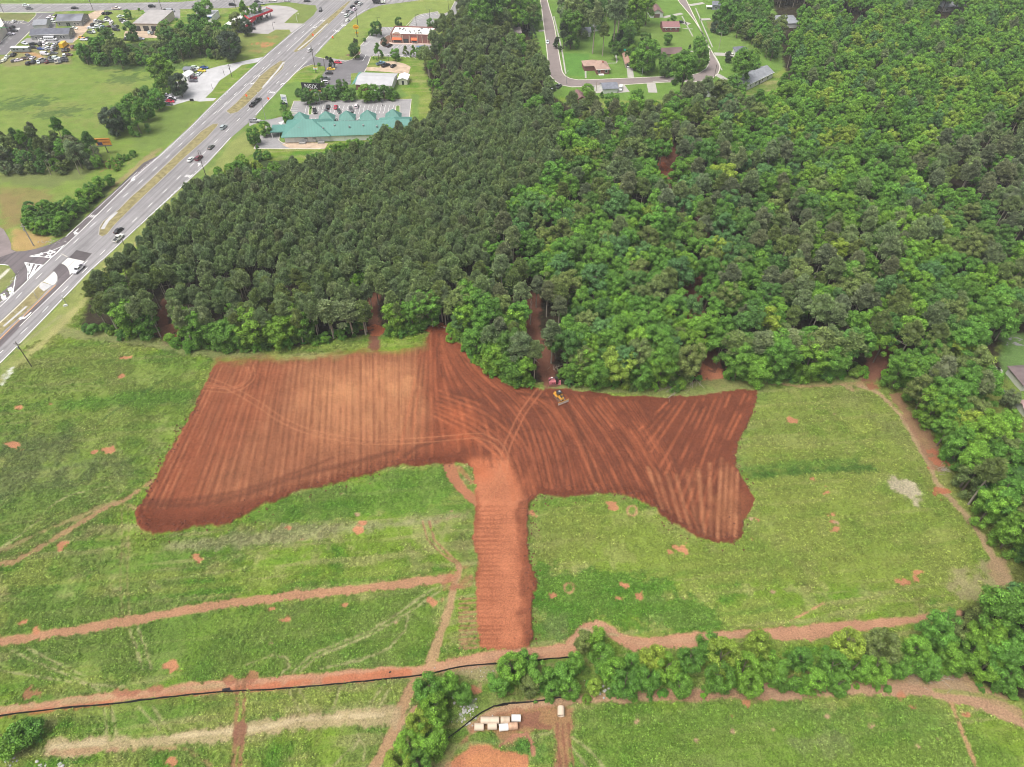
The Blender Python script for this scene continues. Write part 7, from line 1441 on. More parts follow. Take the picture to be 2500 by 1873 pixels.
for i, (vx, vy, r, tn, kd) in enumerate(FRONT):
    px, py = vx/.8848, vy/.8848; kd = 'edge' if kd == 'broad' else kd; k_ = kd; sc_ = scale_at(py+45)*.8848; Rm = r/sc_; R0 = np.mean([p['R'] for p in PR[k_]]); s = Rm/R0*1.02
    x, y = crown_at(px, py, k_, s*.9 if k_ == 'edge' else s, None, .62); front.append((vx, vy))
    for _ in range(30):
        if inside1(x, y-1.2, SOILP) or (vx < 1880 and not inside1(x, y-.5, FOREST_FLOOR[0])): y += .5
    add_tree(k_, x, y, s, tn, 'front row', fixed=True, sz=min(1.0, .95/s) if s > 1 else 1.0)
# creek hedge trees at the bottom right (V scale)
CREEK = [(925,1490,36,'leaf_mid'),(965,1475,30,'leaf_bright'),(1000,1500,24,'leaf_mid'),(940,1530,38,'leaf_bright'),(905,1565,32,'leaf_lime'),(885,1610,34,'leaf_bright'),(930,1590,40,'leaf_bright'),(860,1650,34,'leaf_lime'),(905,1650,30,'leaf_mid'),
  (1080,1470,30,'leaf_mid'),(1105,1445,34,'leaf_bright'),(1140,1425,28,'leaf_mid'),(1165,1455,30,'leaf_mid'),(1145,1480,26,'leaf_olive'),(1190,1490,22,'leaf_mid'),(1215,1460,32,'leaf_mid'),(1240,1430,26,'leaf_mid'),(1232,1490,26,'leaf_mid'),(1262,1385,26,'leaf_olive'),(1290,1380,28,'leaf_bright'),(1300,1420,34,'leaf_mid'),(1325,1450,34,'leaf_bright'),(1285,1485,20,'leaf_lime'),(1350,1480,34,'leaf_mid'),(1365,1430,24,'leaf_mid'),
  (1410,1420,36,'leaf_lime'),(1440,1445,34,'leaf_bright'),(1400,1465,34,'leaf_mid'),(1470,1480,30,'leaf_mid'),(1490,1430,32,'leaf_mid'),(1530,1395,34,'leaf_mid'),(1560,1420,42,'leaf_lime'),(1555,1465,36,'leaf_mid'),(1610,1440,32,'leaf_bright'),(1640,1395,36,'leaf_lime'),(1660,1440,34,'leaf_bright'),(1620,1480,30,'leaf_bright'),(1700,1460,34,'leaf_mid'),(1730,1420,30,'leaf_mid'),(1760,1470,32,'leaf_bright'),(1800,1440,34,'leaf_mid'),
  (1830,1395,38,'leaf_lime'),(1850,1440,32,'leaf_bright'),(1815,1480,26,'leaf_mid'),(1890,1450,34,'leaf_bright'),(1905,1400,42,'leaf_olive'),(1945,1440,30,'leaf_mid'),(1980,1400,36,'leaf_bright'),(2010,1440,34,'leaf_mid'),(2030,1375,32,'leaf_mid'),(2060,1360,38,'leaf_olive'),(2070,1420,38,'leaf_bright'),(2110,1400,36,'leaf_mid'),(2130,1440,36,'leaf_bright'),(2130,1330,40,'leaf_olive'),(2180,1380,40,'leaf_mid'),(2190,1300,38,'leaf_olive'),(2180,1460,38,'leaf_mid')]
for vx, vy, r, tn in CREEK:
    px, py = vx/.8848, vy/.8848; kd = 'round'; sc_ = scale_at(py+20)*.8848; Rm = r*.92/sc_; R0 = np.mean([p['R'] for p in PR[kd]]); s = Rm/R0*1.0
    h = np.mean([p['h'] for p in PR[kd]])*s*.62; g = G(px, py-2, h); add_tree(kd, g.x, g.y, s, tn, 'creek row', fixed=True)
# bush bottom left and small stuff (V scale: x, y, r px, kind, tint, label)
LONE = [(45,1590,34,'shrub','leaf_mid','rounded green bush at the lower left corner'),(25,1610,30,'shrub','leaf_bright','lower bright bush at the lower left corner'),(70,1575,26,'shrub','leaf_mid','small bush at the upper right of the lower left clump'),
  (345,143,24,'broad','leaf_bright','tall bright tree standing alone in the meadow below the tree belt'),(384,178,19,'round','leaf_dark','dark round tree beside the gravel car lot'),(240,258,22,'round','leaf_dark','dark brown green bushy tree in the meadow hedge'),(249,275,14,'shrub','leaf_mid','green skirt bush below the dark meadow tree'),(262,248,20,'round','leaf_mid','green tree right of the dark meadow tree'),(285,238,22,'broad','leaf_mid','wide green tree in the middle of the meadow hedge'),(310,230,18,'round','leaf_mid','green tree right of the middle of the meadow hedge'),(335,210,17,'round','leaf_mid','green tree near the chain link fence'),(318,202,17,'round','leaf_deep','deep green tree near the chain link fence'),(345,190,13,'shrub','leaf_mid','bush at the top of the meadow hedge'),(300,205,15,'shrub','leaf_olive','olive bush in the meadow hedge'),
  (571,274,13,'round','leaf_mid','round tree right of the plaza driveway'),(546,289,15,'round','leaf_mid','round tree left of the plaza driveway edge'),(622,251,12,'round','leaf_mid','round tree at the plaza entrance above the teal canopy'),(557,322,6,'cone','leaf_mid','small cone bush by the lower plaza wall'),(557,338,9,'shrub','leaf_deep','dark low bush below the plaza'),(575,335,10,'shrub','leaf_mid','bush right of the dark low bush below the plaza'),
  (611,235,8,'shrub','leaf_mid','bush strip beside the plaza car park left end'),(612,225,7,'shrub','leaf_mid','upper bush beside the plaza car park left end'),(670,232,3,'shrub','leaf_mid','tiny bush at the corner of the plaza car park'),
  (660,205,13,'round','leaf_deep','dark bush behind the black billboard'),(680,205,12,'round','leaf_deep','bush at the right end of the black billboard'),(645,200,9,'shrub','leaf_deep','bush at the left end of the black billboard'),(705,203,14,'shrub','leaf_deep','first low hedge bush right of the billboard'),(722,203,13,'shrub','leaf_deep','second low hedge bush right of the billboard'),(752,200,17,'shrub','leaf_deep','wide grey green bush below the low grey building'),(738,194,6,'shrub','leaf_lime','small yellow green bush in the hedge'),(738,183,12,'round','leaf_deep','dark bush at the left end of the low grey building'),(711,190,7,'shrub','leaf_mid','small bush above the hedge'),
  (788,196,15,'round','leaf_bright','bright green tree in front of the low grey building'),(806,198,13,'round','leaf_mid','tree right of the bright green tree by the grey building'),(778,186,7,'shrub','leaf_mid','thin bush at the front of the grey building'),(830,205,15,'shrub','leaf_deep','bush left of the fence near the cream shed'),(848,203,13,'shrub','leaf_mid','bush right beside the cream shed lawn'),
  (692,172,9,'round','leaf_bright','bright small tree left of the tavern car park'),(682,182,9,'round','leaf_mid','small tree below the bright one left of the tavern car park'),(716,137,8,'cone','leaf_dark','dark cone shaped tree beside the yellow car'),(706,125,4,'shrub','leaf_dark','small dark bush at the restaurant lawn tip'),(689,139,4,'shrub','leaf_mid','small bush beside the two panel sign pole'),
  (765,107,12,'round','leaf_deep','spreading dark tree on the restaurant lawn'),(811,58,12,'round','leaf_deep','dark tree at the upper left of the restaurant bays'),(861,45,8.5,'round','leaf_deep','round dark tree behind the restaurant'),(929,48,8.5,'round','leaf_mid','round tree on the grass island behind the restaurant'),(787,86,4,'shrub','leaf_deep','small dark bush below the yellow oval sign'),(768,88,5,'shrub','leaf_dark','dark shrub at the foot of the yellow oval sign'),(829,88,7,'round','leaf_dark','little dark tree in the curved bed'),
  (816,112,11,'cone','leaf_mid','green pointed tree first in the restaurant row'),(853,114,10,'round','leaf_mid','fan shaped tree second in the restaurant row'),(876,110,7,'cone','leaf_olive','thin grey green tree third in the restaurant row'),(893,112,8,'cone','leaf_bright','bright green tree fourth in the restaurant row'),(907,112,9,'round','leaf_mid','green tree at the right end of the restaurant row'),(801,71,6,'shrub','leaf_deep','low bush near the pale board above the bays'),
  (442,15,15,'round','leaf_mid','tree beside the crossroad left of the workshop'),(432,32,16,'broad','leaf_mid','tree left of the workshop yard'),(418,52,18,'broad','leaf_mid','tree below the workshop yard left side'),(528,27,14,'cone','leaf_bright','bright tree at the right of the workshop'),(552,20,13,'round','leaf_deep','deep green tree by the crossroad right of the workshop'),(510,42,15,'round','leaf_olive','olive tree in front of the workshop'),(528,52,14,'round','leaf_dark','dark tree between workshop and station shop'),(494,93,22,'round','leaf_dark','big very dark round tree at the right end of the tree belt'),
  (274,28,8,'round','leaf_mid','small tree left of the warehouse'),(280,62,15,'round','leaf_deep','tree against the left wall of the warehouse'),(358,30,7,'shrub','leaf_dark','creeper bush on the right wall of the warehouse'),(346,45,6,'shrub','leaf_deep','climbing plant on the warehouse corner'),(300,20,3,'shrub','leaf_mid','small shrub by the crossroad above the warehouse'),
  (1100,8,22,'broad','leaf_mid','tree at the top edge left of the street'),(1060,5,24,'tall','leaf_deep','dark tree at the top edge above the restaurant woods'),(1150,16,17,'round','leaf_mid','tree left of the street near the top'),(1040,35,24,'broad','leaf_mid','leafy tree left of the carport'),(1155,40,14,'round','leaf_deep','deep green tree beside the tan roofed house'),(1150,70,9,'cone','leaf_dark','dark conifer beside the taupe roofed house'),(1118,88,17,'round','leaf_bright','bright round tree below the taupe roofed house'),(1160,150,12,'pine','pine_dull','spruce like pine overhanging the street bend'),(1140,160,24,'broad','leaf_olive','large olive oak at the street bend'),(1110,175,24,'broad','leaf_olive','large dull oak left of the street bend'),(1150,120,20,'broad','leaf_olive','oak above the large olive oak at the bend'),
  (1250,30,22,'broad','leaf_olive','oak right of the street near the top'),(1235,55,20,'broad','leaf_mid','oak behind the big dark conifer'),(1218,78,19,'cone','leaf_dark','big dark conical conifer on the street lawn'),(1240,25,20,'broad','leaf_olive','oak nearest the street at the top'),(1285,50,18,'pine','pine_grey','tall pine right of the white cottage'),(1305,75,13,'pine','leaf_olive','pine in front of the white cottage'),(1330,40,20,'pine','pine_grey','tall grey pine above the white cottage lawn'),(1340,15,20,'pine','pine_dull','tall pine at the top edge'),(1290,8,22,'broad','leaf_deep','dark tree at the top edge right of the street'),(1375,20,20,'broad','leaf_bright','bright tree left of the steep gable house'),(1400,8,18,'broad','leaf_bright','bright tree at the top edge beside the steep gable house'),(1355,60,18,'round','leaf_mid','tree in the middle of the back lawns'),(1360,75,14,'round','leaf_deep','deep green tree above the brown garage'),(1340,90,14,'cone','leaf_dark','dark evergreen above the brown garage'),
  (1452,42,10,'round','leaf_mid','small tree left of the brick cottage'),(1443,82,9,'round','leaf_mid','round bush tree on the lawn below the brick cottage'),(1395,80,11,'round','leaf_deep','round tree right of the dark evergreen'),(1400,115,24,'round','leaf_mid','wide mid green tree right of the brown garage'),(1375,125,15,'round','leaf_bright','left tree of the pair beside the garage drive'),(1440,140,16,'round','leaf_deep','deep green tree left of the big street tree'),(1478,155,26,'broad','leaf_mid','big leaning tree spreading over the street'),(1458,130,12,'round','leaf_bright','bright tree behind the big leaning tree'),(1512,95,14,'round','leaf_mid','upper round tree inside the street bend'),(1516,120,19,'round','leaf_mid','lower round tree inside the street bend'),(1490,103,4,'cone','leaf_dark','thin dark column evergreen beside the ranch house'),
  (1573,22,18,'broad','leaf_mid','tree right of the deck house'),(1549,35,10,'round','leaf_deep','dark bush tree left of the big trees above the lawn'),(1560,62,12,'shrub','leaf_deep','sprawling bush at the left end of the upper right lawn'),(1545,60,10,'shrub','leaf_dark','dark sprawling bush beside the street lawn'),(1600,65,8,'shrub','leaf_olive','low scrub on the upper right lawn'),(1605,140,21,'broad','leaf_mid','leafy tree below the dark slate roof'),(1575,120,9,'round','leaf_dark','dark bush left of the slate roof'),(1625,130,15,'round','leaf_mid','tree right of the slate roof'),(1586,186,17,'broad','leaf_deep','tree left of the white diagonal house'),(1560,195,22,'broad','leaf_olive','tree below the street bend hiding a slate roof'),(1375,208,16,'round','leaf_mid','tree in front of the charcoal roofed house'),(1322,215,15,'round','leaf_mid','tree right of the maroon roofed cottage'),(1270,195,13,'round','leaf_bright','small bright tree by the parked utility truck'),(1300,205,5,'cone','leaf_deep','ivy clad stump by the street'),
  (2185,860,17,'round','pine_grey','grey green yard tree leaning at the right edge'),(2165,940,14,'round','leaf_mid','tree beside the garden fence at the right edge'),(2195,918,6,'shrub','leaf_deep','foundation shrub of the cream house'),(2198,905,8,'shrub','leaf_dark','dark shrub above the pink roofed shed'),(2190,1015-10,10,'shrub','leaf_dark','dark bush below the pink roofed shed')]
for vx, vy, r, kd, tn, lb in LONE:
    kd = 'edge' if kd == 'broad' else kd
    px, py = vx/.8848, vy/.8848; sc_ = scale_at(py+12)*.8848; Rm = r/sc_; R0 = np.mean([p['R'] for p in PR[kd]]); s = Rm/R0*1.08; h = np.mean([p['h'] for p in PR[kd]])*s*(.62 if kd not in ('shrub','cone') else .45); g = G(px, py, h); add_tree(kd, g.x, g.y, s, tn, lb, fixed='lone')
# belts and clumps filled by scatter
def belt(poly, sp, kinds, tints, zone, srange=(.8,1.1), hz=5):
    P_ = GT('V', *poly); xs = [p[0] for p in P_]; ys = [p[1] for p in P_]; y = min(ys)-20; row = 0
    while y < max(ys)+20:
        x = min(xs)-10+(row % 2)*sp/2
        while x < max(xs)+10:
            a_, c_ = x+rt.uniform(-.3,.3)*sp, y+rt.uniform(-.3,.3)*sp; q = project((a_, c_, hz)); 
            if inside1(q[0]*.8848, q[1]*.8848, poly): add_tree(rt.choice(kinds), a_, c_, rt.uniform(*srange), rt.choice(tints), zone)
            x += sp
        y += sp; row += 1
belt([(168,98),(200,88),(300,98),(340,95),(360,70),(385,60),(400,45),(470,70),(500,66),(520,95),(505,112),(470,110),(430,100),(400,112),(330,122),(250,128),(180,120)], 5.2, ['round','broad','round'], ['leaf_mid','leaf_deep','leaf_mid','leaf_olive'], 'tree belt below the warehouse', (.75,1.05), 6)
belt([(-20,305),(40,290),(110,285),(150,285),(190,300),(215,335),(150,348),(60,352),(-20,350)], 4.6, ['round','broad','pine','round'], ['leaf_mid','pine_grey','leaf_olive','leaf_bright','leaf_deep','pine_brown'], 'clump below the left meadow', (.7,.95), 7)
belt([(45,440),(100,420),(130,430),(190,395),(240,360),(245,380),(200,425),(150,460),(120,490),(70,490),(45,470)], 4.4, ['round','round','shrub'], ['leaf_mid','leaf_bright','leaf_mid','leaf_deep'], 'thicket beside the turning lane', (.75,1.0), 5)
belt([(225,350),(280,325),(290,332),(260,350),(240,372)], 3.6, ['shrub'], ['leaf_mid','leaf_bright'], 'bushes below the orange billboard', (.7,1.0), 2)
belt([(440,400),(470,360),(520,345),(560,350),(620,365),(700,330),(770,318),(790,330),(720,350),(640,372),(540,395),(470,400)], 4.2, ['shrub','round','shrub'], ['leaf_bright','leaf_mid','leaf_bright','leaf_lime'], 'bright thicket below the plaza', (.8,1.15), 3)
belt([(700,335),(740,310),(800,300),(840,285),(850,300),(790,325),(720,345)], 5.5, ['broad','round'], ['leaf_bright','leaf_mid'], 'bright trees at the rear corner of the plaza', (.65,.9), 8)
belt([(985,-60),(1150,-60),(1150,30),(1110,50),(1050,50),(1000,60)], 6.5, ['broad','tall','broad'], ['leaf_mid','leaf_deep','leaf_olive','leaf_bright'], 'trees left of the street', (.75,1.0), 10)
belt([(1215,-60),(1395,-60),(1390,10),(1300,22),(1225,45),(1210,10)], 7.0, ['broad','pine','broad'], ['leaf_mid','leaf_olive','pine_grey','leaf_deep'], 'trees at top between streets', (.75,.95), 10)
belt([(1540,-60),(1680,-60),(1660,40),(1640,60),(1600,40),(1560,10)], 7.0, ['broad','tall'], ['leaf_mid','leaf_deep','leaf_mid'], 'trees at top right of street', (.75,1.0), 10)
belt([(1345,88),(1420,92),(1440,130),(1425,148),(1390,140),(1360,118)], 7.5, ['edge','broad'], ['leaf_mid','leaf_deep','leaf_bright'], 'back garden trees right of garage', (.5,.7), 7)
belt([(1570,30),(1640,5),(1690,50),(1690,105),(1650,95),(1610,60)], 6.5, ['edge','broad'], ['leaf_mid','leaf_deep','leaf_olive'], 'trees above the right lawn', (.7,.95), 9)
belt([(1588,112),(1640,112),(1635,138),(1595,145)], 6.5, ['edge','broad'], ['leaf_mid','leaf_bright'], 'trees right of the slate roof', (.6,.8), 8)
belt([(1320,85),(1345,60),(1345,105),(1330,112)], 6.0, ['broad'], ['leaf_mid','leaf_deep'], 'trees behind the brown garage', (.55,.75), 8)
# undergrowth along the wood edge and the creek: one mass
UNDER = []
def under_line(pts, w, sp, tints, s=(.5,.9)):
    P_ = smooth_line(GT('V', *pts), 2.5)
    for x, y in P_:
        for _ in range(max(1, int(w/sp))): UNDER.append((x+rt.uniform(-w,w)/2, y+rt.uniform(-w,w)/2, rt.uniform(*s), rt.choice(tints)))
G1 = ['leaf_bright','leaf_mid','leaf_mid','leaf_deep']
for pts in ([(200,718),(290,722),(330,724)],[(385,742),(450,748),(560,748),(640,744),(700,732),(780,716)],[(850,720),(930,702)],[(975,718),(1000,745),(1040,785),(1080,815),(1150,828)],[(1220,822),(1330,830),(1440,832),(1495,825)],[(1585,815),(1700,812),(1800,810),(1850,800)],[(1925,822),(1972,860),(2015,912),(2042,965),(2074,1015),(2130,1085),(2184,1165),(2215,1230)]): under_line(pts, 5, 1.7, G1, (.6,1.15))
for pts in ([(1070,1490),(1150,1500),(1280,1500),(1400,1495),(1560,1492),(1700,1485),(1830,1488),(1950,1465)],[(1090,1450),(1200,1450),(1300,1440),(1400,1440),(1500,1440),(1620,1430),(1800,1420),(1950,1405)],[(900,1500),(930,1560),(880,1640)],[(1010,1490),(1040,1470)],[(2090,1470),(2160,1500),(2230,1540)],[(920,1470),(1000,1462)]): under_line(pts, 4, 2.4, ['leaf_mid','leaf_bright','leaf_mid'], (.25,.6))
for (cx, cy, n, rr_) in ((1080,600,30,40),(1300,650,60,80),(1700,600,70,90),(1950,650,50,60),(2060,900,20,40)):
    for _ in range(n): g = G((cx+rt.uniform(-rr_,rr_))/.8848, (cy+rt.uniform(-rr_,rr_))/.8848); UNDER.append((g.x, g.y, rt.uniform(.8,1.3), 'leaf_deep'))
# ------------------------------------------------------------------ individuals (nearest 300 of a kind) and the rest as one mass per kind
for t in TREES:
    P_ = PR[t['kind']][t['p']]; q = project((t['x'], t['y'], P_['h']*t['s']*.7)); t['px'], t['py'] = q; t['size'] = P_['R']*t['s']*scale_at(q[1]+40)
def visible(t): return -60 < t['px'] < 2560 and -70 < t['py'] < 1950
kinds = {}
for t in TREES: kinds.setdefault(KIND[t['kind']][0], []).append(t)
IND, MASS = [], []
for k, L in kinds.items():
    L.sort(key=lambda t: (0 if t['fixed'] else 1, 0 if visible(t) else 1, -t['size'])); IND += L[:300]; MASS += [(k, t) for t in L[300:]]
# labels
def szword(t): 
    b_ = t['s']; return 'small' if b_ < .85 else ('tall' if b_ > 1.0 else 'middling')
fr = sorted([t for t in IND if t['zone'] == 'front row'], key=lambda t: t['px']); cr = sorted([t for t in IND if t['zone'] == 'creek row'], key=lambda t: t['px'])
LANDS = [((375,700),'the narrow gap near the highway end of the wood'),((808,690),'the red gap left of the soil peak'),((945,700),'the peak of the red soil'),((1185,800),'the red excavator gap'),((1345,820),'the bulldozer'),((1540,790),'the wide red gap in the tree line'),((1885,780),'the red gap at the field corner'),((2060,960),'the east edge path'),((2185,860),'the cream house at the right edge'),
         ((900,1570),'the creek mouth at the bottom'),((1180,1440),'the short silt fence'),((1290,1370),'the loop in the dirt track'),((1560,1440),'the middle of the creek row'),((1850,1410),'the right half of the creek row'),((2090,1400),'the creek corner at the lower right'),((180,680),'the highway corner of the wood')]
groups = {}
for t in IND:
    if t['fixed'] == 'lone': t['label'] = t['zone']; t['group'] = None; continue
    nm = KIND[t['kind']][1]
    if t['zone'] in ('front row','creek row'):
        vx, vy = t['px']*.8848, t['py']*.8848; ld = min(LANDS, key=lambda l: (l[0][0]-vx)**2+(l[0][1]-vy)**2)[1]; where = 'by '+ld; t['group'] = 'trees along the edge of the wood' if t['zone'] == 'front row' else 'trees of the creek row'
    else:
        vx, vy = t['px']*.8848, t['py']*.8848; col = 'left' if vx < 737 else ('middle' if vx < 1474 else 'right'); where = 'in the '+t['zone']; t['group'] = 'trees of the '+t['zone']
    key = f"{WORDS[t['tn']]} {nm} {where}"; groups.setdefault((key, t['group']), []).append(t)
for (key, grp), L in groups.items():
    if len(L) == 1: L[0]['label'] = key; continue
    if len(L) <= 20:
        L.sort(key=lambda t: t['px'])
        for i, t in enumerate(L): t['label'] = f'{ordinal(i, len(L))} {key}'
        continue
    # many alike: split by size, then rows of the wood, then left to right
    sub = {}
    L.sort(key=lambda t: -t['py']); nb = max(1, math.ceil(len(L)/18)); 
    for i, t in enumerate(L): sub.setdefault(min(i*nb//len(L), nb-1), []).append(t)
    names = ['nearest','next nearest','third nearest','fourth nearest','fifth nearest','sixth nearest','seventh nearest','eighth nearest','ninth nearest','tenth nearest','eleventh nearest','twelfth nearest','thirteenth nearest','fourteenth nearest','fifteenth nearest','farthest']
    for r_i, S in sub.items():
        S.sort(key=lambda t: t['px'])
        for i, t in enumerate(S): t['label'] = f'{ordinal(i, len(S))} {key}, {names[min(r_i, 15)]} rank'
for t in IND:
    if len(t['label'].split()) > 16: t['label'] = t['label'].replace(' rank', '').replace(' the ', ' ').replace('broadleaf ', '')
    if len(t['label'].split()) > 16: print('LONG', t['label'])
    nm, cat = KIND[t['kind']]; P_ = PR[t['kind']][t['p']]; z = zg(t['x'], t['y'])
    o = bpy.data.objects.new(nm, None); scene.collection.objects.link(o); o.location = (t['x'], t['y'], z); o.rotation_euler = (0,0,t['rz']); o.scale = (t['s'], t['s'], t['s']*t['sz']); tag(o, t['label'], cat, t['group'])
    c = bpy.data.objects.new('crown' if t['kind'] != 'shrub' else 'foliage', P_['crown']); scene.collection.objects.link(c); c.parent = o; c['tint'] = list(t['tint'])
    k = bpy.data.objects.new('trunk' if t['kind'] != 'shrub' else 'stem', P_['trunk']); scene.collection.objects.link(k); k.parent = o
# masses by instancing inside one object
def mass(name, items, label, cat, kind='stuff'):
    """items: (kind, proto, x, y, z, s, rz, tint)"""
    coll = bpy.data.collections.new(name+'_sources'); order = []
    ks = sorted(set((i[0], i[1]) for i in items))
    for j, (k, p) in enumerate(ks):
        ob = bpy.data.objects.new(f'{j:03d}_{name}_source', PR[k][p]['full']); coll.objects.link(ob)
    idx = {kp: j for j, kp in enumerate(ks)}
    me_ = bpy.data.meshes.new(name); me_.from_pydata([(i[2], i[3], i[4]) for i in items], [], [])
    for an, ty, ch, dat in (('proto','INT','value',[idx[(i[0], i[1])] for i in items]), ('size','FLOAT','value',[i[5] for i in items]), ('turn','FLOAT_VECTOR','vector',[v for i in items for v in (0, 0, i[6])]), ('tint','FLOAT_COLOR','color',[v for i in items for v in (*i[7], 1)])):
        a_ = me_.attributes.new(an, ty, 'POINT'); a_.data.foreach_set(ch, dat)
    ob = bpy.data.objects.new(name, me_); scene.collection.objects.link(ob)
    ng = bpy.data.node_groups.new(name, 'GeometryNodeTree'); ng.interface.new_socket('Geometry', in_out='INPUT', socket_type='NodeSocketGeometry'); ng.interface.new_socket('Geometry', in_out='OUTPUT', socket_type='NodeSocketGeometry')
    N = ng.nodes; gi, go = N.new('NodeGroupInput'), N.new('NodeGroupOutput'); iop = N.new('GeometryNodeInstanceOnPoints'); ci = N.new('GeometryNodeCollectionInfo'); ci.inputs['Collection'].default_value = coll; ci.inputs['Separate Children'].default_value = True; ci.inputs['Reset Children'].default_value = True
    def na(nm_, ty):
        a_ = N.new('GeometryNodeInputNamedAttribute'); a_.data_type = ty; a_.inputs['Name'].default_value = nm_; return a_
    ai, as_, ar = na('proto','INT'), na('size','FLOAT'), na('turn','FLOAT_VECTOR'); lk = ng.links.new
    lk(gi.outputs[0], iop.inputs['Points']); lk(ci.outputs[0], iop.inputs['Instance']); iop.inputs['Pick Instance'].default_value = True
    lk(ai.outputs[0], iop.inputs['Instance Index']); lk(as_.outputs[0], iop.inputs['Scale']); e = N.new('FunctionNodeEulerToRotation'); lk(ar.outputs[0], e.inputs[0]); lk(e.outputs[0], iop.inputs['Rotation'])
    lk(iop.outputs[0], go.inputs[0]); md = ob.modifiers.new('plants', 'NODES'); md.node_group = ng; tag(ob, label, cat, kind=kind); return ob
by = {}
for k, t in MASS: by.setdefault(k, []).append((t['kind'], t['p'], t['x'], t['y'], 0.0, t['s'], t['rz'], t['tint']))
if by.get('pine_tree'): mass('pine_wood', by['pine_tree'], 'dense dull green pine plantation filling the middle of the wood', 'pine wood')
if by.get('broadleaf_tree'): mass('broadleaf_wood', by['broadleaf_tree'], 'dense broadleaf wood stretching to the upper right', 'wood')
for k in by:
    if k not in ('pine_tree','broadleaf_tree'): mass(k.replace('_tree','')+'_thicket', by[k], 'green thicket of bushes at the edges of the woods', 'thicket')
mass('undergrowth', [('shrub', rt.randrange(5), x, y, zg(x, y)-.3, s, rt.uniform(0,6.28), tuple(v*rt.uniform(.85,1.15) for v in TN[tn])) for x, y, s, tn in UNDER], 'tangled green undergrowth along the edges of the woods', 'undergrowth')
print('TREES', {k: len(v) for k, v in kinds.items()}, 'ind', len(IND), 'mass', len(MASS), 'under', len(UNDER))
# weeds standing in the fields: small leafy clumps coloured like the cover they grow in
rw = np.random.RandomState(5)
def weed_mesh(seed):
    r_ = np.random.RandomState(seed); cl = [(r_.normal()*.28, r_.normal()*.28, .12, r_.uniform(.18,.34), r_.uniform(.14,.26), r_.uniform(.75,1.3)) for _ in range(5)]
    V, sh = leaf_arrays(r_, cl, 34, .26, .9); V[:, 2] = np.maximum(V[:, 2], .0); return mesh_from('weed', V, quads(len(V)//4), sh, [], [FOL], None)
PR['weed'] = [dict(full=weed_mesh(i), h=.4, R=.5) for i in range(6)]
cand = np.nonzero((Y > 44) & (Y < 215) & (abs(X) < 200) & (W > .72) & (N_mid+.6*(N_pat-.5)+.25*rw.rand(len(X)) > .56) & (rw.rand(len(X)) < .30))[0]
if len(cand) > 95000: cand = rw.choice(cand, 95000, replace=False)
vis_ = []
for i in cand:
    q = project((X[i], Y[i], 0))
    if -50 < q[0] < 2550 and q[1] < 1930: vis_.append(i)
wi = [('weed', int(rw.randint(6)), float(X[i]+rw.uniform(-.2,.2)), float(Y[i]+rw.uniform(-.2,.2)), float(Z[i]), float(rw.uniform(.4,1.05)), float(rw.uniform(0,6.28)), tuple(float(v)*1.25*f_ for v in C[i])) for i in vis_ for f_ in (rw.uniform(.75,1.35),)]
mass('weeds', wi, 'low leafy weeds growing all over the green fields', 'weeds'); print('WEEDS', len(wi))
# clods of turned earth along the lower edges of the cut
CLOD = flat('red_clod', (.115,.040,.025), .95, noise=.4, scale=2); b = MB(); rc = np.random.RandomState(9)
for pts_, wd_ in (([(298,1120),(330,1150),(380,1146),(470,1136),(540,1108),(610,1074),(700,1048),(800,1024),(870,1004),(980,998)], 1.6), ([(1150,1080),(1200,1072),(1300,1064),(1390,1080),(1445,1120),(1510,1160),(1583,1168),(1600,1130)], 1.6), ([(1142,1100),(1146,1180),(1154,1260),(1150,1340),(1152,1390)], 1.1), ([(300,1100),(360,990),(430,860)], .9), ([(1634,860),(1600,945),(1588,1000),(1618,1050)], .8)):
    for x, y in smooth_line(GT('V', *pts_), .55):
        for _ in range(2):
            xx_, yy_ = x+rc.normal()*wd_, y+rc.normal()*wd_; r_ = rc.uniform(.08,.30); bv, bf = blob(rc, (xx_, yy_, zg(xx_, yy_)+r_*.25), r_, r_*.75, 1); b.add([tuple(v) for v in bv], bf, CLOD)
tag(b.build('soil_clods'), 'dark red clods of turned earth along the edges of the graded soil', 'soil clods', kind='stuff')
# dead trees and fallen wood
DEADM = flat('dead_wood', (.32,.27,.22), .95, noise=.25)
def dead(px, py, h, label, lean=0.0, n=7, seed=0):
    rr_ = random.Random(seed); g = G(px, py); b = MB(); top = Vector((lean*h, 0, h)); b.tube((0,0,-.2), top*.55, .2, .14, DEADM, 6); b.tube(top*.55, top, .14, .05, DEADM, 6)
    for i in range(n):
        f = rr_.uniform(.4, .95); a_ = rr_.uniform(0, 6.28); e = rr_.uniform(1.2, 2.6)*(1.2-f); p = top*f; q = p+Vector((math.cos(a_)*e, math.sin(a_)*e, e*.8)); b.tube(p, q, .07, .03, DEADM, 5); b.tube(q, q+Vector((rr_.uniform(-.6,.6), rr_.uniform(-.6,.6), .8)), .03, .015, DEADM, 4)
    o = b.build('dead_tree'); o.location = (g.x, g.y, 0); return tag(o, label, 'dead tree')
dead(*T1('B2',545,1125), 11, 'pale dead trunk at the front of the pines', -.15, 6, 1); dead(*T1('B3',310,1080), 12, 'pale bare trunk beside the dark clearing gap', 0, 3, 2); dead(*T1('B4',2040,830), 15, 'dead white tree at the right edge of the wood', .35, 12, 3); dead(*T1('B4',2000,1140), 12, 'bare leaning trunk above the street at the right edge', .35, 3, 4); dead(*T1('A3',2020,1060), 13, 'small white dead tree in the upper wood', .1, 10, 5); dead(*T1('B3',1790,1370), 12, 'bare pine trunk standing by the wide red gap', .12, 3, 6); dead(*T1('A1',720,1365), 11, 'pale trunk leaning in the clump below the left meadow', -.2, 2, 7)
dead(*T1('H1',1900,1540), 6, 'pollarded forked trunk beside the street', 0, 4, 9)
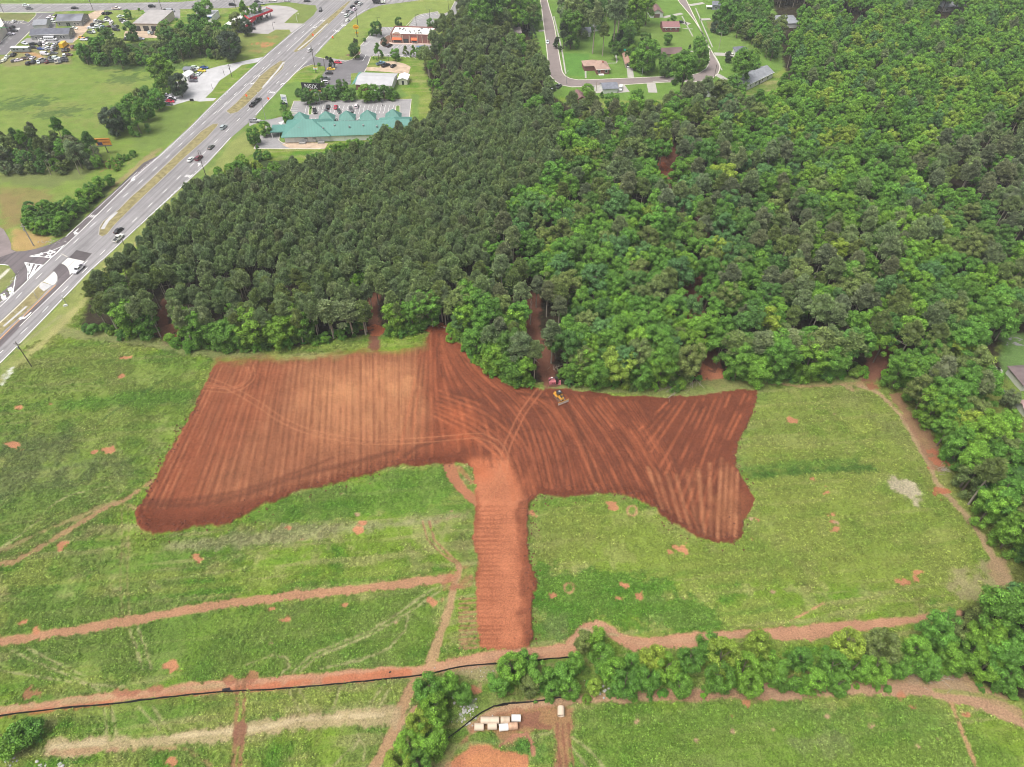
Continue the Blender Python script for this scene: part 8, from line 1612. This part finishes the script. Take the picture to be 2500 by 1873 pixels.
def brush(px, py, w, label, n=24, seed=0, name='brush_pile', cat='brush pile', rz=0, l=3.0):
    rr_ = random.Random(seed); g = G(px, py); b = MB()
    for i in range(n):
        x, y = rr_.gauss(0, w*.35), rr_.gauss(0, w*.22); a_ = rz+rr_.gauss(0, .5); e = rr_.uniform(.4,1)*l; z0 = rr_.uniform(.05,.5); b.tube((x-math.cos(a_)*e/2, y-math.sin(a_)*e/2, z0), (x+math.cos(a_)*e/2, y+math.sin(a_)*e/2, z0+rr_.uniform(-.1,.6)), rr_.uniform(.03,.10), .02, DEADM, 5)
    o = b.build(name); o.location = (g.x, g.y, zg(g.x, g.y)); return tag(o, label, cat)
brush(*T1('B3',560,1430), 5, 'pile of pale branches beside the red excavator', 22, 1, rz=1.2); brush(*T1('C3',1430,150), 7, 'fallen grey branches lying on the grass at the wood edge', 26, 2, rz=.7, l=6); brush(*T1('C3',1600,110), 4, 'tangle of bare branches left of the wide red gap', 20, 3, rz=1.7, l=4); brush(*T1('B3',1640,1440), 3, 'few broken sticks on the red clearing', 8, 4, rz=1)
brush(*T1('D4',1430,900), 9, 'scattered pale cut stems on the cleared strip by the creek corner', 60, 5, rz=-.5, l=2.2); brush(*T1('D4',1180,860), 4, 'loose twigs at the clearing edge left of the cut stems', 14, 6, rz=.6, l=2); brush(*T1('B2',1720,1180), 3, 'brown heap of roots beside the peak of the red soil', 18, 7, rz=-.4, l=2.5); brush(*T1('C4',1520,860), 3.5, 'dark brush heap beside the east path', 24, 8, rz=.2, l=2.5); brush(*T1('D3',780,610), 2, 'few bare stems at the loop of the track', 10, 9, rz=1.4, l=4)
def rocks(px, py, w, d, n, label, seed, m, r=(.12,.45)):
    rr_ = np.random.RandomState(seed); g = G(px, py); b = MB()
    for i in range(n):
        x, y = rr_.normal(0, w), rr_.normal(0, d); q = rr_.uniform(*r); bv, bf = blob(rr_, (x, y, q*.3), q, q*.7, 1); b.add([tuple(v) for v in bv], bf, m)
    o = b.build('rubble'); o.location = (g.x, g.y, zg(g.x, g.y)); return tag(o, label, 'rubble', kind='stuff')
ROCKW = flat('pale_rock', (.36,.35,.33), .9, noise=.25)
rocks(*T1('D2',1780,1200), 1.6, 2.2, 60, 'pale stones among the weeds by the creek', 1, ROCKW); rocks(*T1('D2',1850,890), 5, .8, 30, 'scattered pale stones above the creek', 2, ROCKW, (.06,.18)); rocks(*T1('D3',890,1010), 2.0, .8, 40, 'grey stones under the creek row', 3, ROCKW); rocks(*T1('D1',70,1610), 1.2, .5, 16, 'white stones at the lower left corner', 4, ROCKW, (.1,.3)); rocks(*T1('D1',340,1640), .7, .4, 8, 'two pale stones at the bottom edge', 5, ROCKW, (.2,.4)); rocks(*T1('D1',495,1645), .5, .4, 6, 'pale blue rubble at the bottom edge', 6, ROCKW, (.2,.4))
rocks(*T1('F4',900,215), 3.5, 1.0, 40, 'pale riprap beside the turn lane', 7, ROCKW, (.1,.3)); rocks(*T1('F4',205,860), .6, 2.4, 40, 'pale riprap inside the side road corner', 8, ROCKW, (.08,.2)); rocks(*T1('F4',280,1440), 1.5, 2, 50, 'riprap strip along the brown median', 9, ROCKW, (.08,.25))
# ------------------------------------------------------------------ thin summer haze over the whole place
m = bpy.data.materials.new('haze'); m.use_nodes = True; m.node_tree.nodes.clear()
o_ = m.node_tree.nodes.new('ShaderNodeOutputMaterial'); pv = m.node_tree.nodes.new('ShaderNodeVolumePrincipled')
pv.inputs['Color'].default_value = (.88, .92, .95, 1); pv.inputs['Density'].default_value = .00018; pv.inputs['Anisotropy'].default_value = .2
m.node_tree.links.new(pv.outputs[0], o_.inputs['Volume'])
b = MB(); b.box((0, 1000, (178-2)/2), (6400, 6400, 180), m); hz = b.build('haze'); tag(hz, 'thin pale haze lying over the fields and woods', 'haze', kind='stuff')
scene.cycles.volume_bounces = 0; scene.cycles.volume_step_rate = 4
